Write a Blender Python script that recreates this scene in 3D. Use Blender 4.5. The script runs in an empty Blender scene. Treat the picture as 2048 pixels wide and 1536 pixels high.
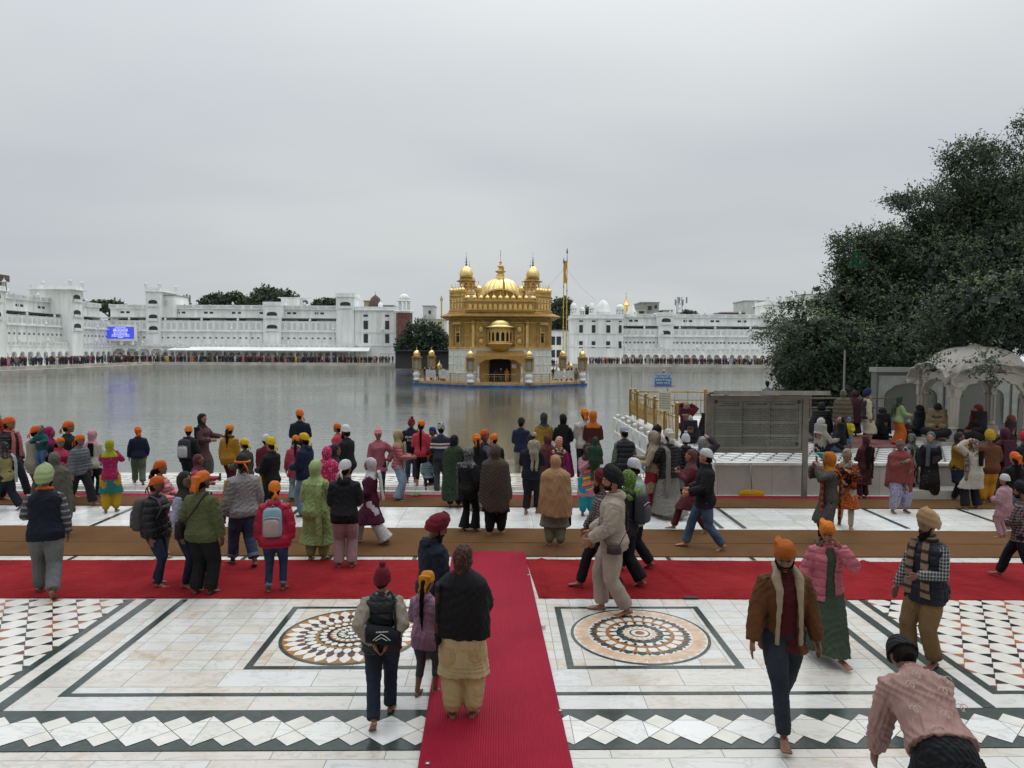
import bpy, bmesh, math, random
import numpy as np
from mathutils import Vector, Matrix
R_ = math.radians
PI = math.pi
rnd = random.Random(7)
scene = bpy.context.scene
COL = scene.collection

# ---------------------------------------------------------------- camera
CH = 3.3
FPX = 1420.0
_ps = math.atan(24 / FPX); _pp = math.atan(68 / FPX); _ro = R_(.3)
_R0 = Vector((math.cos(_ps), -math.sin(_ps), 0))
CF = Vector((math.sin(_ps) * math.cos(_pp), math.cos(_ps) * math.cos(_pp), -math.sin(_pp)))
_U0 = _R0.cross(CF)
CR = _R0 * math.cos(_ro) + _U0 * math.sin(_ro)
CU = _U0 * math.cos(_ro) - _R0 * math.sin(_ro)
CC = Vector((0, 0, CH))
cam_d = bpy.data.cameras.new('camera')
cam = bpy.data.objects.new('camera', cam_d)
COL.objects.link(cam)
m = Matrix((CR, CU, -CF)).transposed().to_4x4()
m.translation = CC
cam.matrix_world = m
cam_d.sensor_width = 36
cam_d.lens = FPX / 2048 * 36
cam_d.clip_start = .1
cam_d.clip_end = 3000
scene.camera = cam

def ray(x, y):
    return CF + CR * ((x - 1024) / FPX) + CU * ((768 - y) / FPX)
def P(x, y, z=0.0):            # point of the level z seen at a photo pixel
    d = ray(x, y); return CC + d * ((z - CH) / d.z)
def PY(x, y, Y):               # point of the plane Y=const
    d = ray(x, y); return CC + d * (Y / d.y)
def PX(x, y, X):
    d = ray(x, y); return CC + d * (X / d.x)

# ---------------------------------------------------------------- sky, sun, exposure
SUN_EL, SUN_AZ = R_(48), R_(20)
world = bpy.data.worlds.new('World'); scene.world = world
world.use_nodes = True
nt = world.node_tree; nt.nodes.clear()
def N(nt, t, **k):
    n = nt.nodes.new(t)
    for a, b in k.items():
        if a.startswith('i_'):
            n.inputs[a[2:].replace('_', ' ')].default_value = b
        else: setattr(n, a, b)
    return n
sky = N(nt, 'ShaderNodeTexSky', sky_type='NISHITA', sun_disc=False, sun_elevation=SUN_EL, sun_rotation=SUN_AZ)
sky.air_density = 1.5; sky.dust_density = 4
bg1 = N(nt, 'ShaderNodeBackground'); bg1.inputs[1].default_value = .08
nt.links.new(sky.outputs[0], bg1.inputs[0])
tc = N(nt, 'ShaderNodeTexCoord')
sep = N(nt, 'ShaderNodeSeparateXYZ'); nt.links.new(tc.outputs['Generated'], sep.inputs[0])
zc = N(nt, 'ShaderNodeMath', operation='ADD', i_Value=0.0); nt.links.new(sep.outputs[2], zc.inputs[0]); zc.inputs[1].default_value = .22
div = N(nt, 'ShaderNodeVectorMath', operation='DIVIDE'); nt.links.new(tc.outputs['Generated'], div.inputs[0]); nt.links.new(zc.outputs[0], div.inputs[1])
mp = N(nt, 'ShaderNodeMapping'); mp.inputs['Scale'].default_value = (.8, 1.15, 1.0); mp.inputs['Rotation'].default_value = (0, 0, .25); nt.links.new(div.outputs[0], mp.inputs[0])
n1 = N(nt, 'ShaderNodeTexNoise'); n1.inputs['Scale'].default_value = .95; n1.inputs['Detail'].default_value = 4; n1.inputs['Roughness'].default_value = .42; n1.inputs['Distortion'].default_value = .2
nt.links.new(mp.outputs[0], n1.inputs['Vector'])
cr = N(nt, 'ShaderNodeValToRGB')
e = cr.color_ramp.elements
e[0].position = .3; e[0].color = (.47, .51, .55, 1)
e[1].position = .68; e[1].color = (.595, .625, .64, 1)
nt.links.new(n1.outputs[0], cr.inputs[0])
# an overcast dome is brighter overhead than at the horizon
mr = N(nt, 'ShaderNodeMapRange'); mr.inputs[1].default_value = .0; mr.inputs[2].default_value = 1.0; mr.inputs[3].default_value = .87; mr.inputs[4].default_value = 4.2
pw = N(nt, 'ShaderNodeMath', operation='POWER'); pw.inputs[1].default_value = 3.2; pw.use_clamp = True
nt.links.new(sep.outputs[2], pw.inputs[0]); nt.links.new(pw.outputs[0], mr.inputs[0])
bg2 = N(nt, 'ShaderNodeBackground'); nt.links.new(cr.outputs[0], bg2.inputs[0]); nt.links.new(mr.outputs[0], bg2.inputs[1])
mx = N(nt, 'ShaderNodeMixShader'); mx.inputs[0].default_value = .95
nt.links.new(bg1.outputs[0], mx.inputs[1]); nt.links.new(bg2.outputs[0], mx.inputs[2])
wo = N(nt, 'ShaderNodeOutputWorld'); nt.links.new(mx.outputs[0], wo.inputs[0])

sd = bpy.data.lights.new('sun', 'SUN'); sd.energy = .55; sd.angle = R_(25); sd.color = (1, .96, .9)
sun = bpy.data.objects.new('sun', sd); COL.objects.link(sun)
sun.rotation_euler = Vector((math.sin(SUN_AZ) * math.cos(SUN_EL), math.cos(SUN_AZ) * math.cos(SUN_EL), math.sin(SUN_EL))).to_track_quat('Z', 'Y').to_euler()
scene.view_settings.view_transform = 'Standard'
scene.view_settings.look = 'None'
scene.view_settings.exposure = 0.25
scene.view_settings.gamma = 1
scene.render.engine = 'CYCLES'
scene.cycles.max_bounces = 6; scene.cycles.diffuse_bounces = 3; scene.cycles.glossy_bounces = 3
scene.cycles.transparent_max_bounces = 6
scene.cycles.caustics_reflective = False; scene.cycles.caustics_refractive = False
scene.cycles.use_denoising = True

# ---------------------------------------------------------------- materials
def srgb(c):
    if isinstance(c, str):
        c = tuple(int(c[i:i + 2], 16) / 255 for i in (0, 2, 4))
    return tuple((v / 12.92 if v <= .04045 else ((v + .055) / 1.055) ** 2.4) for v in c) + (1.0,)
MATS = {}
def base_mat(name):
    m = bpy.data.materials.new(name); m.use_nodes = True
    return m, m.node_tree, m.node_tree.nodes['Principled BSDF']
def L(nt, a, b): nt.links.new(a, b)
def mixc(nt, fac, a, b):
    n = nt.nodes.new('ShaderNodeMix'); n.data_type = 'RGBA'
    for s, v in ((n.inputs[0], fac), (n.inputs[6], a), (n.inputs[7], b)):
        if hasattr(v, 'is_linked'): nt.links.new(v, s)
        else: s.default_value = v
    return n.outputs[2]
def math_(nt, op, a, b=None, clamp=False):
    n = nt.nodes.new('ShaderNodeMath'); n.operation = op; n.use_clamp = clamp
    for s, v in zip(n.inputs, (a, b)):
        if v is None: continue
        if hasattr(v, 'is_linked'): nt.links.new(v, s)
        else: s.default_value = v
    return n.outputs[0]
def noise(nt, vec, scale, detail=3, rough=.55, dist=0):
    n = nt.nodes.new('ShaderNodeTexNoise')
    n.inputs['Scale'].default_value = scale; n.inputs['Detail'].default_value = detail
    n.inputs['Roughness'].default_value = rough; n.inputs['Distortion'].default_value = dist
    if vec is not None: nt.links.new(vec, n.inputs['Vector'])
    return n.outputs[0]
def ramp(nt, v, *stops):
    r = nt.nodes.new('ShaderNodeValToRGB'); nt.links.new(v, r.inputs[0])
    e = r.color_ramp.elements
    while len(e) < len(stops): e.new(.5)
    for k, (p, c) in enumerate(stops):
        e[k].position = p; e[k].color = c if len(c) == 4 else tuple(c) + (1,)
    return r.outputs[0]
def objco(nt):
    return nt.nodes.new('ShaderNodeTexCoord').outputs['Object']
def mapping(nt, v, sc=(1, 1, 1), rot=(0, 0, 0), loc=(0, 0, 0)):
    n = nt.nodes.new('ShaderNodeMapping'); nt.links.new(v, n.inputs[0])
    n.inputs['Scale'].default_value = sc; n.inputs['Rotation'].default_value = rot; n.inputs['Location'].default_value = loc
    return n.outputs[0]
def bump(nt, bs, h, strength=.3, dist=.01):
    b = nt.nodes.new('ShaderNodeBump'); b.inputs['Strength'].default_value = strength; b.inputs['Distance'].default_value = dist
    nt.links.new(h, b.inputs['Height']); nt.links.new(b.outputs[0], bs.inputs['Normal'])

def plain(name, c, rough=.6, metal=0, var=.12, scale=4, bmp=0, bscale=60, emit=0, st=1):
    """surface of one colour with a little real variation of tone and relief"""
    key = ('p', name)
    if key in MATS: return MATS[key]
    m, nt, bs = base_mat(name)
    c = srgb(c) if isinstance(c, str) else tuple(c) + (1,)
    co = objco(nt)
    n = noise(nt, mapping(nt, co, (1, 1, st)) if st != 1 else co, scale, 4)
    dk = tuple(v * (1 - var * 1.6) for v in c[:3]) + (1,)
    lt = tuple(min(1, v * (1 + var)) for v in c[:3]) + (1,)
    L(nt, ramp(nt, n, (.3, dk), (.7, lt)), bs.inputs['Base Color'])
    bs.inputs['Roughness'].default_value = rough; bs.inputs['Metallic'].default_value = metal
    if bmp: bump(nt, bs, noise(nt, co, bscale, 3), bmp, .01)
    if emit:
        bs.inputs['Emission Color'].default_value = c; bs.inputs['Emission Strength'].default_value = emit
    MATS[key] = m
    return m

def cloth(c, pat=None, c2=None, sc=1.0, rough=.85):
    """woven cloth; pat: stripe, vstripe, plaid, check, dots, print, rib, quilt, denim, hound, diag, band"""
    key = ('c', c, pat, c2, sc, rough)
    if key in MATS: return MATS[key]
    nm = 'cloth_' + c + ('_' + pat if pat else '')
    m, nt, bs = base_mat(nm)
    A = tuple(v * .8 for v in srgb(c)[:3]) + (1,); B = tuple(v * .8 for v in srgb(c2)[:3]) + (1,) if c2 else tuple(v * .5 for v in A[:3]) + (1,)
    co = objco(nt)
    n = noise(nt, co, 3.2, 3)
    tone = mixc(nt, ramp(nt, n, (.3, (0, 0, 0)), (.7, (1, 1, 1))), tuple(v * .8 for v in A[:3]) + (1,), tuple(min(1, v * 1.12) for v in A[:3]) + (1,))
    sp = nt.nodes.new('ShaderNodeSeparateXYZ'); L(nt, co, sp.inputs[0])
    xy = math_(nt, 'ADD', sp.outputs[0], math_(nt, 'MULTIPLY', sp.outputs[1], .8))
    z = sp.outputs[2]
    fine = noise(nt, co, 90, 2); hgt = fine; hs = .12
    fac = None
    def saw(v, period, duty):
        f_ = math_(nt, 'FRACT', math_(nt, 'DIVIDE', v, period)); return math_(nt, 'LESS_THAN', f_, duty)
    if pat == 'stripe': fac = saw(z, .085 * sc, .35)
    elif pat == 'vstripe': fac = saw(xy, .05 * sc, .4)
    elif pat == 'plaid':
        a = saw(z, .06 * sc, .35); b = saw(xy, .06 * sc, .35); fac = math_(nt, 'MULTIPLY', math_(nt, 'ADD', a, b), .5)
    elif pat in ('check', 'hound'):
        a = saw(math_(nt, 'ADD', z, xy), .05 * sc, .5); b = saw(math_(nt, 'SUBTRACT', z, xy), .05 * sc, .5)
        fac = math_(nt, 'MULTIPLY', a, b) if pat == 'check' else math_(nt, 'ABSOLUTE', math_(nt, 'SUBTRACT', a, b))
    elif pat == 'diag': fac = saw(math_(nt, 'ADD', z, xy), .07 * sc, .3)
    elif pat == 'band':       # a few broad bands of different colours
        v = math_(nt, 'FRACT', math_(nt, 'DIVIDE', math_(nt, 'ADD', z, math_(nt, 'MULTIPLY', xy, .25)), .42 * sc))
        cs = [srgb(q) for q in (c, 'd8a820', '2f7f8a', 'c22a6a', 'd8862a', '8a8f94')]
        r = nt.nodes.new('ShaderNodeValToRGB'); r.color_ramp.interpolation = 'CONSTANT'; L(nt, v, r.inputs[0])
        e = r.color_ramp.elements
        while len(e) < 6: e.new(.5)
        for k in range(6): e[k].position = k / 6; e[k].color = cs[k]
        tone = r.outputs[0]
    elif pat == 'dots':
        vo = nt.nodes.new('ShaderNodeTexVoronoi'); vo.inputs['Scale'].default_value = 22 / sc; vo.inputs['Randomness'].default_value = .6
        L(nt, co, vo.inputs['Vector']); fac = math_(nt, 'LESS_THAN', vo.outputs[0], .28)
    elif pat == 'print':
        q = noise(nt, mapping(nt, co, (1, 1, 1)), 17 / sc, 2, .5, 1.5); fac = ramp(nt, q, (.5, (0, 0, 0)), (.56, (1, 1, 1)))
    elif pat == 'rib':
        w = math_(nt, 'SINE', math_(nt, 'MULTIPLY', xy, 160 / sc)); hgt = w; hs = .4
    elif pat == 'quilt':
        w = math_(nt, 'ABSOLUTE', math_(nt, 'SINE', math_(nt, 'MULTIPLY', z, 46 / sc)))
        hgt = math_(nt, 'POWER', w, .5); hs = .9; rough = .55
    elif pat == 'denim':
        q = noise(nt, co, 5, 3); tone = mixc(nt, ramp(nt, q, (.38, (0, 0, 0)), (.7, (1, 1, 1))), A, B)
    if fac is not None: tone = mixc(nt, fac, tone, B)
    L(nt, tone, bs.inputs['Base Color'])
    bs.inputs['Roughness'].default_value = rough
    bs.inputs['Specular IOR Level'].default_value = .25
    if pat == 'quilt': bump(nt, bs, hgt, 1.0, .016)
    elif pat == 'rib': bump(nt, bs, hgt, .8, .004)
    else:
        wr = noise(nt, mapping(nt, co, (1, 1, .45)), 9, 3, .5, .8)
        hh = math_(nt, 'ADD', math_(nt, 'MULTIPLY', wr, 1.0), math_(nt, 'MULTIPLY', fine, .06))
        bump(nt, bs, hh, .55, .03)
    MATS[key] = m
    return m

def skin(c='8a5c42'):
    key = ('s', c)
    if key in MATS: return MATS[key]
    m, nt, bs = base_mat('skin_' + c)
    A = tuple(v * 1.08 for v in srgb(c)[:3]); co = objco(nt)
    L(nt, ramp(nt, noise(nt, co, 14, 3), (.3, tuple(v * .82 for v in A[:3])), (.7, tuple(v * 1.1 for v in A[:3]))), bs.inputs['Base Color'])
    bs.inputs['Roughness'].default_value = .5
    bump(nt, bs, noise(nt, co, 120, 2), .15, .002)
    MATS[key] = m
    return m

# ---------------------------------------------------------------- mesh builder
class MB:
    def __init__(s): s.v = []; s.f = []; s.m = []; s.mi = 0
    def add(s, vs, fs):
        o = len(s.v); s.v += [tuple(p) for p in vs]
        for f in fs: s.f.append([i + o for i in f]); s.m.append(s.mi)
        return s
    def box(s, a, b):
        x0, y0, z0 = a; x1, y1, z1 = b
        return s.add([(x0, y0, z0), (x1, y0, z0), (x1, y1, z0), (x0, y1, z0), (x0, y0, z1), (x1, y0, z1), (x1, y1, z1), (x0, y1, z1)],
                     [(0, 3, 2, 1), (4, 5, 6, 7), (0, 1, 5, 4), (1, 2, 6, 5), (2, 3, 7, 6), (3, 0, 4, 7)])
    def obox(s, c, u, v, w):      # box from a corner and three edge vectors
        c, u, v, w = map(Vector, (c, u, v, w))
        p = [c, c + u, c + u + v, c + v]; p += [q + w for q in p]
        return s.add(p, [(0, 3, 2, 1), (4, 5, 6, 7), (0, 1, 5, 4), (1, 2, 6, 5), (2, 3, 7, 6), (3, 0, 4, 7)])
    def quad(s, *p): return s.add(p, [tuple(range(len(p)))])
    def prism(s, pts, z0, z1):
        n = len(pts)
        return s.add([(p[0], p[1], z0) for p in pts] + [(p[0], p[1], z1) for p in pts],
                     [tuple(range(n))[::-1], tuple(range(n, 2 * n))] + [(i, (i + 1) % n, n + (i + 1) % n, n + i) for i in range(n)])
    def slab(s, pts, d):          # flat polygon in space thickened along a vector
        n = len(pts); d = Vector(d)
        return s.add([Vector(p) for p in pts] + [Vector(p) + d for p in pts],
                     [tuple(range(n))[::-1], tuple(range(n, 2 * n))] + [(i, (i + 1) % n, n + (i + 1) % n, n + i) for i in range(n)])
    def loft(s, rings, cap=True, closed=True):
        n = len(rings[0]); vs = [p for r in rings for p in r]; fs = []
        for k in range(len(rings) - 1):
            for i in range(n if closed else n - 1):
                j = (i + 1) % n
                fs.append((k * n + i, k * n + j, (k + 1) * n + j, (k + 1) * n + i))
        if cap and closed:
            fs.append(tuple(range(n))[::-1]); fs.append(tuple(range((len(rings) - 1) * n, len(rings) * n)))
        return s.add(vs, fs)
    def lathe(s, c, prof, n=16, cap=True, sq=0):
        c = Vector(c); rings = []
        for r, z in prof:
            rings.append([c + Vector((r * math.cos(2 * PI * (i + .5 * sq) / n), r * math.sin(2 * PI * (i + .5 * sq) / n), z)) for i in range(n)])
        return s.loft(rings, cap)
    def tube(s, pts, rad, n=8, cap=True):
        pts = [Vector(p) for p in pts]; m_ = len(pts)
        if not hasattr(rad, '__len__'): rad = [rad] * m_
        rings = []; prev = None
        for k, p in enumerate(pts):
            t = (pts[min(k + 1, m_ - 1)] - pts[max(k - 1, 0)])
            if t.length < 1e-6: t = Vector((0, 0, 1))
            t.normalize()
            if prev is None:
                a = t.cross(Vector((0, 1, 0)) if abs(t.y) < .8 else Vector((1, 0, 0))).normalized()
            else:
                a = prev - t * prev.dot(t)
                a = a.normalized() if a.length > 1e-5 else t.orthogonal().normalized()
            prev = a; b = t.cross(a)
            r = rad[k]; rx, ry = (r if hasattr(r, '__len__') else (r, r))
            rings.append([p + a * (rx * math.cos(2 * PI * i / n)) + b * (ry * math.sin(2 * PI * i / n)) for i in range(n)])
        return s.loft(rings, cap)
    def ball(s, c, r, n=12, m_=8, rot=None):
        if not hasattr(r, '__len__'): r = (r, r, r)
        c = Vector(c); rings = []
        for k in range(1, m_):
            a = PI * k / m_
            ring = [Vector((r[0] * math.sin(a) * math.cos(2 * PI * i / n), r[1] * math.sin(a) * math.sin(2 * PI * i / n), -r[2] * math.cos(a))) for i in range(n)]
            if rot is not None: ring = [rot @ p for p in ring]
            rings.append([c + p for p in ring])
        return s.loft(rings)
    def build(s, name, mats, parent=None, smooth=False, loc=None, coll=True):
        me = bpy.data.meshes.new(name)
        me.from_pydata(s.v, [], s.f)
        for mt in (mats if isinstance(mats, (list, tuple)) else [mats]): me.materials.append(mt)
        if any(s.m): me.polygons.foreach_set('material_index', s.m)
        if smooth: me.polygons.foreach_set('use_smooth', [True] * len(me.polygons))
        o = bpy.data.objects.new(name, me); COL.objects.link(o)
        if parent is not None: o.parent = parent
        if loc is not None: o.location = loc
        return o
def tag(o, label=None, cat=None, group=None, kind=None):
    if label: o['label'] = label
    if cat: o['category'] = cat
    if group: o['group'] = group
    if kind: o['kind'] = kind
    return o
def empty(name, loc, label=None, cat=None, group=None, rz=0):
    o = bpy.data.objects.new(name, None); COL.objects.link(o)
    o.empty_display_size = .2; o.location = loc; o.rotation_euler = (0, 0, rz)
    return tag(o, label, cat, group)
def dup(root, loc, rz=None, label=None, group=None):
    r = root.copy(); COL.objects.link(r); r.location = loc
    if rz is not None: r.rotation_euler = (0, 0, rz)
    if label: r['label'] = label
    if group: r['group'] = group
    for ch in list(root.children):
        c = ch.copy(); COL.objects.link(c); c.parent = r
        for g in ch.children:
            d = g.copy(); COL.objects.link(d); d.parent = c
    return r
def mesh_np(name, verts, faces_n, mats, parent=None, midx=None, smooth=False):
    """verts (N,3) array, every face has faces_n corners in order"""
    me = bpy.data.meshes.new(name); n = len(verts); nf = n // faces_n
    me.vertices.add(n); me.vertices.foreach_set('co', np.asarray(verts, dtype=np.float32).ravel())
    me.loops.add(n); me.loops.foreach_set('vertex_index', np.arange(n, dtype=np.int32))
    me.polygons.add(nf); me.polygons.foreach_set('loop_start', np.arange(0, n, faces_n, dtype=np.int32))
    me.update(calc_edges=True)
    for mt in (mats if isinstance(mats, (list, tuple)) else [mats]): me.materials.append(mt)
    if midx is not None: me.polygons.foreach_set('material_index', np.asarray(midx, dtype=np.int32))
    o = bpy.data.objects.new(name, me); COL.objects.link(o)
    if parent is not None: o.parent = parent
    return o
# ---------------------------------------------------------------- ground, floor, water
WATER_Z = -1.05
EDGE0, EDGE1, EDGE_Z = 16.22, 18.05, .15       # raised ledge along the pool
POOL = (-81.0, 81.0, EDGE1, 166.0)

def marble_mat(name, tw, th, ca, cb, mortar, rough=.16, stain=.5, off=.5):
    m, nt, bs = base_mat(name)
    co = objco(nt)
    br = nt.nodes.new('ShaderNodeTexBrick'); L(nt, co, br.inputs['Vector'])
    br.offset = off; br.inputs['Scale'].default_value = 1; br.inputs['Mortar Size'].default_value = .004
    br.inputs['Brick Width'].default_value = tw; br.inputs['Row Height'].default_value = th
    br.inputs['Mortar Smooth'].default_value = .1
    br.inputs['Color1'].default_value = (0, 0, 0, 1); br.inputs['Color2'].default_value = (1, 1, 1, 1); br.inputs['Mortar'].default_value = (0, 0, 0, 1)
    s = nt.nodes.new('ShaderNodeSeparateColor'); L(nt, br.outputs[0], s.inputs[0]); tile = s.outputs[0]
    # vein direction and stain change from slab to slab
    comb = nt.nodes.new('ShaderNodeCombineXYZ'); L(nt, math_(nt, 'MULTIPLY', tile, 9), comb.inputs[2])
    va = nt.nodes.new('ShaderNodeVectorMath'); va.operation = 'ADD'; L(nt, co, va.inputs[0]); L(nt, comb.outputs[0], va.inputs[1])
    v = mapping(nt, va.outputs[0], (1, 2.6, 1), (0, 0, .5))
    n1 = noise(nt, v, 1.7, 7, .62, 1.1); n2 = noise(nt, va.outputs[0], 3.5, 6, .65, .6)
    base = mixc(nt, ramp(nt, tile, (.1, (0, 0, 0)), (.95, (1, 1, 1))), srgb(ca), srgb(cb))
    veins = ramp(nt, n1, (.47, (0, 0, 0)), (.5, (1, 1, 1)), (.53, (0, 0, 0)))
    c1 = mixc(nt, math_(nt, 'MULTIPLY', veins, .35), base, srgb('8f9088'))
    st = math_(nt, 'MULTIPLY', ramp(nt, n2, (.5, (0, 0, 0)), (.72, (1, 1, 1))), math_(nt, 'MULTIPLY', ramp(nt, tile, (.45, (0, 0, 0)), (.9, (1, 1, 1))), stain))
    c2 = mixc(nt, st, c1, srgb('a5835e'))
    dirt = ramp(nt, noise(nt, co, .8, 5, .6), (.35, (0, 0, 0)), (.75, (1, 1, 1)))
    c3 = mixc(nt, math_(nt, 'MULTIPLY', dirt, .16), c2, srgb('8f8a80'))
    c4 = mixc(nt, br.outputs[1], c3, srgb(mortar))
    L(nt, c4, bs.inputs['Base Color'])
    rr = ramp(nt, noise(nt, co, 2.2, 4), (.3, (rough,) * 3), (.8, (rough + .16,) * 3)); L(nt, rr, bs.inputs['Roughness'])
    bs.inputs['Specular IOR Level'].default_value = .45
    inv = math_(nt, 'SUBTRACT', 1.0, br.outputs[1])
    bump(nt, bs, math_(nt, 'ADD', inv, math_(nt, 'MULTIPLY', noise(nt, co, 1.3, 2), .8)), .25, .003)
    return m
MB_A = marble_mat('marble_paving', .305, .232, 'cccbc8', 'c9c1b5', '8a8882', stain=.7, off=0)
MB_B = marble_mat('marble_border_slabs', .92, .62, 'cdccca', 'c8c2b8', '85837d', stain=.5, off=.5)
MB_C = marble_mat('marble_middle_paving', .64, .44, 'dededc', 'd0cdc6', '84827c', stain=.12, off=0)
DARK = plain('green_black_marble', '35403d', .2, var=.25, scale=14)
BLACKM = plain('black_marble', '26272b', .2, var=.2, scale=10)
BROWNM = plain('brown_marble', '96603f', .25, var=.3, scale=9)
REDM = plain('dark_red_marble', '5f3a38', .25, var=.3, scale=9)
PEACH = plain('peach_marble', 'ccae94', .22, var=.16, scale=6)
WHITEM = plain('white_marble_inlay', 'd2cec6', .2, var=.08, scale=5)
GREENM = plain('green_marble', '3d4a47', .22, var=.25, scale=9)
OCHRE = plain('ochre_marble', '9a6c34', .25, var=.25, scale=8)

g = MB(); x0, x1, y0, y1 = POOL
E_ = 1500
for q in ([(-E_, -E_), (E_, -E_), (E_, EDGE0 - .02), (-E_, EDGE0 - .02)],):
    g.quad(*[(a, b, 0) for a, b in q])
g.quad((-E_, EDGE0 - .02, 0), (x0 - .5, EDGE0 - .02, 0), (x0 - .5, E_, 0), (-E_, E_, 0))
g.quad((x1 + .5, EDGE0 - .02, 0), (E_, EDGE0 - .02, 0), (E_, E_, 0), (x1 + .5, E_, 0))
g.quad((x0 - .5, y1 + .5, 0), (x1 + .5, y1 + .5, 0), (x1 + .5, E_, 0), (x0 - .5, E_, 0))
o = g.build('ground', MB_C); tag(o, kind='structure')
# the near terrace: sheets of differently sized slabs, 4 mm apart
def sheet(name, x0, x1, y0, y1, z, mat):
    s = MB().quad((x0, y0, z), (x1, y0, z), (x1, y1, z), (x0, y1, z)); return tag(s.build(name, mat), kind='structure')
sheet('paving_slabs', -14, 14, 5.705, 6.365, .004, plain('dark_border_ground', '35403d', .2, var=.2, scale=12))
sheet('paving_slabs', -14, 14, -4, 5.70, .004, MB_B)
sheet('paving_slabs', -14, 14, 6.37, 7.15, .004, MB_B)
sheet('paving_slabs', -14, 14, 7.151, 9.3, .004, MB_A)
sheet('paving_slabs', -14, 14, 9.301, 11.9, .004, MB_A)

# inlaid lines, medallions and hexagon panels
il = MB(); Z1 = .008
IM = [DARK, BLACKM, BROWNM, REDM, PEACH, WHITEM, GREENM, OCHRE, MB_C]
def rect(x0, x1, y0, y1, mi, z=Z1): il.mi = mi; il.quad((x0, y0, z), (x1, y0, z), (x1, y1, z), (x0, y1, z))
for sx in (-1, 1):
    a, b = sorted((sx * 4.08, sx * 4.17)); rect(a, b, 6.63, 9.25, 0)
    a, b = sorted((sx * 4.50, sx * 4.62)); rect(a, b, 6.37, 9.25, 0)
    a, b = sorted((sx * 4.77, sx * 4.86)); rect(a, b, 6.63, 9.25, 0)
    a, b = sorted((sx * 4.86, sx * 9.9)); rect(a, b, 6.63, 6.69, 0)
    a, b = sorted((sx * 6.98, sx * 7.06)); rect(a, b, 6.69, 9.25, 0)
    a, b = sorted((sx * 7.55, sx * 7.64)); rect(a, b, 6.37, 9.25, 0)
rect(-4.08, 4.08, 6.63, 6.69, 0)
rect(-14, 14, 5.706, 5.75, 0, .0085)
for k in range(-8, 9):          # lines crossing the strip between the carpets
    for a, b in ((1.34 * k, .07),): rect(a - .03, a + .04, 10.98, 11.22, 0, Z1)
for X in (-4.17, -4.6, 4.1, 4.53, -7.6, 7.6, 9.6): rect(X, X + .09, 13.0, 14.7, 0)
# zig-zag border of tilted squares, two sizes
for k in range(-30, 31):
    cx = k * .53 + .1; g_ = .004
    for (dx, dy, hx, hy) in ((0, 0, .265, .245), (.265, .1225, .1325, .1225), (.265, -.1225, .1325, .1225)):
        il.mi = 5 if (k * 3 + (dx > 0) + (dy > 0)) % 3 else 8
        c = Vector((cx + dx, 6.015 + dy, .0085))
        il.quad(*[c + Vector(d) for d in ((-hx + g_, 0, 0), (0, -hy + g_, 0), (hx - g_, 0, 0), (0, hy - g_, 0))])
def frame(x0, x1, y0, y1, w):
    rect(x0, x1, y0, y0 + w * .9, 0); rect(x0, x1, y1 - w * .9, y1, 0); rect(x0, x0 + w, y0 + w * .9, y1 - w * .9, 0); rect(x1 - w, x1, y0 + w * .9, y1 - w * .9, 0)
frame(.71, 2.56, 7.19, 8.97, .075)
frame(-2.63, -.78, 7.2, 8.98, .075)
def disc(cx, cy, r, mi, z, n=72):
    il.mi = mi; il.add([(cx + r * math.cos(2 * PI * i / n), cy + r * math.sin(2 * PI * i / n), z) for i in range(n)], [tuple(range(n))])
def petals(cx, cy, r0, r1, n, mi, z, wid=.5, ph=0, pointy=True, mid=None):
    il.mi = mi
    for k in range(n):
        a = 2 * PI * (k + ph) / n; w = PI / n * wid * 2
        rm = mid or (r0 + r1) / 2
        if pointy: pts = [(r0, 0), (rm * .97, -w * .9), ((rm + r1) / 2, -w * .62), (r1, 0), ((rm + r1) / 2, w * .62), (rm * .97, w * .9)]
        else: pts = [(r0, -w * .55), (rm, -w), ((rm + r1) / 2 + .15 * (r1 - r0), -w * .8), (r1, -w * .3), (r1, w * .3), ((rm + r1) / 2 + .15 * (r1 - r0), w * .8), (rm, w), (r0, w * .55)]
        il.add([(cx + r * math.cos(a + t), cy + r * math.sin(a + t), z) for r, t in pts], [tuple(range(len(pts)))])
def ringz(cx, cy, ra, rb, mi, z): disc(cx, cy, ra, mi, z); return rb
# right medallion
cx, cy = 1.635, 8.07
Z = lambda k: .008 + .0012 * k
disc(cx, cy, .80, 6, Z(0)); disc(cx, cy, .765, 5, Z(1))
petals(cx, cy, .56, .755, 36, 4, Z(2), .52, 0, False); petals(cx, cy, .58, .69, 36, 4, Z(3), .5, .5, False)
disc(cx, cy, .60, 5, Z(4)); petals(cx, cy, .40, .59, 22, 6, Z(5), .5, 0, True, .52); petals(cx, cy, .38, .585, 22, 7, Z(6), .26, .5, True, .5)
petals(cx, cy, .34, .50, 22, 5, Z(7), .42, 0, False); petals(cx, cy, .5, .585, 22, 3, Z(7), .14, .5)
disc(cx, cy, .395, 2, Z(8)); disc(cx, cy, .37, 7, Z(9)); petals(cx, cy, .2, .36, 18, 5, Z(10), .55, 0, True, .29); petals(cx, cy, .28, .355, 18, 1, Z(10.5), .2, .5)
disc(cx, cy, .27, 1, Z(11)); petals(cx, cy, .15, .30, 14, 6, Z(12), .5, .5); disc(cx, cy, .19, 5, Z(13)); petals(cx, cy, .12, .215, 16, 4, Z(13.5), .4)
disc(cx, cy, .12, 6, Z(14)); disc(cx, cy, .1, 5, Z(15)); disc(cx, cy, .055, 2, Z(16))
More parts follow.
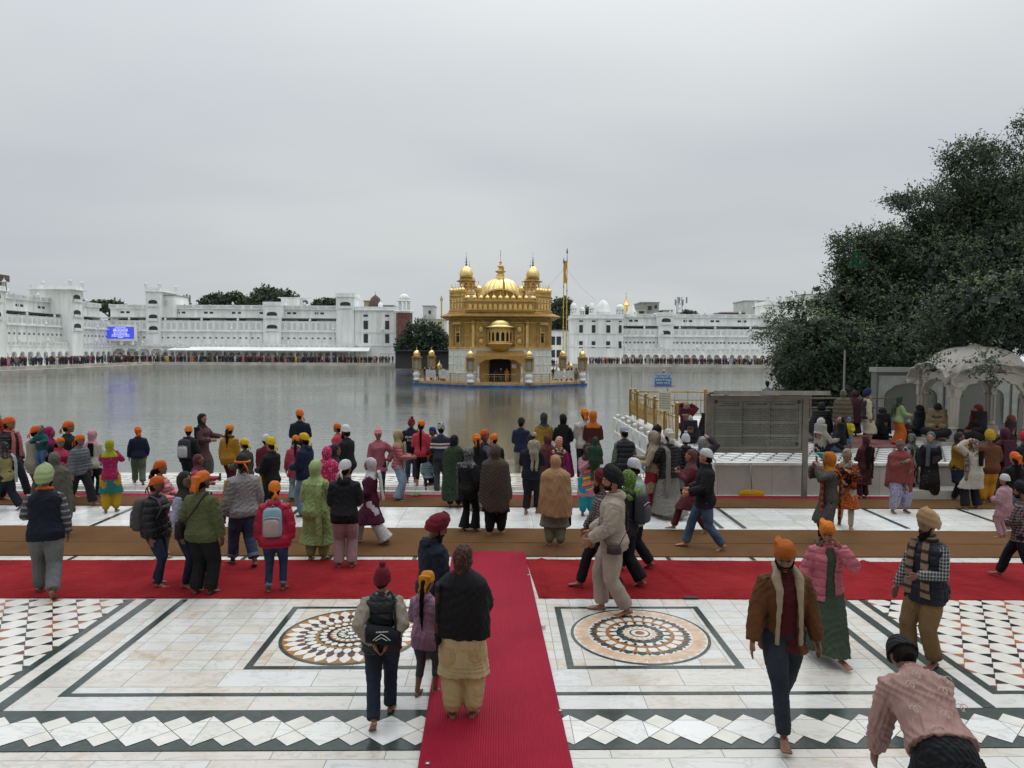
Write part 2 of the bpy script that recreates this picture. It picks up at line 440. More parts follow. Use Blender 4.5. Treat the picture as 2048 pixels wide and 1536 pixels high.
# left medallion
cx, cy = -1.705, 8.08
disc(cx, cy, .80, 6, Z(0)); disc(cx, cy, .76, 7, Z(1)); petals(cx, cy, .5, .755, 30, 5, Z(2), .56, 0, True, .63)
petals(cx, cy, .48, .63, 30, 3, Z(3), .4, .5, True, .56); disc(cx, cy, .52, 6, Z(4)); petals(cx, cy, .36, .53, 28, 5, Z(5), .52, .5, True, .45)
disc(cx, cy, .40, 7, Z(6)); disc(cx, cy, .365, 6, Z(7)); petals(cx, cy, .25, .36, 22, 5, Z(8), .56, 0, True, .3); petals(cx, cy, .25, .30, 22, 3, Z(9), .3, .5)
disc(cx, cy, .27, 1, Z(10)); disc(cx, cy, .235, 7, Z(11)); petals(cx, cy, .14, .23, 20, 5, Z(12), .5); disc(cx, cy, .165, 6, Z(13)); petals(cx, cy, .06, .15, 14, 5, Z(14), .5); disc(cx, cy, .04, 5, Z(15))
# hexagon panels: white hexagons, triangles of dark and brown stone between them
def hexpanel(X0, X1, Y0, Y1, z):
    il.mi = 5; il.quad((X0, Y0, z), (X1, Y0, z), (X1, Y1, z), (X0, Y1, z))
    a = (X1 - X0) / round((X1 - X0) / .1475); c = (Y1 - Y0) / round((Y1 - Y0) / .12)
    for j in range(0, round((Y1 - Y0) / c) + 1, 2):
        for k in range(0, round((X1 - X0) / a) + 1):
            if (k + j // 2) % 2: continue
            cx = X0 + k * a; cy = Y0 + j * c; u = (k + j // 2) // 2; v = (k - j // 2) // 2
            il.mi = 1 if (u % 4 == 0) != (v % 4 == 0) else (3 if (u * 3 + v) % 4 == 0 else 2)
            for sy in (-1, 1):
                pts = [(cx, cy), (cx + sy * a / 2.15, cy + sy * c * .86), (cx - sy * a / 2.15, cy + sy * c * .86)]
                pts = [(max(X0, min(X1, p)), max(Y0, min(Y1, q))) for p, q in pts]
                if abs(pts[1][1] - cy) < .01 : continue
                il.add([(p, q, z + .002) for p, q in pts], [(0, 1, 2)])
                for sx in (-1, 1):
                    p0 = (cx + sx * a * .45, cy + sy * c * .86); p1 = (cx + sx * a * .55, cy + sy * c * 1.14)
                    if not all(X0 < p[0] < X1 and Y0 < p[1] < Y1 for p in (p0, p1)): continue
                    m0 = il.mi; il.mi = 0; il.quad((p0[0], p0[1], z + .003), (p0[0] + .004, p0[1], z + .003), (p1[0] + .004, p1[1], z + .003), (p1[0], p1[1], z + .003)); il.mi = m0
hexpanel(-6.98, -4.86, 6.69, 9.25, .0085); hexpanel(4.86, 6.98, 6.69, 9.25, .0085)
o = il.build('paving_inlay', IM); tag(o, kind='structure')

# pool ledge: one step up, patterned top, then steps down into the water
lg = MB(); IMs = [MB_C, DARK, BROWNM, WHITEM]
lg.box((-81, EDGE0, -1.6), (4.9, EDGE1, EDGE_Z)); lg.box((4.9, EDGE0, -1.6), (81, EDGE1, .10))
lg.box((-81, EDGE0 - .16, .001), (4.9, EDGE0, .07))
for k in range(4): lg.box((-81, EDGE1 + .001 + .3 * k, -1.6), (4.4, EDGE1 + .3 * (k + 1), EDGE_Z - .22 * (k + 1)))
o = lg.build('pool_ledge', IMs); tag(o, kind='structure')
lt = MB(); lt.mi = 3; lt.quad((-60, EDGE0 + .1, EDGE_Z + .004), (4.9, EDGE0 + .1, EDGE_Z + .004), (4.9, EDGE1 - .08, EDGE_Z + .004), (-60, EDGE1 - .08, EDGE_Z + .004))
for Y in (EDGE0 + .14, EDGE0 + .42, EDGE1 - .55, EDGE1 - .14): lt.mi = 2; lt.quad((-60, Y, EDGE_Z + .008), (4.9, Y, EDGE_Z + .008), (4.9, Y + .035, EDGE_Z + .008), (-60, Y + .035, EDGE_Z + .008))
for k in range(-260, 21):
    X = k * .24; lt.mi = 1 if k % 2 else 2
    for r_ in range(3):
        Y = EDGE0 + .62 + r_ * .24 + (.12 if k % 2 else 0)
        c = Vector((X, Y, EDGE_Z + .008)); lt.quad(*[c + Vector(d) for d in ((-.11, 0, 0), (0, -.035, 0), (.11, 0, 0), (0, .035, 0))])
o = lt.build('ledge_inlay', IMs); tag(o, kind='structure')
# far and side banks of the pool
bk = MB(); bm_ = plain('bank_stone', 'a9a49a', .6, var=.2, scale=.5, bmp=.2)
bk.box((POOL[0] - .5, EDGE1, -1.6), (POOL[0], POOL[3] + .5, .12)); bk.box((POOL[1], EDGE1, -1.6), (POOL[1] + .5, POOL[3] + .5, .12)); bk.box((POOL[0], POOL[3], -1.6), (POOL[1], POOL[3] + .5, .12))
bk.box((POOL[0], POOL[3] - 1.2, -1.6), (POOL[1], POOL[3], -.45)); bk.box((POOL[0], EDGE1 + 2, -1.6), (POOL[0] + 1.2, POOL[3] - 1.2, -.45))
o = bk.build('pool_bank', bm_); tag(o, kind='structure')
# water
wm, nt, bs = base_mat('pool_water')
bs.inputs['Base Color'].default_value = (.095, .10, .085, 1); bs.inputs['Roughness'].default_value = .03; bs.inputs['IOR'].default_value = 1.34
co = objco(nt)
v1 = mapping(nt, co, (.55, 1.6, 1)); v2 = mapping(nt, co, (1, 1.35, 1), (0, 0, .3))
h = math_(nt, 'ADD', math_(nt, 'MULTIPLY', noise(nt, v1, 1.1, 4, .6, .4), .9), math_(nt, 'MULTIPLY', noise(nt, v2, 3.6, 3, .55, .3), .35))
amp = ramp(nt, noise(nt, mapping(nt, co, (.35, 1, 1)), .09, 3), (.35, (.35,) * 3), (.65, (1,) * 3))
h = math_(nt, 'MULTIPLY', h, amp)
bump(nt, bs, h, .38, .09)
sh = MB().quad((POOL[0] - .1, EDGE1 + .05, WATER_Z), (POOL[1] + .1, EDGE1 + .05, WATER_Z), (POOL[1] + .1, POOL[3] + .1, WATER_Z), (POOL[0] - .1, POOL[3] + .1, WATER_Z)).build('water', wm)
tag(sh, kind='structure')

# ---------------------------------------------------------------- carpets and mats
def rug(name, pts, z, th, mat, label, cat, nx=40, ny=8, wav=.004, seed=0, folds=(), group=None):
    """pts: four floor corners (near-left, near-right, far-right, far-left)"""
    a, b, c, d = [Vector(p) for p in pts]; r = random.Random(seed)
    vs = []; fs = []
    for j in range(ny + 1):
        for i in range(nx + 1):
            u, v = i / nx, j / ny
            p = a.lerp(b, u).lerp(d.lerp(c, u), v)
            zz = z + th + wav * (math.sin(u * 31 + v * 5 + seed) * .4 + math.sin(u * 77 + v * 13) * .3 + .7) * (1 if 0 < j < ny else .6)
            for (p0, p1, w, hgt) in folds:
                ab = p1 - p0; t = max(0, min(1, (p.xy - p0).dot(ab) / ab.length_squared)); dd = (p.xy - p0 - ab * t).length
                zz += hgt * math.exp(-(dd / w) ** 2) * (1 if 0 < t < 1 else .8)
            e_ = .01 if j in (0, ny) else 0
            vs.append((p.x, p.y + (r.random() - .5) * e_, zz))
    for j in range(ny):
        for i in range(nx):
            q = j * (nx + 1) + i; fs.append((q, q + 1, q + nx + 2, q + nx + 1))
    s = MB(); s.add(vs, fs)
    # edge skirt down to the floor
    rim = [i for i in range(nx + 1)] + [j * (nx + 1) + nx for j in range(1, ny + 1)] + [ny * (nx + 1) + i for i in range(nx - 1, -1, -1)] + [j * (nx + 1) for j in range(ny - 1, 0, -1)]
    n = len(rim); o1 = len(s.v); s.v += [vs[i] for i in rim]; o0 = len(s.v); s.v += [(vs[i][0], vs[i][1], z) for i in rim]
    for k in range(n): s.f.append([o1 + k, o0 + k, o0 + (k + 1) % n, o1 + (k + 1) % n]); s.m.append(0)
    o = s.build(name, mat, smooth=True); tag(o, label, cat, group)
    return o
def carpet_mat(name, c, c2, rib=0, rough=.95, blot=.25, seam=0):
    m, nt, bs = base_mat(name); co = objco(nt)
    base = mixc(nt, ramp(nt, noise(nt, co, 1.1, 5, .6, .5), (.35, (0, 0, 0)), (.7, (1, 1, 1))), srgb(c), srgb(c2))
    fn = noise(nt, co, 130, 3)
    sp = nt.nodes.new('ShaderNodeSeparateXYZ'); L(nt, co, sp.inputs[0])
    L(nt, mixc(nt, math_(nt, 'MULTIPLY', ramp(nt, noise(nt, co, 40, 4, .7), (.35, (0, 0, 0)), (.65, (1, 1, 1))), blot), base, tuple(v * .55 for v in srgb(c)[:3]) + (1,)), bs.inputs['Base Color'])
    bs.inputs['Roughness'].default_value = rough; bs.inputs['Specular IOR Level'].default_value = .1
    h = fn
    if rib == 1:     # herringbone coir
        a = math_(nt, 'SINE', math_(nt, 'MULTIPLY', sp.outputs[0], 170)); b = math_(nt, 'SINE', math_(nt, 'MULTIPLY', sp.outputs[1], 230))
        h = math_(nt, 'ADD', math_(nt, 'MULTIPLY', math_(nt, 'MULTIPLY', a, b), .5), fn)
    if rib == 2:     # rubber matting with fine ribs along its length
        h = math_(nt, 'ADD', math_(nt, 'SINE', math_(nt, 'MULTIPLY', sp.outputs[0], 300)), math_(nt, 'MULTIPLY', noise(nt, mapping(nt, co, (1, .12, 1)), 40, 3), 2.0))
    if rib == 3:
        h = math_(nt, 'ADD', math_(nt, 'MULTIPLY', noise(nt, mapping(nt, co, (1, 2.2, 1)), 1.4, 5, .6, 1.2), 5), fn)
    bump(nt, bs, h, .5 if rib != 3 else .8, .006 if rib != 3 else .04)
    return m
RED = carpet_mat('red_carpet_cloth', '8b1b21', 'aa2d33', 3, .9, .3)
COIR = carpet_mat('brown_coir', '5c4129', '694c31', 1, .95, .35)
MAG = carpet_mat('magenta_matting', '86142a', '941c33', 2, .6, .15)
VV = lambda x, y: Vector((x, y))
rug('carpet', [P(-150, 1197), P(912, 1199), P(880, 1121), P(-150, 1122)], .008, .006, RED, 'plain red cloth carpet lying across the marble left of the magenta runner', 'carpet', 200, 30, .004, 1, [(P(300, 1198).xy, P(420, 1122).xy, .05, .014), (P(610, 1195).xy, P(700, 1160).xy, .03, .016), (P(40, 1190).xy, P(200, 1150).xy, .04, .012)])
rug('carpet', [P(1078, 1198), P(2200, 1203), P(2200, 1129), P(1052, 1120)], .008, .006, RED, 'creased red cloth carpet lying across the marble right of the magenta runner', 'carpet', 220, 36, .004, 2,
    [(P(1090, 1196).xy, P(1083, 1121).xy, .035, .035), (P(1293, 1122).xy, P(1392, 1196).xy, .03, .045), (P(1300, 1118).xy, P(1345, 1160).xy, .02, .03), (P(1335, 1140).xy, P(1420, 1175).xy, .03, .018), (P(1725, 1125).xy, P(1790, 1150).xy, .03, .04)])
cA = P(-150, 1113); cD = P(-150, 1053)
def coir(name, ya, yb, yc, yd, lab, z=.008, seed=3, split=None):
    a, b, c, d = P(-200, ya), P(2250, yb), P(2250, yc), P(-200, yd)
    return rug(name, [a, b, c, d], z, .012, COIR, lab, 'mat', 120, 6, .006, seed)
coir('coir_mat', 1112, 1117, 1092, 1085, 'near brown coir mat, the wide strip just behind the red carpets', seed=3)
coir('coir_mat', 1084.4, 1091.4, 1066, 1052, 'second brown coir mat laid edge to edge behind the nearest one', seed=5)
coir('coir_mat', 1010, 1020, 1002, 992.5, 'farthest brown coir mat, narrow strip before the step at the pool', seed=6)
rug('step_runner', [P(-200, 991.5), P(2250, 1000.5), P(2250, 995.5), P(-200, 985.5)], .004, .004, MAG, 'thin magenta strip of matting at the foot of the pool step', 'mat', 60, 2, .002, 8)
rr_ = rug('runner', [(-.60, 4.0, .022), (.63, 4.0, .022), (.41, 11.42, .022), (-.76, 11.42, .022)], .022, .006, MAG, 'long magenta ribbed runner leading down the middle towards the pool', 'carpet', 10, 60, .003, 9)
# rubber maker tabs along the edges of the runner
for x, y in ((1057, 1150), (1087, 1253), (1121, 1421), (855, 1527), (909, 1119)):
    p = P(x, y, .032); t = MB(); t.box((p.x - .022, p.y - .025, .030), (p.x + .022, p.y + .025, .035)); o = t.build('maker_tab', plain('tab_dark', '5a3a34', .5), rr_)
    t = MB(); t.box((p.x - .012, p.y - .01, .0352), (p.x + .012, p.y + .008, .0368)); t.build('mark', plain('tab_white', 'd8d4cc', .5), o)

# unseen gateway behind the camera, added to block sky and darken facing sides
gw = empty('unseen_gateway', (0, -11.2, 0), 'tall white gateway building with an arched doorway, added unseen behind the camera for its shade', 'building')
GWM = plain('unseen_gateway_wall', 'b8b4aa', .8, var=.1, scale=.5)
w = MB(); w.box((-34, 0, 0), (-3, 10, 13)); w.box((3, 0, 0), (34, 10, 13)); w.box((-3, 0, 5.5), (3, 10, 17)); w.box((-34.4, -.4, 13), (34.4, 10.4, 13.6)); w.build('wall', GWM, gw)
# ---------------------------------------------------------------- architecture helpers
def arch_curve(ow, zs, rise, n=12, cusp=0, point=.0):
    pts = []
    for k in range(n + 1):
        t = k / n; a = PI * (1 - t); x = ow / 2 * math.cos(a); z = zs + rise * (math.sin(a) ** .85)
        z += point * rise * max(0, 1 - abs(x) / (ow / 2) * 2.5)
        if cusp:
            q = abs(math.sin(a * cusp)) ** .7; sc = .9 + .1 * q
            x *= sc; z = zs + (z - zs) * sc
        pts.append((x, z))
    return pts
def arch_wall(mb, o, u, W, z0, z1, ow, zs, rise, dep, n=12, cusp=0, point=0, back=True):
    """pierced wall bay: o = bottom centre, u = unit direction along the wall, dep = vector through its thickness"""
    o = Vector(o); u = Vector(u); dep = Vector(dep); A = arch_curve(ow, zs, rise, n, cusp, point)
    p = lambda x, z: o + u * x + Vector((0, 0, z - 0))
    for d in ((Vector((0, 0, 0)),) + ((dep,) if back else ())):
        for s in (-1, 1):
            mb.quad(p(s * W / 2, z0) + d, p(s * ow / 2, z0) + d, p(s * ow / 2, zs) + d, p(s * W / 2, zs) + d)
            mb.quad(p(s * W / 2, zs) + d, p(s * ow / 2, zs) + d, p(s * ow / 2, z1) + d, p(s * W / 2, z1) + d)
        for k in range(n):
            (xa, za), (xb, zb) = A[k], A[k + 1]
            if k == 0: xa = -ow / 2
            if k == n - 1: xb = ow / 2
            mb.quad(p(xa, za) + d, p(xb, zb) + d, p(xb, z1) + d, p(xa, z1) + d)
    path = [(-ow / 2, z0)] + A + [(ow / 2, z0)]
    for k in range(len(path) - 1):
        a, b = path[k], path[k + 1]; mb.quad(p(*a), p(*b), p(*b) + dep, p(*a) + dep)
    mb.quad(p(-W / 2, z1), p(W / 2, z1), p(W / 2, z1) + dep, p(-W / 2, z1) + dep)
    for s in (-1, 1): mb.quad(p(s * W / 2, z0), p(s * W / 2, z1), p(s * W / 2, z1) + dep, p(s * W / 2, z0) + dep)
def onion(r, h, z=0, lip=.12):
    """profile of a ribbed onion dome of radius r and height h"""
    pr = [(r * .86, 0), (r * .95, h * .1), (r, h * .24), (r * .985, h * .38), (r * .88, h * .56), (r * .68, h * .72), (r * .42, h * .84), (r * .2, h * .92), (r * .07, h)]
    return [(a, z + b) for a, b in pr]
def ribbed_dome(mb, c, r, h, n=16, lobes=16, amp=.06, seg=None):
    seg = seg or lobes * 4; c = Vector(c); rings = []
    for rr, z in onion(r, h):
        ring = []
        for i in range(seg):
            a = 2 * PI * i / seg; k = 1 - amp + amp * abs(math.sin(a * lobes / 2)) ** .6
            ring.append(c + Vector((rr * k * math.cos(a), rr * k * math.sin(a), z)))
        rings.append(ring)
    mb.loft(rings)
def finial(mb, c, h, r):
    mb.lathe(c, [(r * .5, 0), (r * 1.2, h * .08), (r * .3, h * .16), (r, h * .28), (r * .25, h * .36), (r * .7, h * .46), (r * .16, h * .54), (r * .45, h * .64), (r * .1, h * .7), (r * .06, h * .9), (r * .3, h * .93), (.004, h)], 8)

# ---------------------------------------------------------------- gold
def gold_mat(name, c, rough, relief, scale=1.0, metal=.42):
    m, nt, bs = base_mat(name); co = objco(nt)
    A = Vector(srgb(c)[:3])
    t = ramp(nt, noise(nt, co, 1.6, 5, .6), (.3, tuple(A * .72) + (1,)), (.72, tuple(A * 1.12) + (1,)))
    w = nt.nodes.new('ShaderNodeTexVoronoi'); w.inputs['Scale'].default_value = 3.4 * scale; w.feature = 'F1'
    L(nt, mapping(nt, co, (1.25, 1.25, 1)), w.inputs['Vector'])
    sp = nt.nodes.new('ShaderNodeSeparateXYZ'); L(nt, co, sp.inputs[0])
    flor = math_(nt, 'SINE', math_(nt, 'MULTIPLY', w.outputs[0], 30 * scale))
    L(nt, mixc(nt, math_(nt, 'MULTIPLY', ramp(nt, flor, (.3, (1, 1, 1)), (.7, (0, 0, 0))), .4 if relief else .1), t, tuple(A * .42) + (1,)), bs.inputs['Base Color'])  # hollows of the relief tinted darker, their shade put into the colour
    bs.inputs['Metallic'].default_value = metal; bs.inputs['Roughness'].default_value = rough
    bump(nt, bs, math_(nt, 'ADD', flor, noise(nt, co, 11 * scale, 3)), .75 * relief + .05, .07)
    return m
GOLD = gold_mat('embossed_gold', 'f2c474', .42, 1)
GOLDF = gold_mat('embossed_gold_small', 'ecb968', .4, 1, 2.2)
GOLDD = gold_mat('polished_gold', 'f2d48e', .26, 0, 1, .85)
GOLDL = gold_mat('gold_trim', 'f2c678', .36, .3, 2)
TM, nt, bs = base_mat('inlaid_temple_marble'); co = objco(nt)
fl = noise(nt, co, 9, 3, .5, 1.5); L(nt, mixc(nt, ramp(nt, fl, (.5, (0, 0, 0)), (.62, (1, 1, 1))), srgb('dcdbd2'), srgb('a9b0a6')), bs.inputs['Base Color']); bs.inputs['Roughness'].default_value = .35
TM2 = plain('turned_marble', 'e0ddd6', .4, var=.12, scale=2, bmp=.05)
TANM = plain('tan_stone_edge', 'a98c62', .6, var=.25, scale=2)
BLUEM = plain('blue_plastic_barrier', '2a5688', .45, var=.35, scale=1.2, bmp=.3, bscale=3)
BLACK_IN = plain('dark_interior', '14110e', .8)
WHITECL = plain('white_sheet_cloth', 'bdb9b0', .9, var=.15, scale=2, bmp=.4, bscale=3)
IRON = plain('painted_railing_iron', '9c8a63', .45, .4, var=.2)
GLASSG = plain('frosted_lantern_glass', '8b9490', .2, var=.15, scale=3)

TY = 85.6     # front wall of the sanctum
temple = empty('golden_temple', (0, TY + 6.3, -.55), 'golden two storey temple with ribbed domes and white marble lower walls, standing in the pool', 'temple')
def TP(name, mb, mat, par=temple, smooth=False):
    """build in world coordinates then hang on the temple"""
    off = Vector(par.matrix_world.translation) if par.parent is None and par.type == 'EMPTY' else Vector((0, 0, 0))
    if par.type == 'EMPTY': off = Vector(par.location)
    else: off = par['_o'] if '_o' in par else Vector((0, 0, 0)); off = Vector(off)
    mb.v = [tuple(Vector(p) - off) for p in mb.v]
    return mb.build(name, mat, par, smooth)
PZ = -.55; HW = 6.3; ZB = 3.45; ZE = 7.45
# octagonal plinth in the water
pl = [(-3.6, TY - 3.6), (3.6, TY - 3.6), (10.6, TY + 2.6), (10.6, TY + 16), (4, TY + 22), (-4, TY + 22), (-10.6, TY + 16), (-10.6, TY + 2.6)]
TP('plinth', MB().prism(pl, -1.6, PZ), TANM)
big = lambda k: [(x * k, (y - TY - 9) * k + TY + 9) for x, y in pl]
TP('barrier', MB().prism(big(1.022), -1.5, -.80), BLUEM)
body = [(-4.3, TY), (4.3, TY), (HW, TY + 1.7), (HW, TY + 11), (4.3, TY + 12.7), (-4.3, TY + 12.7), (-HW, TY + 11), (-HW, TY + 1.7)]
def oct_(k=0): return [(x + math.copysign(k, x), y + (k if y > TY + 6 else -k)) for x, y in body]
w = MB(); w.prism(body, PZ, ZB); mw = TP('marble_wall', w, TM)
w = MB()
for z in (.5, 1.55, 2.6, 3.3):
    w.prism(oct_(.05), z - .04, z + .04)
for x in (-4.2, -3.6, -3.0, 3.0, 3.6, 4.2):
    w.box((x - .05, TY - .06, PZ), (x + .05, TY - .02, ZB))
for sx in (-1, 1):
    for t in (.25, .5, .75):
        x = sx * (4.3 + 2.0 * t); y = TY + 1.7 * t; w.box((x - .05, y - .09, PZ), (x + .05, y + .05, ZB))
TP('panel_moulding', w, TM2)
w = MB(); w.prism(oct_(.004), ZB, ZE); TP('gold_wall', w, GOLD)
w = MB()
for z, h, k in ((ZB, .16, .12), (ZB + .24, .05, .07), (5.0, .05, .06), (6.55, .08, .1), (7.05, .07, .1), (7.25, .12, .25)): w.prism(oct_(k), z, z + h)
TP('moulding', w, GOLDL)
# embossed panels, pilasters and niches on the front
def panel(x, z0, z1, wd, ang=False):
    w = MB(); y = TY - .03
    for a, b, c, d in ((x - wd / 2, x + wd / 2, z0, z0 + .06), (x - wd / 2, x + wd / 2, z1 - .06, z1), (x - wd / 2, x - wd / 2 + .06, z0 + .06, z1 - .06), (x + wd / 2 - .06, x + wd / 2, z0 + .06, z1 - .06)):
        w.box((a, y - .06, c), (b, y + .03, d))
    w.ball((x, y, (z0 + z1) / 2), (wd * .26, .07, (z1 - z0) * .28), 12, 8); 
    for k in range(4): w.ball((x + wd * .28 * (1 if k % 2 else -1), y, (z0 + z1) / 2 + (z1 - z0) * .3 * (1 if k > 1 else -1)), (.09, .05, .09), 8, 5)
    return TP('relief_panel', w, GOLDL)
for sx in (-1, 1):
    for z0, z1 in ((3.75, 4.9), (5.1, 6.4)): panel(sx * 2.3, z0, z1, 1.05)
    x = sx * 3.25; w = MB(); w.box((x - .16, TY - .16, ZB + .1), (x + .16, TY, 6.5)); w.lathe((x, TY - .1, 6.3), [(.16, 0), (.3, .25), (.22, .4), (.3, .5)], 8)
    TP('pilaster', w, GOLDL)
    # canted corner with its own niche and little balcony roof
    d = Vector((sx * 2.0, 1.7, 0)).normalized(); nrm = Vector((sx * .65, -.76, 0)).normalized(); c0 = Vector((sx * 5.1, TY + .68, 0))
    w = MB(); w.obox(c0 + d * (-.22) + nrm * (-.1) + Vector((0, 0, 4.2)), d * .44, nrm * .112, (0, 0, 1.1)); TP('niche_window', w, BLACK_IN)
    w = MB(); w.obox(c0 - d * .75 + Vector((0, 0, 6.35)), d * 1.5, nrm * .4, (0, 0, .1)); w.obox(c0 - d * .6 + Vector((0, 0, 6.45)), d * 1.2, nrm * .3, (0, 0, .22))
    for s in (-1, 1): w.obox(c0 + d * (s * .36 - .05) + Vector((0, 0, 4.1)), d * .1, nrm * .1, (0, 0, 1.9))
    w.obox(c0 - d * .41 + Vector((0, 0, 5.35)), d * .82, nrm * .08, (0, 0, .12)); TP('niche_frame', w, GOLDL)
    for s in (-1, 1):
        w = MB(); cc = c0 + d * (s * .78); w.obox(cc - d * .25 + Vector((0, 0, 3.8)), d * .5, nrm * .05, (0, 0, 2.4)); w.obox(cc - d * .18 + Vector((0, 0, 3.95)), d * .36, nrm * .09, (0, 0, 2.0)); TP('relief_panel', w, GOLDF)
# broad eaves
w = MB(); a = oct_(.05); b = oct_(1.0); n = 8
w.loft([[(x, y, 7.5) for x, y in a], [(x, y, 7.28) for x, y in b], [(x, y, 7.36) for x, y in b], [(x, y, 7.78) for x, y in a]]); TP('eaves', w, GOLDF)
w = MB()
for k in range(26):
    x = -6.0 + k * .48; w.box((x - .04, TY - .72, 7.16), (x + .04, TY - .02, 7.36))
TP('eave_brackets', w, GOLDL)
# upper storey: high corners, lower middle
w = MB(); w.prism([(-HW + .1, TY + 1.6), (-4.3, TY - .0), (-4.3, TY + 12.6), (-HW + .1, TY + 11)], 7.7, 10.25); w.prism([(HW - .1, TY + 1.6), (HW - .1, TY + 11), (4.3, TY + 12.6), (4.3, TY)], 7.7, 10.25)
w.box((-4.29, TY + .05, 7.7), (4.29, TY + 12.5, 9.25)); TP('upper_wall', w, GOLD)
w = MB(); w.prism([(-4.6, TY + .3), (-3.9, TY - .28), (3.9, TY - .28), (4.6, TY + .3)], 7.8, 9.25); TP('parapet', w, GOLDF)
w = MB()
for z, k in ((7.78, .12), (8.0, .05), (10.1, .06)):
    if z < 9: w.prism(oct_(k), z, z + .09)
for sx in (-1, 1):
    a = sorted((sx * 4.2, sx * (HW - .03)))
    for z in (9.35, 9.8, 10.22): w.prism([(sx * 4.25, TY - .08), (sx * (HW - .04), TY + 1.55), (sx * (HW - .04), TY + 11), (sx * 4.25, TY + 12.6)][::sx], z, z + .07)
for z in (8.05, 9.1, 9.22): w.prism([(-4.66, TY + .3), (-3.94, TY - .34), (3.94, TY - .34), (4.66, TY + .3)], z, z + .08)
TP('cornice', w, GOLDL)
for k in range(13):
    x = -3.6 + k * .6; w = MB(); A = arch_curve(.42, 8.45, .35, 8, 3)
    pts = [Vector((x + p[0], TY - .3, p[1])) for p in A] + [Vector((x + .21, TY - .3, 8.18)), Vector((x - .21, TY - .3, 8.18))]; w.slab(pts, (0, -.035, 0)); TP('relief_arch', w, GOLDL)
for sx in (-1, 1):
    for k in range(4):
        t = .2 + k * .2; x = sx * (4.3 + 1.9 * t); y = TY + 1.6 * t - .04; w = MB(); w.obox((x - sx * .13, y - .1, 8.15), (sx * .26, .2, 0), (0, -.03, 0), (0, 0, .75)); w.obox((x - sx * .13, y - .1, 9.0), (sx * .26, .2, 0), (0, -.03, 0), (0, 0, .5)); TP('relief_panel', w, GOLDL)
# row of little domes along the parapet
sm = MB(); sm.lathe((0, 0, 0), [(.16, 0), (.16, .06), (.27, .1), (.31, .22), (.27, .36), (.15, .47), (.05, .53), (.05, .6), (.08, .64), (.02, .7), (.02, .9), (.05, .95), (.004, 1.02)], 12)
sd_ = TP('parapet_dome', sm, GOLDD, temple, True)
pos = [(-3.9 + k * .78, TY - .05, 9.3) for k in range(11)] + [(s * (4.2 + .33 * k), TY + .3 + k * .4, 9.3 if k == 0 else 10.3) for s in (-1, 1) for k in range(5)] + [(s * 6, TY + 2 + 1.1 * k, 10.3) for s in (-1, 1) for k in range(7)]
def put(src, ps, par=temple, off=None, sc=None):
    off = Vector(par.location) if off is None else off
    for i, p in enumerate(ps):
        o = src if i == 0 else src.copy()
        if i: COL.objects.link(o); o.parent = src.parent
        o.location = Vector(p) - off
        if sc: o.scale = (sc[i],) * 3
sd_.data.transform(Matrix.Translation(Vector(temple.location)))
put(sd_, pos)
# corner kiosks
for (kx, ky) in ((-4.22, TY + 2.6), (4.0, TY + 2.6), (-4.22, TY + 10.4), (4.0, TY + 10.4)):
    w = MB(); w.lathe((kx, ky, 10.1), [(1.0, 0), (1.0, .35), (.95, .4)], 8, sq=1); 
    for k in range(8):
        a = 2 * PI * (k + .5) / 8; p = (kx + .82 * math.cos(a), ky + .82 * math.sin(a), 10.5); w.lathe(p, [(.09, 0), (.06, .15), (.06, .9), (.1, 1.1)], 6)
        q = 2 * PI * k / 8; c = Vector((kx + .74 * math.cos(q), ky + .74 * math.sin(q), 0)); u = Vector((-math.sin(q), math.cos(q), 0))
        arch_wall(w, c, u, .6, 11.1, 11.75, .44, 11.12, .38, Vector((math.cos(q), math.sin(q), 0)) * .09, 8, 3)
    kk = TP('kiosk', w, GOLDL)
    kk['_o'] = tuple(temple.location)
    w = MB(); w.lathe((kx, ky, 11.7), [(.9, .08), (1.2, 0), (1.22, .05), (.85, .2), (.82, .34), (.86, .4)], 24); TP('kiosk_roof', w, GOLDF)
    w = MB(); ribbed_dome(w, (kx, ky, 12.1), .86, 1.62, lobes=10, amp=.12); TP('kiosk_dome', w, GOLDD, temple, True)
    w = MB(); finial(w, (kx, ky, 13.65), 1.6, .13); TP('finial', w, plain('dark_gilt', '6e5630', .4, .6), temple, True)
# main dome
dc = (-.0, TY + 6.3, 9.9)
w = MB(); w.lathe((dc[0], dc[1], 9.2), [(3.0, 0), (3.0, .7), (2.7, .8)], 32); TP('dome_drum', w, GOLDF)
w = MB(); rings = []
for t in range(11):
    a = t / 10 * PI / 2; rr = 2.8 * math.cos(a) ** .75 if t < 10 else .12; z = 2.6 * math.sin(a) ** 1.1
    ring = []
    for i in range(96):
        q = 2 * PI * i / 96; k = 1 - .11 + .11 * abs(math.sin(q * 11)) ** .6
        ring.append((dc[0] + rr * k * math.cos(q), dc[1] + rr * k * math.sin(q), dc[2] + z))
    rings.append(ring)
w.loft(rings); dome = TP('dome', w, GOLDD, temple, True)
w = MB(); w.lathe((dc[0], dc[1], 11.95), [(1.35, 0), (1.45, .1), (1.2, .25), (.9, .5), (.5, .8), (.55, 1.0), (.3, 1.15), (.62, 1.35), (.7, 1.45), (.3, 1.6), (.18, 1.9), (.4, 2.0), (.42, 2.1), (.15, 2.25), (.12, 2.5), (.22, 2.6), (.05, 2.75), (.03, 4.0), (.09, 4.05), (.01, 4.2)], 20); TP('finial', w, GOLDL, temple, True)
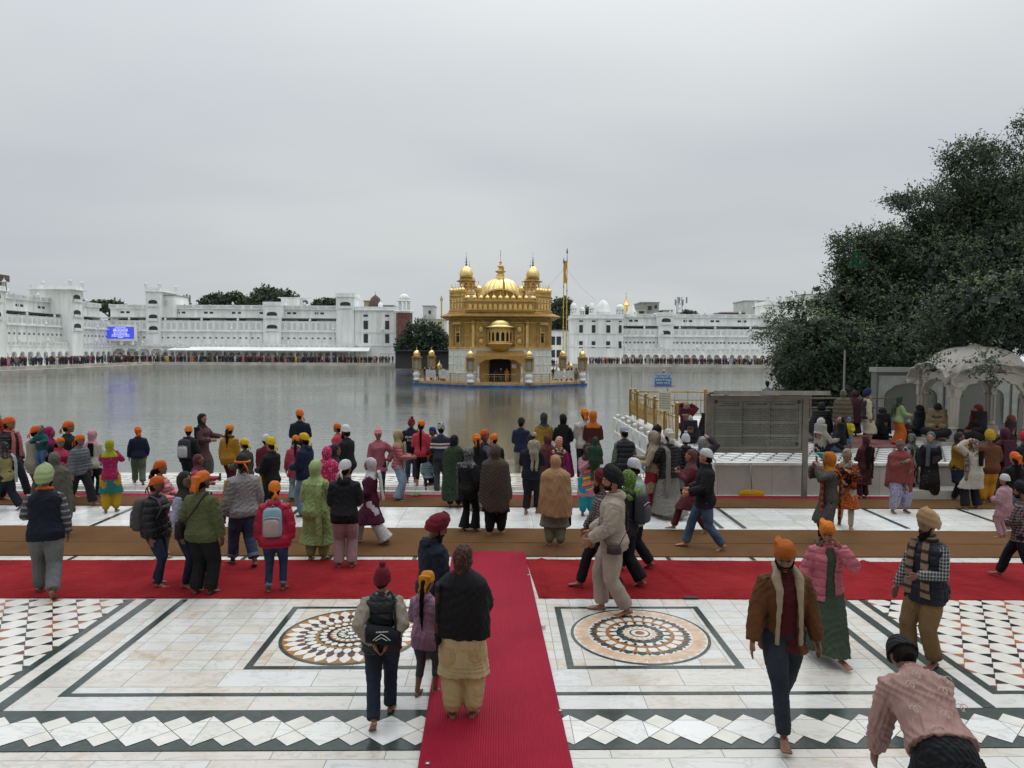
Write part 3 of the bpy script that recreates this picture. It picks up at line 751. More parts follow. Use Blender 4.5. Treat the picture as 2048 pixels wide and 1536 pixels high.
# curved pediment in front of the dome, small turrets, flag
w = MB()
A = [(2.25 * math.cos(PI * (1 - k / 20)), 9.35 + 1.35 * math.sin(PI * k / 20)) for k in range(21)]
w.slab([Vector((x, TY + 2.6, z)) for x, z in A], (0, .3, 0)); TP('pediment', w, GOLDF)
w = MB()
for k in range(20):
    (xa, za), (xb, zb) = A[k], A[k + 1]; n_ = Vector((xa + xb, 0, (za + zb - 18.7) * 1.6)).normalized() * .18
    w.add([Vector((xa, TY + 2.5, za)), Vector((xb, TY + 2.5, zb)), Vector((xb, TY + 2.5, zb)) + n_, Vector((xa, TY + 2.5, za)) + n_, Vector((xa, TY + 2.95, za)), Vector((xb, TY + 2.95, zb)), Vector((xb, TY + 2.95, zb)) + n_, Vector((xa, TY + 2.95, za)) + n_], [(0, 1, 2, 3), (4, 7, 6, 5), (3, 2, 6, 7), (0, 4, 5, 1)])
TP('pediment_rim', w, GOLDL)
for sx in (-1, 1):
    w = MB(); w.lathe((sx * 2.72, TY + 3, 9.2), [(.3, 0), (.2, .3), (.35, .6), (.3, .9), (.42, 1.4), (.5, 1.75), (.42, 1.85), (.2, 1.95), (.1, 2.1), (.04, 2.2), (.03, 2.5), (.1, 2.6), (.01, 2.75)], 12); TP('turret', w, GOLDD, temple, True)
w = MB(); w.tube([(.3, TY + .4, 9.2), (.33, TY + .4, 13.4)], .035, 8); fp = TP('flagpole', w, GOLDL); fp['_o'] = tuple(temple.location)
w = MB(); w.loft([[(.36 + .18 * math.sin(z * 1.3) * s, TY + .4 + .05 * math.cos(z * 4 + s), z) for s in (-.4, .2, .8, 1.2)] for z in (10.6, 11.2, 11.8, 12.4, 13.0, 13.2)], cap=False, closed=False); TP('flag', w, plain('yellow_flag', 'b9902a', .8))
# oriel window over the door
oc = [(-1.45, TY), (-1.1, TY - .75), (-.62, TY - 1.15), (.62, TY - 1.15), (1.1, TY - .75), (1.45, TY)]
w = MB(); w.prism(oc, 4.05, 4.35); w.prism(oc, 5.75, 6.0)
for i in range(6): w.lathe((oc[i][0], oc[i][1], 4.3), [(.09, 0), (.06, .3), (.06, 1.1), (.1, 1.45)], 8)
for i in range(5):
    a, b = Vector(oc[i] + (0,)), Vector(oc[i + 1] + (0,)); u = (b - a).normalized(); W = (b - a).length; n_ = Vector((u.y, -u.x, 0))
    k = 2 if i == 2 else 1
    for j in range(k): arch_wall(w, a + u * (W * (j + .5) / k), u, W / k, 4.35, 5.75, W / k * .62, 5.0, .45, -n_ * .06, 8, 3)
wo_ = TP('oriel', w, GOLDL)
w = MB(); w.prism([(-1.3, TY - .02), (-.98, TY - .68), (-.55, TY - 1.0), (.55, TY - 1.0), (.98, TY - .68), (1.3, TY - .02)], 4.36, 5.74); TP('oriel_window', w, BLACK_IN)
w = MB()
def half(rr, z, k=1.15): return [(rr * math.cos(PI + PI * i / 16), TY + rr * .75 * math.sin(PI + PI * i / 16) * k, z) for i in range(17)]
w.loft([half(1.95, 5.98), half(1.98, 6.06), half(1.5, 6.3)], closed=False, cap=False); w.loft([half(1.42, 6.28), half(1.4, 6.5), half(1.2, 6.78), half(.8, 6.98), half(.3, 7.06), half(.02, 7.08)], closed=False, cap=False); TP('oriel_roof', w, GOLDD, temple, True)
w = MB(); w.loft([half(.3, 3.02), half(.75, 3.1), half(1.15, 3.45), half(1.45, 3.9), half(1.75, 4.0), half(1.72, 4.08)], closed=False, cap=False); TP('oriel_bowl', w, GOLDD, temple, True)
# door arch and gilded canopy
w = MB(); w.slab([Vector((x, TY - .06, z)) for x, z in arch_curve(2.7, 1.55, 1.0, 18, 5)] + [Vector((1.35, TY - .06, PZ)), Vector((-1.35, TY - .06, PZ))], (0, .04, 0)); TP('doorway', w, BLACK_IN)
w = MB(); arch_wall(w, (0, TY - .45, 0), (1, 0, 0), 5.0, PZ, 2.6, 2.72, 1.55, 1.0, (0, .4, 0), 18, 5); TP('door_arch', w, [GOLDF])
w = MB(); w.loft([[(-2.75, TY - .4, 3.0), (2.75, TY - .4, 3.0), (2.75, TY - .2, 3.2), (-2.75, TY - .2, 3.2)], [(-3.1, TY - 2.0, 2.45), (3.1, TY - 2.0, 2.45), (3.1, TY - 2.0, 2.6), (-3.1, TY - 2.0, 2.6)]]); cn = TP('canopy', w, GOLDF)
w = MB(); arch_wall(w, (0, TY - 2.0, 0), (1, 0, 0), 5.6, 1.7, 2.46, 4.6, 1.72, .55, (0, .12, 0), 20, 7); TP('canopy_arch', w, GOLDF)
for sx in (-1, 1):
    w = MB(); w.lathe((sx * 2.55, TY - 1.9, PZ), [(.16, 0), (.16, .3), (.1, .4), (.1, 1.7), (.17, 1.95)], 10); TP('canopy_column', w, TM2)
w = MB(); w.box((1.4, TY - 1.0, 1.15), (1.95, TY - .97, 1.6)); TP('notice', w, plain('white_notice', 'c8c8c4', .7))
# railings round the terrace
def rail_run(a, b, z, h=1.0, step=.2, mat=IRON, name='railing', par=temple, posts=1.4):
    a = Vector(a); b = Vector(b); n = max(2, int((b - a).length / step)); w = MB(); u = (b - a).normalized()
    for k in range(n + 1):
        p = a.lerp(b, k / n); w.box((p.x - .012, p.y - .012, z + .12), (p.x + .012, p.y + .012, z + h - .22))
    for zz, r in ((z + .12, .02), (z + h - .22, .02), (z + h, .035)): w.tube([a + Vector((0, 0, zz)), b + Vector((0, 0, zz))], r, 6)
    n = max(1, round((b - a).length / posts))
    for k in range(n + 1):
        p = a.lerp(b, k / n); w.box((p.x - .04, p.y - .04, z), (p.x + .04, p.y + .04, z + h + .06))
    return TP(name, w, mat, par) if par is temple else w
rail_run((-3.3, TY - 3.3, 0), (3.3, TY - 3.3, 0), PZ); 
for s in (-1, 1):
    rail_run((s * 3.75, TY - 3.0, 0), (s * 10.2, TY + 2.7, 0), PZ); rail_run((s * 10.3, TY + 3.0, 0), (s * 10.3, TY + 15, 0), PZ)
for x0, x1, y in ((-9.1, -7.8, 1.1), (-7.4, -6.1, -.15), (6.5, 7.7, -.05), (7.9, 9.1, 1.15)):
    w = MB(); m_ = 10
    a = Vector((x0, TY - 3.0 + (abs(x0) - 3.75) * .884 - .1, 0)); b = Vector((x1, TY - 3.0 + (abs(x1) - 3.75) * .884 - .1, 0))
    w.loft([[a.lerp(b, i / m_) + Vector((0, -.06 * math.sin(i * 2.1 + z * 3), z)) for i in range(m_ + 1)] for z in (-.15, .1, .4, .7, .84)], cap=False, closed=False)
    o = TP('hung_sheet', w, WHITECL, temple, True)
# golden lantern pillars on the corners
lp = empty('lantern_pillar', (-3.42, TY - 3.45, PZ), 'golden domed lantern pillar on the front left corner of the temple terrace', 'lantern', 'lantern pillars round the temple terrace')
w = MB(); w.lathe((0, 0, 0), [(.42, 0), (.42, .3), (.3, .36), (.36, .5), (.46, .75), (.42, .95), (.3, 1.05), (.28, 1.12), (.42, 1.3), (.46, 1.4)], 16); w.build('baluster', TM2, lp, True)
w = MB(); w.box((-.5, -.5, 1.4), (.5, .5, 1.48))
for sx in (-1, 1):
    for sy in (-1, 1): w.box((sx * .42 - .09, sy * .42 - .09, 1.48), (sx * .42 + .09, sy * .42 + .09, 2.85))
for dx, dy in ((0, -1), (0, 1), (1, 0), (-1, 0)): arch_wall(w, (dx * .44, dy * .44, 0), (abs(dy), abs(dx), 0), .7, 1.5, 2.85, .52, 2.35, .28, (-dx * .05, -dy * .05, 0), 8)
w.box((-.6, -.6, 2.85), (.6, .6, 2.95)); w.box((-.46, -.46, 2.95), (.46, .46, 3.05)); w.build('lantern_case', GOLDF, lp)
w = MB(); w.box((-.36, -.36, 1.5), (.36, .36, 2.8)); w.build('glass', GLASSG, lp)
w = MB(); w.lathe((0, 0, 3.05), [(.36, 0), (.42, .05), (.38, .1)], 16); ribbed_dome(w, (0, 0, 3.13), .42, .68, lobes=10, amp=.07); w.build('dome', GOLDD, lp, True)
w = MB(); finial(w, (0, 0, 3.78), .6, .07); w.build('finial', GOLDD, lp, True)
GL = 'golden domed lantern pillar on the %s of the temple terrace'
for x, y, nm in ((3.35, TY - 3.45, 'front right corner'), (-10.3, TY + 2.4, 'far left outer corner'), (10.2, TY + 2.4, 'far right outer corner'), (-9.6, TY + 14, 'rear left side'), (8.6, TY + 12, 'rear right side')):
    dup(lp, (x, y, PZ), label=GL % nm)
for x, y in ((-7.9, TY + 7.0), (9.3, TY + 8)):
    w = MB(); w.lathe((0, 0, 0), [(.16, 0), (.13, 1.2), (.16, 1.5), (.3, 1.6), (.36, 1.75), (.2, 2.0), (.05, 2.15), (.02, 2.4)], 12)
    o = w.build('bollard_lamp', [GOLDD], None, True, (x, y, PZ)); tag(o, 'small golden domed post on the %s terrace beside the temple' % ('left' if x < 0 else 'right'), 'post')

# ---------------------------------------------------------------- far wings of the complex
WH = plain('white_lime_wall', 'e2e3df', .8, st=.12, var=.11, scale=.9, bmp=.05, bscale=2)
WH2 = plain('white_stone_trim', 'dcdedc', .75, var=.1, scale=.6)
GREYW = plain('grey_shade_wall', 'c2c5c2', .8, var=.12, scale=.5)
WIN = plain('dark_window', '2b2e32', .3, var=.3, scale=1)
WING = plain('grey_screen_window', '6d716f', .6, var=.3, scale=1)
ARCHIN = plain('arcade_shade', '2a2522', .9, var=.3, scale=.6)  # cloister shade put into the wall colour
WHCL = plain('white_awning', 'e6e6e2', .7, var=.08, scale=.3)
def wing(name, o, u, inn, L_, Z, label, bays, setb=2.6, blocks=(), arch=True, arch_w=None, top_fin=True, doors=()):
    """o: start at ground, u: unit along the facade, inn: unit into the building, Z: levels
    (arcade parapet top, ledge, balcony top, roof, roof parapet top)"""
    root = empty(name, o, label, 'building'); u = Vector(u); inn = Vector(inn); ZP, ZL, ZBc, ZR, ZT = Z
    def bx(w, a, b, d0, d1, z0, z1): w.obox(u * a + inn * d0 + Vector((0, 0, z0)), u * (b - a), inn * (d1 - d0), (0, 0, z1 - z0))
    zs = ZP - 1.0
    # arcade of real arches, cloister wall coloured dark for the shade inside
    w = MB(); bw = L_ / bays
    for k in range(bays): 
        wd = .62 if (k % 4) else .74
        arch_wall(w, u * (bw * (k + .5)), u, bw, 0, zs, bw * wd, 1.75, bw * .3, inn * .5, 8, 0, .1, back=False)
    bx(w, 0, L_, -.12, .5, zs, zs + .12); bx(w, 0, L_, 0, 4.5, zs + .12, zs + .3); w.build('arcade', WH, root)
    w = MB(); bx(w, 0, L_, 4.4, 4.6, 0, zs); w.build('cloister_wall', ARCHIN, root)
    w = MB(); bx(w, 0, L_, -.1, .05, ZP - .12, ZP); bx(w, 0, L_, -.06, .02, ZP - .68, ZP - .12); w.build('terrace_parapet', WH2, root)
    # first floor wall, pilasters, ledge, balcony band, set-back top floor
    w = MB(); bx(w, 0, L_, 1.6, 12, 0, ZL); bx(w, 0, L_, 1.1, 1.6, ZL - .1, ZL + .12)
    bx(w, 0, L_, 1.6 + setb, 12, ZL, ZR); bx(w, 0, L_, 1.5, 1.75, ZL + .1, ZBc); bx(w, 0, L_, 1.6 + setb - .5, 12.2, ZR - .05, ZR + .12); w.build('wall', WH, root)
    w = MB()
    for k in range(int(L_ / 3) + 1):
        x = min(L_ - .15, k * 3.0); bx(w, x - .12, x + .12, 1.48, 1.6, ZP - .5, ZL - .1); bx(w, x - .14, x + .14, 1.38, 1.5, ZL + .12, ZBc + .1)
    bx(w, 0, L_, 1.42, 1.8, ZBc - .08, ZBc + .04)
    for k in range(int(L_ / 5)): bx(w, k * 5 + 2, k * 5 + 2.16, 1.6 + setb - .1, 1.6 + setb, ZBc, ZR)
    w.build('pilaster', WH2, root)
    w = MB(); bx(w, 0, L_, 1.6 + setb - .5, 1.6 + setb - .35, ZR + .12, ZT); w.build('roof_parapet', WH, root)
    w = MB(); n = int(L_ / 2.1)
    for k in range(n):
        bx(w, k * 2.1 + .25, k * 2.1 + 1.85, 1.6 + setb - .56, 1.6 + setb - .5, ZR + .25, ZT - .15)
        if k % 3 == 0: bx(w, k * 2.1 - .16, k * 2.1 + .16, 1.6 + setb - .6, 1.6 + setb - .3, ZR + .1, ZT + .12)
    w.build('parapet_panel', GREYW, root)
    def rep(nm, mt, a, b, c, d, e, f_, xs):
        w = MB(); bx(w, a, b, c, d, e, f_); src = None
        for x in xs:
            if src is None: src = oo = w.build(nm, mt, root)
            else: oo = src.copy(); COL.objects.link(oo)
            oo.location = u * x
    rep('parapet_lattice', GREYW, .2, .95, -.09, -.055, ZP - .6, ZP - .22, [k * 1.25 for k in range(min(96, int(L_ / 1.25)))])
    rep('balcony_screen', GREYW, .42, 1.22, 1.44, 1.5, ZL + .5, ZBc - .45, [k * 3 + j * 1.3 for k in range(int(L_ / 3)) for j in range(2)])
    rep('veranda_shade', WIN, 2, 7, 1.55 + setb, 1.6 + setb, ZBc, ZBc + .55, [k * 9 for k in range(int(L_ / 9))])  # dark strips stand in for the shade behind the balcony
    w = MB(); bx(w, 0, L_, 1.55, 1.6 + setb, ZBc + .75, ZBc + .87); w.build('veranda_roof', GREYW, root)
    if top_fin:
        f0 = MB(); f0.lathe((0, 0, 0), [(.2, 0), (.28, .2), (.32, .4), (.2, .62), (.05, .75), (.02, .95)], 8); src = None
        for k in range(int(L_ / 9)):
            p = u * (k * 9 + 4) + inn * (1.6 + setb - .42) + Vector((0, 0, ZT)); q = u * (k * 9 + 1) + inn * 0 + Vector((0, 0, ZP)); r_ = u * (k * 9 + 6) + inn * 1.6 + Vector((0, 0, ZBc))
            for s in (p, q, r_):
                if src is None: src = f0.build('finial', WH2, root, True); oo = src
                else: oo = src.copy(); COL.objects.link(oo)
                oo.parent = root; oo.location = s
    # windows (copies share one mesh per kind)
    a = u * .55; w1 = MB(); w1.obox(-a / 2, a, inn * -.03, (0, 0, .42)); w2 = MB(); w2.obox(-u * .45, u * .9, inn * -.03, (0, 0, .5)); wa = wb = None; nwin = 0
    fr = MB(); fr.obox(-u * .42 + Vector((0, 0, -.08)), u * .84, inn * -.02, (0, 0, .08))
    for k in range(int(L_ / 3)):
        for j in range(3 if L_ < 60 else 2):
            if nwin > 60: break
            p = u * (k * 3 + .6 + j * (.9 if L_ < 60 else 1.45)) + inn * 1.6 + Vector((0, 0, ZP + (ZL - ZP) * .42)); nwin += 1
            if wa is None: wa = w1.build('window', WING, root)
            oo = wa if nwin == 1 else wa.copy()
            if nwin > 1: COL.objects.link(oo)
            oo.parent = root; oo.location = p
    for k in range(int(L_ / 7)):
        for j in range(2):
            if nwin > 98: break
            nwin += 1; p = u * (k * 7 + 3 + j * 1.4) + inn * (1.6 + setb) + Vector((0, 0, ZBc + 1.9))
            if wb is None: wb = w2.build('window', WIN, root); oo = wb
            else: oo = wb.copy(); COL.objects.link(oo)
            oo.parent = root; oo.location = p
    return root, bx
def tower(name, o, u, inn, W, D, zs, label, kiosks=True, eave=.5, win=(), arches=True, open_=()):
    """tower block with projecting roof slab, parapet, arched loggias and corner kiosks"""
    root = empty(name, o, label, 'building'); u = Vector(u); inn = Vector(inn); z0, zt = zs
    def bx(w, a, b, d0, d1, z0, z1): w.obox(u * a + inn * d0 + Vector((0, 0, z0)), u * (b - a), inn * (d1 - d0), (0, 0, z1 - z0))
    w = MB(); bx(w, 0, W, 0, D, z0, zt - .9); bx(w, -eave, W + eave, -eave, D + eave, zt - .98, zt - .85)
    for a, b, c, d in ((-.1, W + .1, -.1, .05), (-.1, W + .1, D - .05, D + .1), (-.1, .05, .05, D - .05), (W - .05, W + .1, .05, D - .05)): bx(w, a, b, c, d, zt - .85, zt)
    w.build('wall', WH, root)
    w = MB()
    for x in (0, W - .3): bx(w, x, x + .3, -.06, 0, z0, zt - 1)
    for z in win: bx(w, -.04, W + .04, -.1, -.0, z - .75, z - .62)
    k = 0
    while k * 1.2 + 1 < W: bx(w, k * 1.2 + .2, k * 1.2 + 1.0, -.14, -.1, zt - .7, zt - .2); k += 1
    w.build('trim', WH2, root)
    for z in win:
        for k in range(1):
            c = W / 2; A = [Vector(u * (c + x) + inn * -.03 + Vector((0, 0, zz))) for x, zz in arch_curve(min(W * .6, 2.6), z + .55, .55, 10)]
            A += [u * (c + min(W * .6, 2.6) / 2) + inn * -.03 + Vector((0, 0, z)), u * (c - min(W * .6, 2.6) / 2) + inn * -.03 + Vector((0, 0, z))]
            MB().slab(A, inn * .02).build('loggia_opening', WIN, root)
        w = MB(); c = W / 2; hw = min(W * .6, 2.6) / 2 + .1; bx(w, c - hw, c + hw, -.3, -.2, z - .55, z + .1); bx(w, c - hw, c + hw, -.2, 0, z - .6, z - .5); w.build('loggia_balcony', WH2, root)
    if kiosks:
        w0 = MB(); 
        for k in range(4): a = PI / 4 + k * PI / 2; w0.lathe((.3 * math.cos(a), .3 * math.sin(a), 0), [(.05, 0), (.05, .8)], 6)
        w0.box((-.42, -.42, .8), (.42, .42, .88)); w0.lathe((0, 0, .88), onion(.3, .45), 10); w0.lathe((0, 0, 1.3), [(.05, 0), (.1, .1), (.02, .25), (.005, .5)], 6); src = None
        for a, b in ((.1, .1), (W - .1, .1), (W - .1, D - .1), (.1, D - .1), (W / 2, .1)) if W > 5 else ((.1, .1), (W - .1, .1), (W - .1, D - .1)):
            oo = w0.build('corner_kiosk', WH2, root, True) if src is None else src.copy()
            if src is not None: COL.objects.link(oo)
            src = oo; oo.parent = root; oo.location = u * a + inn * b + Vector((0, 0, zt))
    return root
BY = 178.0
def bxp(x): return PY(x, 700, BY).x
ZL_ = (4.4, 7.6, 10.2, 13.3, 14.3)
# left side wing, receding along the pool
wing('arcaded_wing', (-95, 96, 0), (0, 1, 0), (-1, 0, 0), 82, (4.5, 7.8, 9.8, 13.2, 14.2), 'long white arcaded building along the left bank, cut by the photo\'s left edge', 34)
tower('stair_tower', (-94.3, 132.3, 0), (0, 1, 0), (-1, 0, 0), 5.2, 8, (0, 14.9), 'white tower with two arched balconies at the left edge of the photo', True, .5, (9.0, 12.4))
tower('roof_tower', (-94.4, 158.3, 0), (0, 1, 0), (-1, 0, 0), 4.6, 8.9, (0, 17.0), 'broad white roof block with corner kiosks at the pool corner on the left', True, .9, (7.6, 10.6, 14.0))
tk = MB(); tk.ball((0, 0, 1.3), (1.6, 1.6, 1.3), 16, 10); tk.lathe((0, 0, 0), [(.9, 0), (.9, .5)], 12); o = tk.build('water_tank', plain('rusty_tank', '6b5c50', .7, var=.3), None, True, (-103, 141, 15)); tag(o, 'round brownish water tank on the dark brick house behind the left wing', 'tank')
def house(x0, x1, yt, Y, dep, mat, label, nm='house', yb=None, wins=(), wm=WIN, cat='building', extra=None):
    a = PY(x0, yt, Y); b = PY(x1, yt, Y); zt = (a.z + b.z) / 2
    root = empty(nm, (a.x, Y, 0), label, cat); W = b.x - a.x
    w = MB(); w.box((0, 0, 0), (W, dep, zt)); w.build('wall', mat, root)
    w = MB(); w.box((-.2, -.2, zt), (W + .2, dep + .2, zt + .3)); w.build('roof_slab', plain(mat.name + '_slab', '8a8986', .8), root)
    for (wx0, wx1, wy0, wy1) in wins:
        p = PY(wx0, wy0, Y); q = PY(wx1, wy1, Y); w = MB(); w.box((p.x - a.x, -.05, q.z), (q.x - a.x, .0, p.z)); w.build('window', wm, root)
    return root
BRK = plain('dark_red_brick', '5b4440', .85, var=.3, scale=1.5)
CONC = plain('weathered_concrete', '8e8c86', .85, var=.25, scale=.6)
CREAM = plain('cream_render', 'a9a593', .85, var=.15, scale=.6)
PALE = plain('pale_render', 'b4b4ae', .85, var=.12, scale=.6)
w = empty('brick_house', (-112, 146, 0), 'dark brick house rising behind the white wing at far left', 'building')
MB().box((-4, -20, 0), (4, 12, 17.6)).build('wall', BRK, w); MB().box((-4.4, 4, 17.6), (4.4, 12.4, 19)).build('stair_head', BRK, w); MB().box((4, -6, 15.2), (4.06, -4, 16.6)).build('window', WIN, w)
# wing across the back, left of the temple
x0, x1 = bxp(204), bxp(707)
wing('arcaded_wing', (x0, BY, 0), (1, 0, 0), (0, 1, 0), x1 - x0, ZL_, 'long white arcaded building across the far bank, left of the golden temple', 34)
tower('stair_tower', (bxp(289), BY + 1.0, 0), (1, 0, 0), (0, 1, 0), bxp(318) - bxp(289), 9, (0, 18.3), 'slender white stair tower with corner kiosks right of the blue screen', True, .4, (7.7, 10.6, 14.2))
w = house(319, 350, 592, BY + 3, 8, WH, 'plain lower half of the white tower, set back behind its right side', 'tower_annex', wins=((322, 335, 600, 612),), wm=GREYW)
tower('stair_bay', (bxp(525), BY + .8, 0), (1, 0, 0), (0, 1, 0), bxp(560) - bxp(525), 6, (0, 15.0), 'white projecting bay with stacked arched openings midway along the left wing', False, .15, (8.2, 11.4))
tower('roof_tower', (bxp(671), BY + .9, 0), (1, 0, 0), (0, 1, 0), bxp(708) - bxp(671), 7, (0, 17.3), 'white roof tower with one wide dark arched opening left of the temple', False, .3, (14.0,))
def endblock(x0, x1, Y, zt, label, cols, rows, dep=9, bulge=1.2, nm='corner_block'):
    a, b = bxp(x0), bxp(x1); root = empty(nm, (a, Y, 0), label, 'building'); W = b - a
    pts = [(0, dep), (0, .8), (W * .12, 0), (W * .88, 0), (W, .8), (W, dep)]
    w = MB(); w.prism(pts, 0, zt - .9); w.build('wall', WH, root)
    w = MB()
    def off(k): return [(0 - k, dep), (0 - k, .8 - k), (W * .12, -k), (W * .88, -k), (W + k, .8 - k), (W + k, dep)]
    w.prism(off(.4), zt - .98, zt - .85); w.prism(off(.02), zt - .85, zt); w.prism(off(.14), 7.4, 7.55); w.prism(off(.16), 4.1, 4.6); 
    for t in (.12, .5, .88): w.box((W * t - .15, -.1, 0), (W * t + .15, 0, zt - 1))
    w.build('trim', WH2, root)
    s = None
    for cx, wd in cols:
        for z, h in rows:
            o = MB().box((W * cx - wd / 2, -.07, z), (W * cx + wd / 2, -.01, z + h)).build('window', WIN, root)
    return root
endblock(709, 800, BY, 13.9, 'tall plain white end block with tall dark windows left of the temple', ((.25, 1.1), (.72, 1.0)), ((4.9, 2.2), (8.3, 2.1), (11.4, .5)))
# brick and white minaret at its end
mt = empty('minaret', (bxp(812), BY - 3, 0), 'brick tower with a white domed kiosk beside the dark tree', 'tower')
MB().lathe((0, 0, 0), [(2.0, 0), (2.0, 12.2)], 8).build('shaft', plain('red_brick_shaft', '6f4a42', .85, var=.3, scale=1.5), mt)
w = MB(); w.lathe((0, 0, 12.2), [(2.2, 0), (2.6, .4), (2.5, .6)], 8)
for k in range(8): a = 2 * PI * k / 8; w.lathe((1.3 * math.cos(a), 1.3 * math.sin(a), 12.8), [(.16, 0), (.12, 2.2)], 6)
w.lathe((0, 0, 15.0), [(1.5, 0), (1.9, .1), (1.5, .3)], 12); w.lathe((0, 0, 15.3), onion(1.3, 1.7), 14); w.lathe((0, 0, 16.9), [(.1, 0), (.2, .3), (.03, .5), (.01, 1.6)], 6); w.build('kiosk', WH, mt, True)
# right of the temple
house(1098, 1138, 662, BY + 6, 6, WH, 'low white arched gallery between the temple and the white palace', 'gallery', wins=((1101, 1110, 673, 690), (1113, 1122, 673, 690), (1101, 1110, 700, 715), (1113, 1122, 700, 715)))
endblock(1142, 1246, BY - 1, 12.2, 'white end block with little rooftop domes right of the golden poles', ((.18, .9), (.42, .9), (.7, 1.0), (.93, .7)), ((3.9, 1.7), (7.7, 1.9), (10.4, .35)), nm='palace_block')
x0, x1 = bxp(1243), bxp(1700)
wing('arcaded_wing', (x0, BY, 0), (1, 0, 0), (0, 1, 0), x1 - x0, (3.9, 6.9, 8.8, 11.9, 12.7), 'long white arcaded building across the far bank, right of the golden temple', 30)
tower('stair_bay', (bxp(1318), BY + .8, 0), (1, 0, 0), (0, 1, 0), bxp(1348) - bxp(1318), 6, (0, 13.0), 'white projecting bay with two arched openings on the right wing', False, .15, (7.3, 10.4))
tower('roof_tower', (bxp(1542), BY + 3, 0), (1, 0, 0), (0, 1, 0), bxp(1595) - bxp(1542), 9, (0, 16.2), 'white roof tower with small kiosks just left of the big tree', True, .6, ())
# little domes on the palace block
def chhatri(x, yb, yt, r, label, Y=BY + 3, mat=WH, grp='white rooftop domes of the palace block'):
    b = PY(x, yb, Y); t = PY(x, yt, Y); h = t.z - b.z; w = MB()
    w.lathe((0, 0, 0), [(r * .9, 0), (r * .9, h * .1)], 8)
    for k in range(8): a = 2 * PI * k / 8; w.lathe((r * .75 * math.cos(a), r * .75 * math.sin(a), h * .1), [(r * .12, 0), (r * .1, h * .33)], 6)
    w.lathe((0, 0, h * .43), [(r * .8, 0), (r * 1.15, .02), (r * .8, h * .06)], 10); w.lathe((0, 0, h * .48), onion(r * .85, h * .36), 14); w.lathe((0, 0, h * .82), [(r * .1, 0), (r * .16, h * .05), (.02, h * .1), (.01, h * .2)], 6)
    o = w.build('roof_kiosk', mat, None, True, b); tag(o, label, 'kiosk', grp)
chhatri(1147, 630, 600, .95, 'leftmost white domed kiosk on the palace block roof')
chhatri(1165, 632, 609, .8, 'smallest white domed kiosk on the palace block, second from the left')
chhatri(1183, 630, 600, .8, 'white domed kiosk just left of the broad white dome')
chhatri(1240, 632, 603, 1.2, 'squat white domed kiosk beside the gilded dome')
chhatri(761, 627, 598, .7, 'thin white kiosk on the end block left of the temple', grp='white roof kiosks left of the temple')
b = PY(1206, 632, BY + 4); w = MB(); w.lathe((0, 0, 0), [(3.4, 0), (3.4, 1.2), (3.7, 1.3), (3.4, 1.5), (3.3, 2.6), (2.8, 3.8), (1.9, 4.8), (.8, 5.5), (.2, 5.7), (.1, 6.2), (.02, 6.6)], 24); o = w.build('white_dome', WH, None, True, b); tag(o, 'broad plain white dome on the palace block roof', 'dome'); o.scale = (.52, .52, .72)
b = PY(1252, 634, BY + 8); w = MB(); w.lathe((0, 0, 0), [(2.4, 0), (2.4, 4.5), (2.8, 4.7), (2.0, 5.2), (1.3, 6.6), (.3, 8.0), (.35, 8.6), (.1, 9.0), (.3, 9.6), (.02, 10.5), (.01, 12)], 16); o = w.build('gilded_spire', GOLDD, None, True, b); tag(o, 'small gilded dome with a spire behind the white palace roof', 'dome'); o.scale = (.42, .42, .62)
b = PY(1263, 636, BY + 5); w = MB(); w.lathe((0, 0, 0), [(3.6, 0), (3.4, .8), (1.9, 3.0), (.3, 5.6), (.02, 6.8)], 16); o = w.build('tent_dome', WH, None, True, b); tag(o, 'white tent-shaped dome in front of the gilded spire', 'dome'); o.scale = (.5, .5, .68)
# houses and masts behind
house(1282, 1318, 606, 205, 10, CONC, 'dark grey unfinished block rising behind the white palace roof', wins=((1296, 1303, 612, 620), (1309, 1314, 610, 617)))
house(1266, 1292, 617, 200, 8, CREAM, 'low cream block with shutters behind the tent-shaped dome', wins=((1278, 1289, 622, 628),))
house(1326, 1345, 622, 205, 8, CREAM, 'small beige block left of the telecom mast')
house(1444, 1490, 626, 205, 8, BRK, 'flat brick roofed building behind the right wing')
house(1489, 1531, 603, 210, 10, PALE, 'pale tall block with railed roof left of the roof tower', wins=((1507, 1516, 611, 617),))
house(1606, 1685, 590, 230, 14, PALE, 'pale terraced block with a row of windows seen above the tree', wins=[(1612 + 11 * k, 1617 + 11 * k, 601, 611) for k in range(6)])
h_ = house(1668, 1700, 583, 229, 14, plain('blue_cladding', '2c5f8f', .6, var=.2), 'blue clad wall rising above the big tree', 'blue_block')
house(834, 888, 640, 215, 10, CREAM, 'weathered cream house left of the temple eaves', wins=((858, 864, 618 + 26, 652),))
house(846, 868, 613, 216, 8, PALE, 'small pale rooftop room with one window left of the temple', wins=((857, 862, 621, 628),))
house(728, 742, 603, 200, 6, plain('ochre_render', '9c9168', .8, var=.2), 'ochre block behind the left end block')
house(765, 786, 612, 205, 6, CONC, 'grey concrete block behind the left end block')
b = PY(751, 622, 195); w = MB(); w.lathe((0, 0, 0), [(3.2, 0), (3.3, 1.6), (3.0, 3), (2.0, 4.4), (.7, 5.2), (.15, 5.5), (.02, 6.6)], 20); o = w.build('brick_dome', BRK, None, True, b); tag(o, 'dark brick dome rising behind the left end block', 'dome'); o.scale = (.58, .58, .8)
b = PY(582, 612, BY + 8); w = MB(); w.box((-3, 0, 0), (3, 4, .2)); w.box((-2.6, .2, .2), (2.2, 3.4, 2.1)); w.box((-3.4, 0, 2.1), (5.4, 4, 2.25)); o = w.build('roof_cabin', WH, None, False, b); tag(o, 'flat white cabin on the roof under the broad tree', 'cabin')
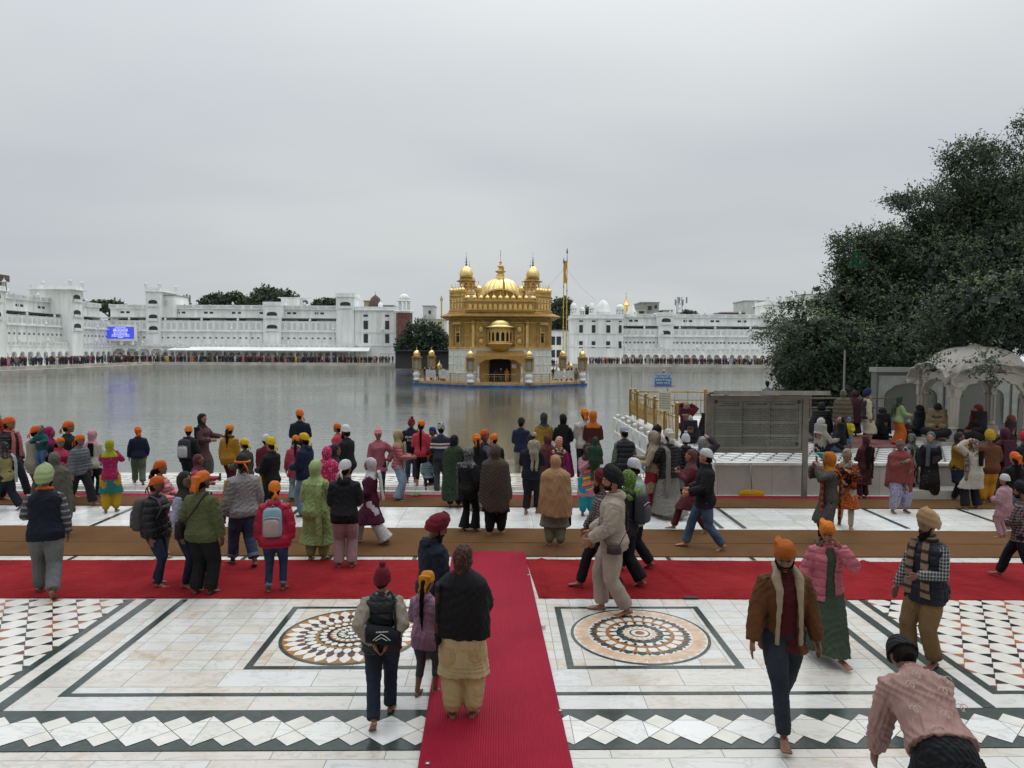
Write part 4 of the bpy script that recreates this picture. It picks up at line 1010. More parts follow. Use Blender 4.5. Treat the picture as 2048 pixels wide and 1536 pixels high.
def mast(x, yb, yt, Y, label, wd=.7, dishes=3):
    b = PY(x, yb, Y); t = PY(x, yt, Y); h = t.z - b.z; w = MB()
    for sx, sy in ((-1, -1), (1, -1), (0, 1)): w.tube([(sx * wd, sy * wd, 0), (sx * wd * .6, sy * wd * .6, h)], .07, 5)
    for k in range(int(h / 1.2)): z = k * 1.2; w.tube([(-wd, -wd, z), (wd, -wd, z + 1.2)], .05, 4); w.tube([(wd, -wd, z), (-wd, -wd, z + 1.2)], .05, 4)
    for k in range(dishes): w.box((-wd * 1.5 + k * wd * 1.1, -wd - .4, h * (.62 + .1 * (k % 2))), (-wd * 1.5 + k * wd * 1.1 + .35, -wd - .1, h * (.62 + .1 * (k % 2)) + 1.6))
    o = w.build('telecom_mast', plain('galvanised_steel', '7d8284', .5, .5), None, False, b); tag(o, label, 'mast')
mast(1357, 640, 594, 190, 'lattice telecom mast with antennas above the right wing', .9, 4)
mast(378, 616, 595, 190, 'lattice telecom mast above the left wing beside the trees', .7, 3)
# the two tall golden flag poles
for x, nm, yt in ((1126, 'left', 514), (1132.5, 'right', 493)):
    b = PY(x, 716, 172); t = PY(x + .5, yt, 172); h = t.z - b.z
    r = empty('flag_pole', b, 'tall slim golden flag pole right of the temple, the %s of the two' % ('taller right one' if nm == 'right' else 'shorter left one'), 'flag pole', 'golden flag poles')
    w = MB(); w.tube([(0, 0, 0), (0, 0, h * .86)], .11, 10); 
    for k in range(8): w.lathe((0, 0, h * .1 * k), [(.2, 0), (.2, .3)], 10)
    w.build('pole', plain('saffron_cloth_pole', 'c4a050', .7, var=.2), r)
    w = MB(); w.tube([(0, 0, h * .86), (0, 0, h * .97)], [.1, .03], 6); w.lathe((0, 0, h * .93), [(.02, 0), (.22, .5), (.02, 1.6)], 8); w.build('spear', plain('steel_spear', '5a5c5e', .4, .7), r)
    if nm == 'left':
        w = MB(); w.loft([[(.0 + s * (.9 - .2 * math.sin(z)), .1 * math.sin(z * 2 + s * 3), z) for s in (0, .4, .8)] for z in [h * .74 + k * .6 for k in range(10)]], cap=False, closed=False); w.build('flag', plain('saffron_flag', 'c2912a', .8), r)
for x0, y0, x1, y1, nm in ((1127, 538, 1085, 580, 'left'), (1133, 538, 1192, 602, 'right')):
    a = PY(x0, y0, 172.3); b = PY(x1, y1, 176); w = MB(); w.tube([(0, 0, 0), (b - a) * .5 - Vector((0, 0, .6)), b - a], .022, 4); o = w.build('guy_wire', plain('steel_wire', '8c9092', .5), None, False, a); tag(o, 'thin guy wire running down to the %s of the golden flag poles' % nm, 'wire')
b = PY(883, 645, 180); w = MB(); w.tube([(0, 0, -3), (0, 0, 5.4)], .18, 6); w.lathe((0, 0, 5.2), [(.1, 0), (.45, .6), (.05, 1.6)], 6); o = w.build('yellow_pole', plain('faded_yellow_pole', 'b3a05a', .7), None, False, b); tag(o, 'short yellow pennant pole rising behind the left eaves of the temple', 'flag pole')

# screen, lamps, awning on the far terrace
sc_ = PY(241, 665, BY - 1.5); SW = (PY(268, 665, BY - 1.5).x - PY(214, 665, BY - 1.5).x) / 2; zt = PY(241, 653.5, BY - 1.5).z; zb = PY(241, 677.5, BY - 1.5).z
scr = empty('led_screen', (sc_.x, BY - 1.5, 4.4), 'big blue lit screen with lines of white writing above the far corner arcade', 'screen')
w = MB(); w.box((-SW - .45, .02, zb - 4.4 - .5), (SW + .45, .6, zt - 4.4 + .55)); w.build('housing', WH, scr)
w = MB(); w.box((-SW, -.03, zb - 4.4), (SW, .02, zt - 4.4)); pn = w.build('screen_panel', plain('lit_blue_screen', (.05, .07, .62), .4, var=.1, scale=.5, emit=.55), scr)
w = MB()
for k in range(3): x = -SW + .3 + k * (SW - .5); w.box((x, .1, -.3), (x + .6, .5, zb - 4.9))
w.build('support', WH2, scr)
LIT = plain('lit_white_letters', (.75, .75, .85), .5, var=.02, emit=.9)
def text(s, size, mat, par, loc, rot=(PI / 2, 0, 0), ext=.002, align='CENTER', name='lettering', sx=1):
    c = bpy.data.curves.new(name, 'FONT'); c.body = s; c.size = size; c.extrude = ext; c.align_x = align; c.materials.append(mat)
    o = bpy.data.objects.new(name, c); COL.objects.link(o); o.parent = par; o.location = loc; o.rotation_euler = rot; o.scale = (sx, 1, 1)
    return o
PB = ['ੴ ਸਤਿ ਨਾਮੁ ਕਰਤਾ ਪੁਰਖੁ', 'ਨਿਰਭਉ ਨਿਰਵੈਰੁ ਅਕਾਲ ਮੂਰਤਿ ਅਜੂਨੀ', 'ਸੋਚੈ ਸੋਚਿ ਨ ਹੋਵਈ ਜੇ ਸੋਚੀ ਲਖ ਵਾਰ ਚੁਪੈ', 'ਚੁਪ ਨ ਹੋਵਈ ਜੇ ਲਾਇ ਰਹਾ ਲਿਵ ਤਾਰ', 'ਭੁਖਿਆ ਭੁਖ ਨ ਉਤਰੀ ਜੇ ਬੰਨਾ ਪੁਰੀਆ', 'ਸਹਸ ਸਿਆਣਪਾ ਲਖ ਹੋਹਿ ਤ ਇਕ ਨ ਚਲੈ ਨਾਲਿ', 'ਕਿਵ ਸਚਿਆਰਾ ਹੋਈਐ ਕਿਵ ਕੂੜੈ ਤੁਟੈ ਪਾਲਿ ਹੁਕਮਿ', 'ਰਜਾਈ ਚਲਣਾ']
hh = (zt - zb) / 8.6
for k, s in enumerate(PB):
    text(s, hh * .78, LIT, scr, (0, -.05, zt - 4.4 - hh * (k + 1.0)), ext=.01)
lampm = plain('lamp_globe', 'd8d8d2', .3)
lm = empty('lamp_post', (PY(44, 690, 135).x, 135, 4.4), 'white lamp post on the arcade terrace, leftmost one', 'lamp', 'white lamp posts on the far arcades')
MB().lathe((0, 0, -.6), [(.16, 0), (.08, .3), (.06, 4.2)], 8).build('pole', WH2, lm); MB().lathe((0, 0, 3.55), [(.1, 0), (.3, .15), (.28, .5), (.1, .7), (.02, .85)], 10).build('lamp_shade', lampm, lm, True)
for i, (X, Y, nm) in enumerate(((-94.6, 150, 'on the left arcade midway'), (-94.6, 169, 'on the left arcade near the blue screen'), (bxp(277), BY - .3, 'just right of the blue screen'), (bxp(464), BY - .3, 'above the middle of the left awning'), (bxp(667), BY - .3, 'left of the wide arched roof tower'), (bxp(765), BY - .3, 'in front of the tall left end block'), (bxp(1182), BY - .3, 'in front of the palace block'), (bxp(1324), BY - .3, 'under the two-arched bay on the right wing'), (bxp(1510), BY - .3, 'on the right wing close to the tree'))):
    dup(lm, (X, Y, 4.3 if X < 0 else 3.8), label='white lamp post ' + nm)
lm.location = (-94.6, 131, 4.4)
a, b = bxp(350), bxp(745); w = MB()
w.loft([[(a, BY - 4.6, 2.75), (b, BY - 4.6, 2.75), (b, BY - 4.6, 2.95), (a, BY - 4.6, 2.95)], [(a + 1.2, BY - .2, 3.6), (b - .6, BY - .2, 3.6), (b - .6, BY - .2, 3.75), (a + 1.2, BY - .2, 3.75)]])
aw = empty('awning', ((a + b) / 2, BY - 3, 0), 'very long white fabric awning over the far left arcade', 'awning'); w.v = [(p[0] - (a + b) / 2, p[1] - BY + 3, p[2]) for p in w.v]; w.build('canopy', WHCL, aw)
for k in range(12):
    x = a + .5 + (b - a - 1) * k / 11 - (a + b) / 2; MB().lathe((x, -1.5, 0), [(.06, 0), (.06, 2.8)], 6).build('pole', WH2, aw)
# scalloped porch at the corner
w = MB()
for k in range(7): arch_wall(w, (k * 3.0 + 1.5, 0, 0), (1, 0, 0), 3.0, 2.6, 3.7, 2.4, 2.62, .55, (0, .2, 0), 8, 2)
for k in range(0, 8, 2): w.box((k * 3.0 - .2, 0, 0), (k * 3.0 + .2, .3, 2.6))
w.box((-.3, -.3, 3.7), (21.3, 1.5, 3.85)); o = w.build('porch', WH, None, False, (bxp(205) + .6, BY - 1.8, 0)); tag(o, 'white scalloped porch in the far corner under the blue screen', 'porch')
# long steel fence on the right far bank and at the causeway
w = rail_run((bxp(1168), POOL[3] + 1.2, 0), (bxp(1360), POOL[3] + 1.2, 0), .1, 1.6, .5, par=None, posts=3); o = w.build('fence', plain('queue_fence', '8f8a80', .5, .4)); tag(o, 'low steel crowd fence on the far bank right of the temple', 'fence')
w = rail_run((bxp(775), POOL[3] + 1.2, 0), (bxp(822), POOL[3] + 1.2, 0), .1, 2.2, .3, par=None, posts=2); o = w.build('fence', plain('queue_fence', '8f8a80', .5, .4)); tag(o, 'steel barrier fence on the far bank left of the temple', 'fence')
w = MB(); w.box((bxp(812), POOL[3] - 6, -.7), (-10.8, POOL[3] - 5.6, .3)); o = w.build('blue_barrier', BLUEM); tag(o, 'blue plastic barrier at the waterline behind the temple, left', 'barrier')
w = MB()
for k in range(12): w.box((k * 1.1, 0, 2.9), (k * 1.1 + 1.05, 4, 3.05))
w.box((0, 1, 0), (12, 3, 2.9)); o = w.build('causeway_pavilion', plain('dark_tent_cloth', '3d3f40', .9, var=.2), None, False, (-17.5, 118, .1)); tag(o, 'dark covered walkway with a scalloped grey roof left behind the temple', 'walkway')
# ---------------------------------------------------------------- right hand platform, railings, board, pavilion
PFZ = .75; PX0 = 4.93; PY0 = 16.08
GM = marble_mat('grey_marble_facing', 1.25, 2.0, 'a8a49e', 'b5b1ab', '6b6864', .3, .25, 0)
w = MB(); w.box((PX0, PY0, 0), (42, 27.75, PFZ - .06)); w.mi = 1; w.box((PX0 - .03, PY0 - .04, PFZ - .06), (42, 27.8, PFZ))
w.mi = 0; w.box((9.2, PY0 - .55, 0), (13.2, PY0 - .001, .22)); w.box((11.2, PY0 - .3, .22), (12.6, PY0 - .002, .48))
pf = w.build('platform', [GM, MB_C]); tag(pf, 'raised grey marble platform with a patterned top on the right bank of the pool', 'platform')
w = MB(); z = PFZ + .004
# scalloped dark outlines of the platform floor
for i in range(-2, 60):
    for j in range(14):
        cx = PX0 + .3 + i * .42 + (.21 if j % 2 else 0); cy = PY0 + .35 + j * .36
        if cx < PX0 + .25: continue
        n = 10; ro_ = .20; ri_ = .165; w.mi = 0
        for k in range(n):
            a0, a1 = 2 * PI * k / n, 2 * PI * (k + 1) / n
            w.quad(*[(cx + r * math.cos(a) * 1.15, cy + r * math.sin(a) * .9, z) for r, a in ((ro_, a0), (ro_, a1), (ri_, a1), (ri_, a0))])
o = w.build('inlay', [DARK, BROWNM], pf)
BRASS = plain('brass_painted_rail', 'a08244', .35, .55, var=.2, scale=2)
def barrier(a, b, z, h, label, first=True, last=True, plen=1.35):
    root = empty('railing', ((a[0] + b[0]) / 2, (a[1] + b[1]) / 2, z), label, 'railing'); off = Vector(root.location)
    a = Vector((a[0], a[1], z)) - off; b = Vector((b[0], b[1], z)) - off; L_ = (b - a).length
    w = MB()
    for zz, r in ((.10, .018), (h - .32, .022), (h, .03)): w.tube([a + Vector((0, 0, zz)), b + Vector((0, 0, zz))], r, 8)
    w.build('rail', BRASS, root, True)
    n = max(2, int(L_ / .17)); w = MB()
    for k in range(n + 1): p = a.lerp(b, k / n); w.tube([p + Vector((0, 0, .1)), p + Vector((0, 0, h - (.32 if k % 3 else 0)))], .017, 6)
    w.build('baluster', BRASS, root, True)
    n = max(1, round(L_ / plen)); src = None
    for k in range(n + 1):
        p = a.lerp(b, k / n); w = MB(); w.lathe((0, 0, 0), [(.055, 0), (.055, h + .08), (.065, h + .085), (.065, h + .1), (.02, h + .13)], 10)
        o = w.build('post', BRASS, root, True) if src is None else src.copy()
        if src is not None: COL.objects.link(o); o.parent = root
        src = o; o.location = p
    return root
r1 = barrier((5.1, 20.3), (5.1, 27.6), PFZ, .95, 'brass railing along the pool side of the platform, running away from the camera', plen=1.45)
r2 = barrier((5.3, 27.62), (19, 27.62), PFZ, .95, 'brass railing across the far side of the platform behind the notice board', plen=2.6)
w = MB(); w.tube([(0, 0, 0), (0, 0, .55)], .01, 6); o = w.build('rod', plain('thin_steel', '6c6c6a', .4, .6), None, False, (5.12, 27.55, PFZ + 1.02)); tag(o, 'thin upright steel rod on the far corner post of the brass railing', 'rod')
# little white balustrade with ball finials on the pool side
bal = empty('balustrade', (4.78, 23, .1), 'low white marble balustrade with ball finials beside the brass railing', 'balustrade'); w = MB(); WM = plain('white_balustrade_marble', 'cbc8c2', .35, var=.06, scale=2)
w.box((-.28, -4.8, -.3), (.45, 5, .02)); w.build('base', WM, bal)
for k in range(2, 9):
    y = -4.6 + k * 1.15; w = MB(); w.box((-.2, y + .07, .02), (-.12, y + 1.08, .5)); w.build('panel', WM, bal)
    w = MB(); w.box((-.22, y - .07, .02), (-.09, y + .07, .56)); w.ball((-.155, y, .64), .085, 12, 8); w.build('newel', WM, bal, True)
w = MB(); w.slab([(4.02, 17.0, -.1), (4.32, 25, -.1), (4.32, 25, .06), (4.02, 17.0, .1)], (-.03, 0, 0)); w.slab([(3.7, 16.9, .151), (4.35, 16.9, .151), (4.32, 21, .101), (4.1, 21, .101)], (0, 0, .012))
o = w.build('blue_sheet', BLUEM); tag(o, 'blue sheeting laid along the foot of the white balustrade', 'sheeting')
# signs on the railing
p = PY(1326, 762, 21.6); sg = empty('sign', (5.16, 21.6, PFZ + .95), 'blue sign with white writing on a pole above the railing', 'sign')
STEEL = plain('brushed_steel', '8b8a86', .38, .8, var=.1, scale=3)
BLUES = plain('blue_sign_paint', '1d6a9e', .4, var=.12, scale=4); WPT = plain('white_paint', 'd5d5d0', .5, var=.04); REDP = plain('red_sign_ink', 'b04a5a', .5)
dz = p.z - PFZ - .95; dx = p.x - 5.16
w = MB(); w.tube([(0, 0, -.1), (-.02, 0, dz * .5), (dx + .03, .02, dz + .25)], .02, 8); w.ball((dx + .03, .02, dz + .3), .05, 10, 6); w.build('pole', STEEL, sg, True)
w = MB(); w.box((dx - .28, -.02, dz - .2), (dx + .28, .0, dz + .2)); bd = w.build('board', BLUES, sg)
w = MB()
for a, b, c, d in ((-.27, .27, -.19, -.18), (-.27, .27, .18, .19), (-.27, -.26, -.18, .18), (.26, .27, -.18, .18)): w.box((dx + a, -.024, dz + c), (dx + b, -.0205, dz + d))
w.build('border', WPT, bd)
for k, (s, mt) in enumerate((('ਜੋੜਾ ਬਾਹਰ ਰੱਖੋ ਜੀ', WPT), ('सरोवर में साबुन', WPT), ('लगाना मना है', WPT), ('DO NOT USE SOAP', REDP))): text(s, .085, mt, bd, (dx, -.024, dz + .09 - k * .09))
p = PY(1329, 802, 20.9); nb = empty('notice', (p.x, 20.85, p.z), 'pale cream notice hung on the brass railing under the blue sign', 'notice', rz=R_(-35))
w = MB(); w.box((-.19, -.01, -.3), (.19, 0, .3)); q = w.build('board', plain('cream_notice', 'b9b49a', .6, var=.06), nb)
for k in range(7): text('ਸ੍ਰੀ ਹਰਿਮੰਦਰ ਸਾਹਿਬ ਜੀ', .04, plain('dark_ink', '3c3a34', .6), q, (0, -.013, .2 - k * .07))
# tall notice board
NB = empty('notice_board', (5.75, 15.75, 0), 'large engraved dark notice board with a small metal hood on two steel posts', 'board'); FR = plain('stainless_frame', '77736c', .4, .55, var=.15, scale=4)
fx0, fx1, ft, fb = PY(1412, 800, 15.75).x - 5.75, PY(1620, 800, 15.75).x - 5.75, PY(1500, 791, 15.75).z, PY(1500, 905, 15.75).z
w = MB(); w.box((fx0, -.04, 0), (fx0 + .09, .05, ft + .02)); w.build('post', FR, NB); w = MB(); w.box((fx1 - .13, -.04, 0), (fx1 - .03, .05, ft + .02)); w.build('post', FR, NB)
w = MB(); w.box((fx0 + .09, -.06, ft - .07), (fx1 - .13, .04, ft)); w.box((fx0 + .09, -.06, fb), (fx1 - .13, .04, fb + .07)); w.box((fx0 + .09, -.05, fb + .07), (fx0 + .13, .04, ft - .07)); w.box((fx1 - .17, -.05, fb + .07), (fx1 - .13, .04, ft - .07)); w.build('frame', FR, NB)
ENG = plain('engraved_grey_plate', '77796f', .5, .05, var=.18, scale=2, bmp=.1)
w = MB(); w.box((fx0 + .13, -.02, fb + .07), (fx1 - .17, .01, ft - .07)); pn = w.build('panel', ENG, NB)
INK = plain('engraved_ink', '3a3b36', .6); RIM = plain('engraved_border', '6f7368', .5, var=.3, scale=20)
X0, X1 = fx0 + .2, fx1 - .26; T_, B_ = ft - .14, fb + .15; w = MB()
for k in range(4): x = X0 + (X1 - X0) * k / 3; w.box((x - .004, -.0235, B_), (x + .004, -.0205, T_ + .01))
w.box((X0, -.0235, B_ - .006), (X1, -.0205, B_)); w.box((X0, -.0235, T_), (X1, -.0205, T_ + .006)); 
for x, z in ((X0 + .02, T_ + .0), (X1 + .0, T_), (X1 - .02, B_ + .05)):
    w.lathe((x, -.022, z), [(.045, 0), (.045, .001)], 16) if False else w.slab([(x + .045 * math.cos(a), -.0206, z + .045 * math.sin(a)) for a in [2 * PI * i / 16 for i in range(16)]], (0, -.004, 0))
w.build('ruled_border', INK, pn); cw = (X1 - X0) / 3
text('THARHA SAHIB', .055, INK, pn, (X0 + cw * .5 + .04, -.023, T_ - .06)); text('SRI DARBAR SAHIB AMRITSAR', .034, INK, pn, (X0 + cw * .5, -.023, T_ - .10))
text('ਥੜਾ ਸਾਹਿਬ ਪਾਤਸ਼ਾਹੀ ਨੌਵੀਂ', .05, INK, pn, (X0 + cw * 1.5, -.023, T_ - .07)); text('थड़ा साहिब पातशाही नौवीं', .05, INK, pn, (X0 + cw * 2.5, -.023, T_ - .07))
LNS = (['the great Guru came here to bow at the shrine and sat', 'at this place under the tree beside the holy tank and the', 'devotees gathered to listen to the sacred hymns all day'],
       ['ਸ੍ਰੀ ਗੁਰੂ ਤੇਗ ਬਹਾਦਰ ਸਾਹਿਬ ਜੀ ਇਸ ਪਵਿੱਤਰ ਅਸਥਾਨ', 'ਤੇ ਬਿਰਾਜੇ ਅਤੇ ਸੰਗਤਾਂ ਨੂੰ ਦਰਸ਼ਨ ਦਿੱਤੇ ਸਰੋਵਰ ਦੇ', 'ਕੰਢੇ ਉੱਤੇ ਬੈਠ ਕੇ ਗੁਰਬਾਣੀ ਦਾ ਕੀਰਤਨ ਕੀਤਾ ਗਿਆ'],
       ['श्री गुरु तेग बहादुर साहिब जी इस पवित्र स्थान पर', 'विराजे और संगत को दर्शन दिए सरोवर के किनारे', 'बैठ कर गुरबाणी का कीर्तन किया गया यहाँ'])
for c, (n, sz) in enumerate(((24, .031), (20, .036), (20, .036))):
    st = (T_ - .15 - B_) / n
    for k in range(n):
        if k in ((8, 17) if n == 24 else (7, 14)): continue
        o = text(LNS[c][k % 3], sz, INK, pn, (X0 + cw * (c + .5), -.0225, T_ - .15 - st * (k + .7)), ext=.001)
w = MB(); w.slab([(fx0 + .02, .05, ft + .015), (fx1 - .02, .05, ft + .015), (fx1 + .24, -.42, ft + .1), (fx0 + .05, -.42, ft + .1)], (0, 0, .012)); w.box((fx0 + .04, -.44, ft + .04), (fx1 + .25, -.42, ft + .13)); w.build('hood', plain('hood_sheet', '8a8981', .4, .5, var=.15), NB)
# yellow floor squeegee leaning on the platform
p = P(1502, 992); p.y = 15.93; q = PY(1501, 929, 16.02)
sq = empty('floor_squeegee', (p.x, p.y, .0), 'wide yellow floor squeegee with a steel handle leaning on the platform face', 'squeegee'); YP = plain('yellow_plastic', 'd8a51c', .5, var=.12)
w = MB(); w.slab([(-.29, -.02, .06), (.29, -.02, .06), (.27, -.02, .12), (.06, -.02, .15), (-.06, -.02, .15), (-.27, -.02, .12)], (0, .05, 0)); w.build('head', YP, sq)
w = MB(); 
for k in range(24): w.box((-.285 + k * .024, -.015, .0), (-.268 + k * .024, .02, .06))
w.build('bristles', YP, sq); w = MB(); w.tube([(0, 0, .13), (q.x - p.x, 16.02 - p.y, q.z)], .012, 8); w.build('handle', STEEL, sq, True)
# marble wall behind the pavilion
wx = PY(1752, 800, 22.9).x; VM = marble_mat('veined_wall_marble', .55, .8, '8f908b', '86867f', '5f605c', .3, .2, 0)
mw = empty('marble_wall', (wx, 22.9, PFZ), 'grey veined marble wall with shallow arched panels behind the pavilion', 'wall')
w = MB(); w.box((0, 0, 0), (16, .35, 2.0)); w.box((-.05, -.06, 1.9), (16.05, .4, 2.05)); w.build('facing', VM, mw)
for k in range(6): w = MB(); arch_wall(w, (.12 + 1.0 + k * 2.2, -.001, 0), (1, 0, 0), 2.1, .25, 1.78, 1.75, 1.05, .5, (0, -.035, 0), 14, 5); w.build('arch_panel', plain('panel_marble', '8e8f8a', .4, var=.15), mw)
# pavilion
PV = marble_mat('pavilion_marble', 1.1, .9, 'a19a90', '958f86', '716c64', .4, .2, 0)
pc = P(1905, 889, PFZ); pvx, pvy = pc.x + 1.03, pc.y + .74; a_ = 1.03
pv = empty('pavilion', (pvx, pvy, PFZ), 'small carved marble pavilion with scalloped arches and a ribbed dome under the tree', 'pavilion')
pv.scale = (1, .72, 1); w = MB(); w.box((-1.45, -1.35, 0), (1.45, 1.45, .09)); w.box((-1.3, -1.2, .09), (1.3, 1.3, .16)); w.build('plinth', PV, pv)
colm = MB(); colm.box((-.17, -.17, .16), (.17, .17, .4)); 
colm.lathe((0, 0, .4), [(.13, 0), (.155, .05), (.13, .1), (.12, .14), (.125, 1.0), (.15, 1.05), (.12, 1.08), (.16, 1.16), (.19, 1.24)], 16)
for k in range(8): a = PI / 4 * k + PI / 8; colm.tube([(.12 * math.cos(a), .12 * math.sin(a), .52), (.12 * math.cos(a), .12 * math.sin(a), 1.4)], .028, 6)
colm.box((-.19, -.19, 1.6), (.19, .19, 1.72)); src = None
for sx in (-1, 1):
    for sy in (-1, 1):
        o = colm.build('column', PV, pv, False) if src is None else src.copy()
        if src is not None: COL.objects.link(o); o.parent = pv
        src = o; o.location = (sx * a_, sy * a_, 0)
for dx, dy in ((0, -1), (-1, 0), (1, 0), (0, 1)):
    w = MB(); u = Vector((abs(dy), abs(dx), 0)); c = Vector((dx, dy, 0)) * (a_ + .08)
    arch_wall(w, c, u, 2 * a_ + .3, 1.3, 1.98, 2 * a_ - .3, 1.32, .5, -Vector((dx, dy, 0)) * .16, 24, 7)
    A = arch_curve(2 * a_ + .62, 1.62, .62, 24, 7); B = arch_curve(2 * a_ + .2, 1.66, .55, 24, 1); pts = []
    f0 = Vector((dx, dy, 0)) * .3
    for k in range(24):
        p0, p1 = A[k], A[k + 1]; q0, q1 = B[k], B[k + 1]
        V = lambda s, o_: c + u * s[0] + o_ + Vector((0, 0, s[1]))
        w.quad(V(p0, f0), V(p1, f0), V(q1, f0 * 0), V(q0, f0 * 0)); w.quad(V(p0, f0) + Vector((0, 0, .04)), V(p1, f0) + Vector((0, 0, .04)), V(q1, f0 * 0) + Vector((0, 0, .05)), V(q0, f0 * 0) + Vector((0, 0, .05))); w.quad(V(p0, f0), V(p1, f0), V(p1, f0) + Vector((0, 0, .04)), V(p0, f0) + Vector((0, 0, .04)))
    w.build('arch', PV, pv)
w = MB(); rings = []; NS = 144; top = 2.72
for t in range(15):
    a = t / 14 * PI / 2; ring = []
    for i in range(NS):
        q = 2 * PI * i / NS; c, s = math.cos(q), math.sin(q); k = (abs(c) ** 5 + abs(s) ** 5) ** (-1 / 5.); r0 = (a_ + .16) * k
        mid = 1 - min(1, abs(((q / (PI / 2) + .5) % 1) - .5) * 2); z0 = 1.74 + .42 * (mid ** .6)
        kk = 1 + .022 * math.sin(q * 32 + math.sin(a * 2) * 6 * (mid - .5)) * math.cos(a) ** .3
        ex = 5 - 3 * t / 14; k2 = (abs(c) ** ex + abs(s) ** ex) ** (-1 / ex); rr = (a_ + .16) * k2 * max(.03, math.cos(a)) ** .62 * kk
        ring.append((rr * c, rr * s, z0 + (top - z0) * math.sin(a) ** 1.15))
    rings.append(ring)
w.loft(rings); w.build('dome', PV, pv, True)
w = MB(); w.lathe((0, 0, 2.68), [(.28, 0), (.32, .03), (.2, .05), (.16, .08), (.06, .11), (.02, .13)], 20); w.build('finial', PV, pv, True)
rug('sitting_mat', [(pvx - .9, pvy - .9, PFZ + .162), (pvx + .9, pvy - .9, PFZ + .162), (pvx + .9, pvy + .9, PFZ + .162), (pvx - .9, pvy + .9, PFZ + .162)], PFZ + .162, .01, plain('patterned_red_mat', '6a3226', .9, var=.3, scale=9), 'reddish mat spread on the floor inside the marble pavilion', 'mat', 10, 10, .004, 4)
rug('sitting_mat', [(8.8, 18.6, PFZ + .01), (11.2, 18.6, PFZ + .01), (11.4, 21.5, PFZ + .01), (8.6, 21.5, PFZ + .01)], PFZ + .009, .01, plain('worn_red_mat', '5e3430', .95, var=.3, scale=7), 'worn dark red mat on the platform behind the seated women', 'mat', 12, 12, .006, 5)
# bamboo rail behind the people on the platform
w = MB(); 
for z in (.75, 1.05): w.tube([(9.9, 22.6, PFZ + z), (13, 22.75, PFZ + z)], .025, 7)
for x in (10.0, 11.6, 12.9): w.tube([(x, 22.6, PFZ), (x, 22.62, PFZ + 1.15)], .03, 7)
o = w.build('bamboo_rail', plain('dull_bamboo', '5c5238', .6, var=.2)); tag(o, 'dull bamboo rail in front of the grey marble wall', 'rail')
w = MB(); w.tube([(0, 0, 0), (0, 0, 2.6)], .03, 8); o = w.build('lamp_pole', STEEL, None, False, (PY(1687, 800, 22.2).x, 22.2, PFZ)); tag(o, 'slim grey pole rising into the tree behind the shawled women', 'pole')

# ---------------------------------------------------------------- trees
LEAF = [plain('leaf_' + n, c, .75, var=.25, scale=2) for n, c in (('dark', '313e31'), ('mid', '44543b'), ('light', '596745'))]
BARK = plain('rough_bark', '3a3029', .9, var=.35, scale=5, bmp=.6, bscale=12)
FARL = [plain('far_leaf_' + n, c, .7, var=.2, scale=.4) for n, c in (('dark', '243227'), ('mid', '34442f'), ('light', '4a5838'))]
rng = np.random.default_rng(11)
def leaves(blobs, total, size, twig=8, droop=.35, spread=.35, shell=.55, elong=.55):
    """twigs of leaves through a set of ellipsoids (centre, radii, weight)"""
    wts = np.array([b[2] for b in blobs], float); wts /= wts.sum(); V = []; MI = []
    for (c, r, _), wt in zip(blobs, wts):
        nt_ = max(1, int(total * wt / twig))
        d = rng.normal(size=(nt_, 3)); d /= np.linalg.norm(d, axis=1)[:, None]
        rad = rng.random(nt_) ** (1 / 3 * (1 - shell) + .05)
        # uneven outline: low frequency lumps
        lump = .94 + .3 * np.sin(d[:, 0] * 5 + c[0]) * np.cos(d[:, 2] * 6 + c[2]) + .12 * np.sin(d[:, 1] * 11 + d[:, 2] * 13)
        base = np.array(c) + d * np.array(r) * (rad * lump)[:, None]
        td = d * np.array([1, 1, .7]) + rng.normal(size=(nt_, 3)) * .5; td[:, 2] -= droop; td /= np.linalg.norm(td, axis=1)[:, None]
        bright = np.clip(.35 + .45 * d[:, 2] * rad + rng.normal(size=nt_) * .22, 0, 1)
        for k in range(twig):
            pos = base + td * (spread * (k + rng.random(nt_)[:, None]) / twig)[:, ] + rng.normal(size=(nt_, 3)) * size * .6
            a = rng.normal(size=(nt_, 3)); a /= np.linalg.norm(a, axis=1)[:, None]
            b = np.cross(a, rng.normal(size=(nt_, 3))); b /= np.linalg.norm(b, axis=1)[:, None] + 1e-9
            s = size * (.6 + .8 * rng.random((nt_, 1))); a = a * s; b = b * s * elong
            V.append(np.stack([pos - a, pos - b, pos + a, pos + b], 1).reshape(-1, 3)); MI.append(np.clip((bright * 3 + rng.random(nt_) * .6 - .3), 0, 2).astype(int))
    return np.concatenate(V), np.concatenate(MI)
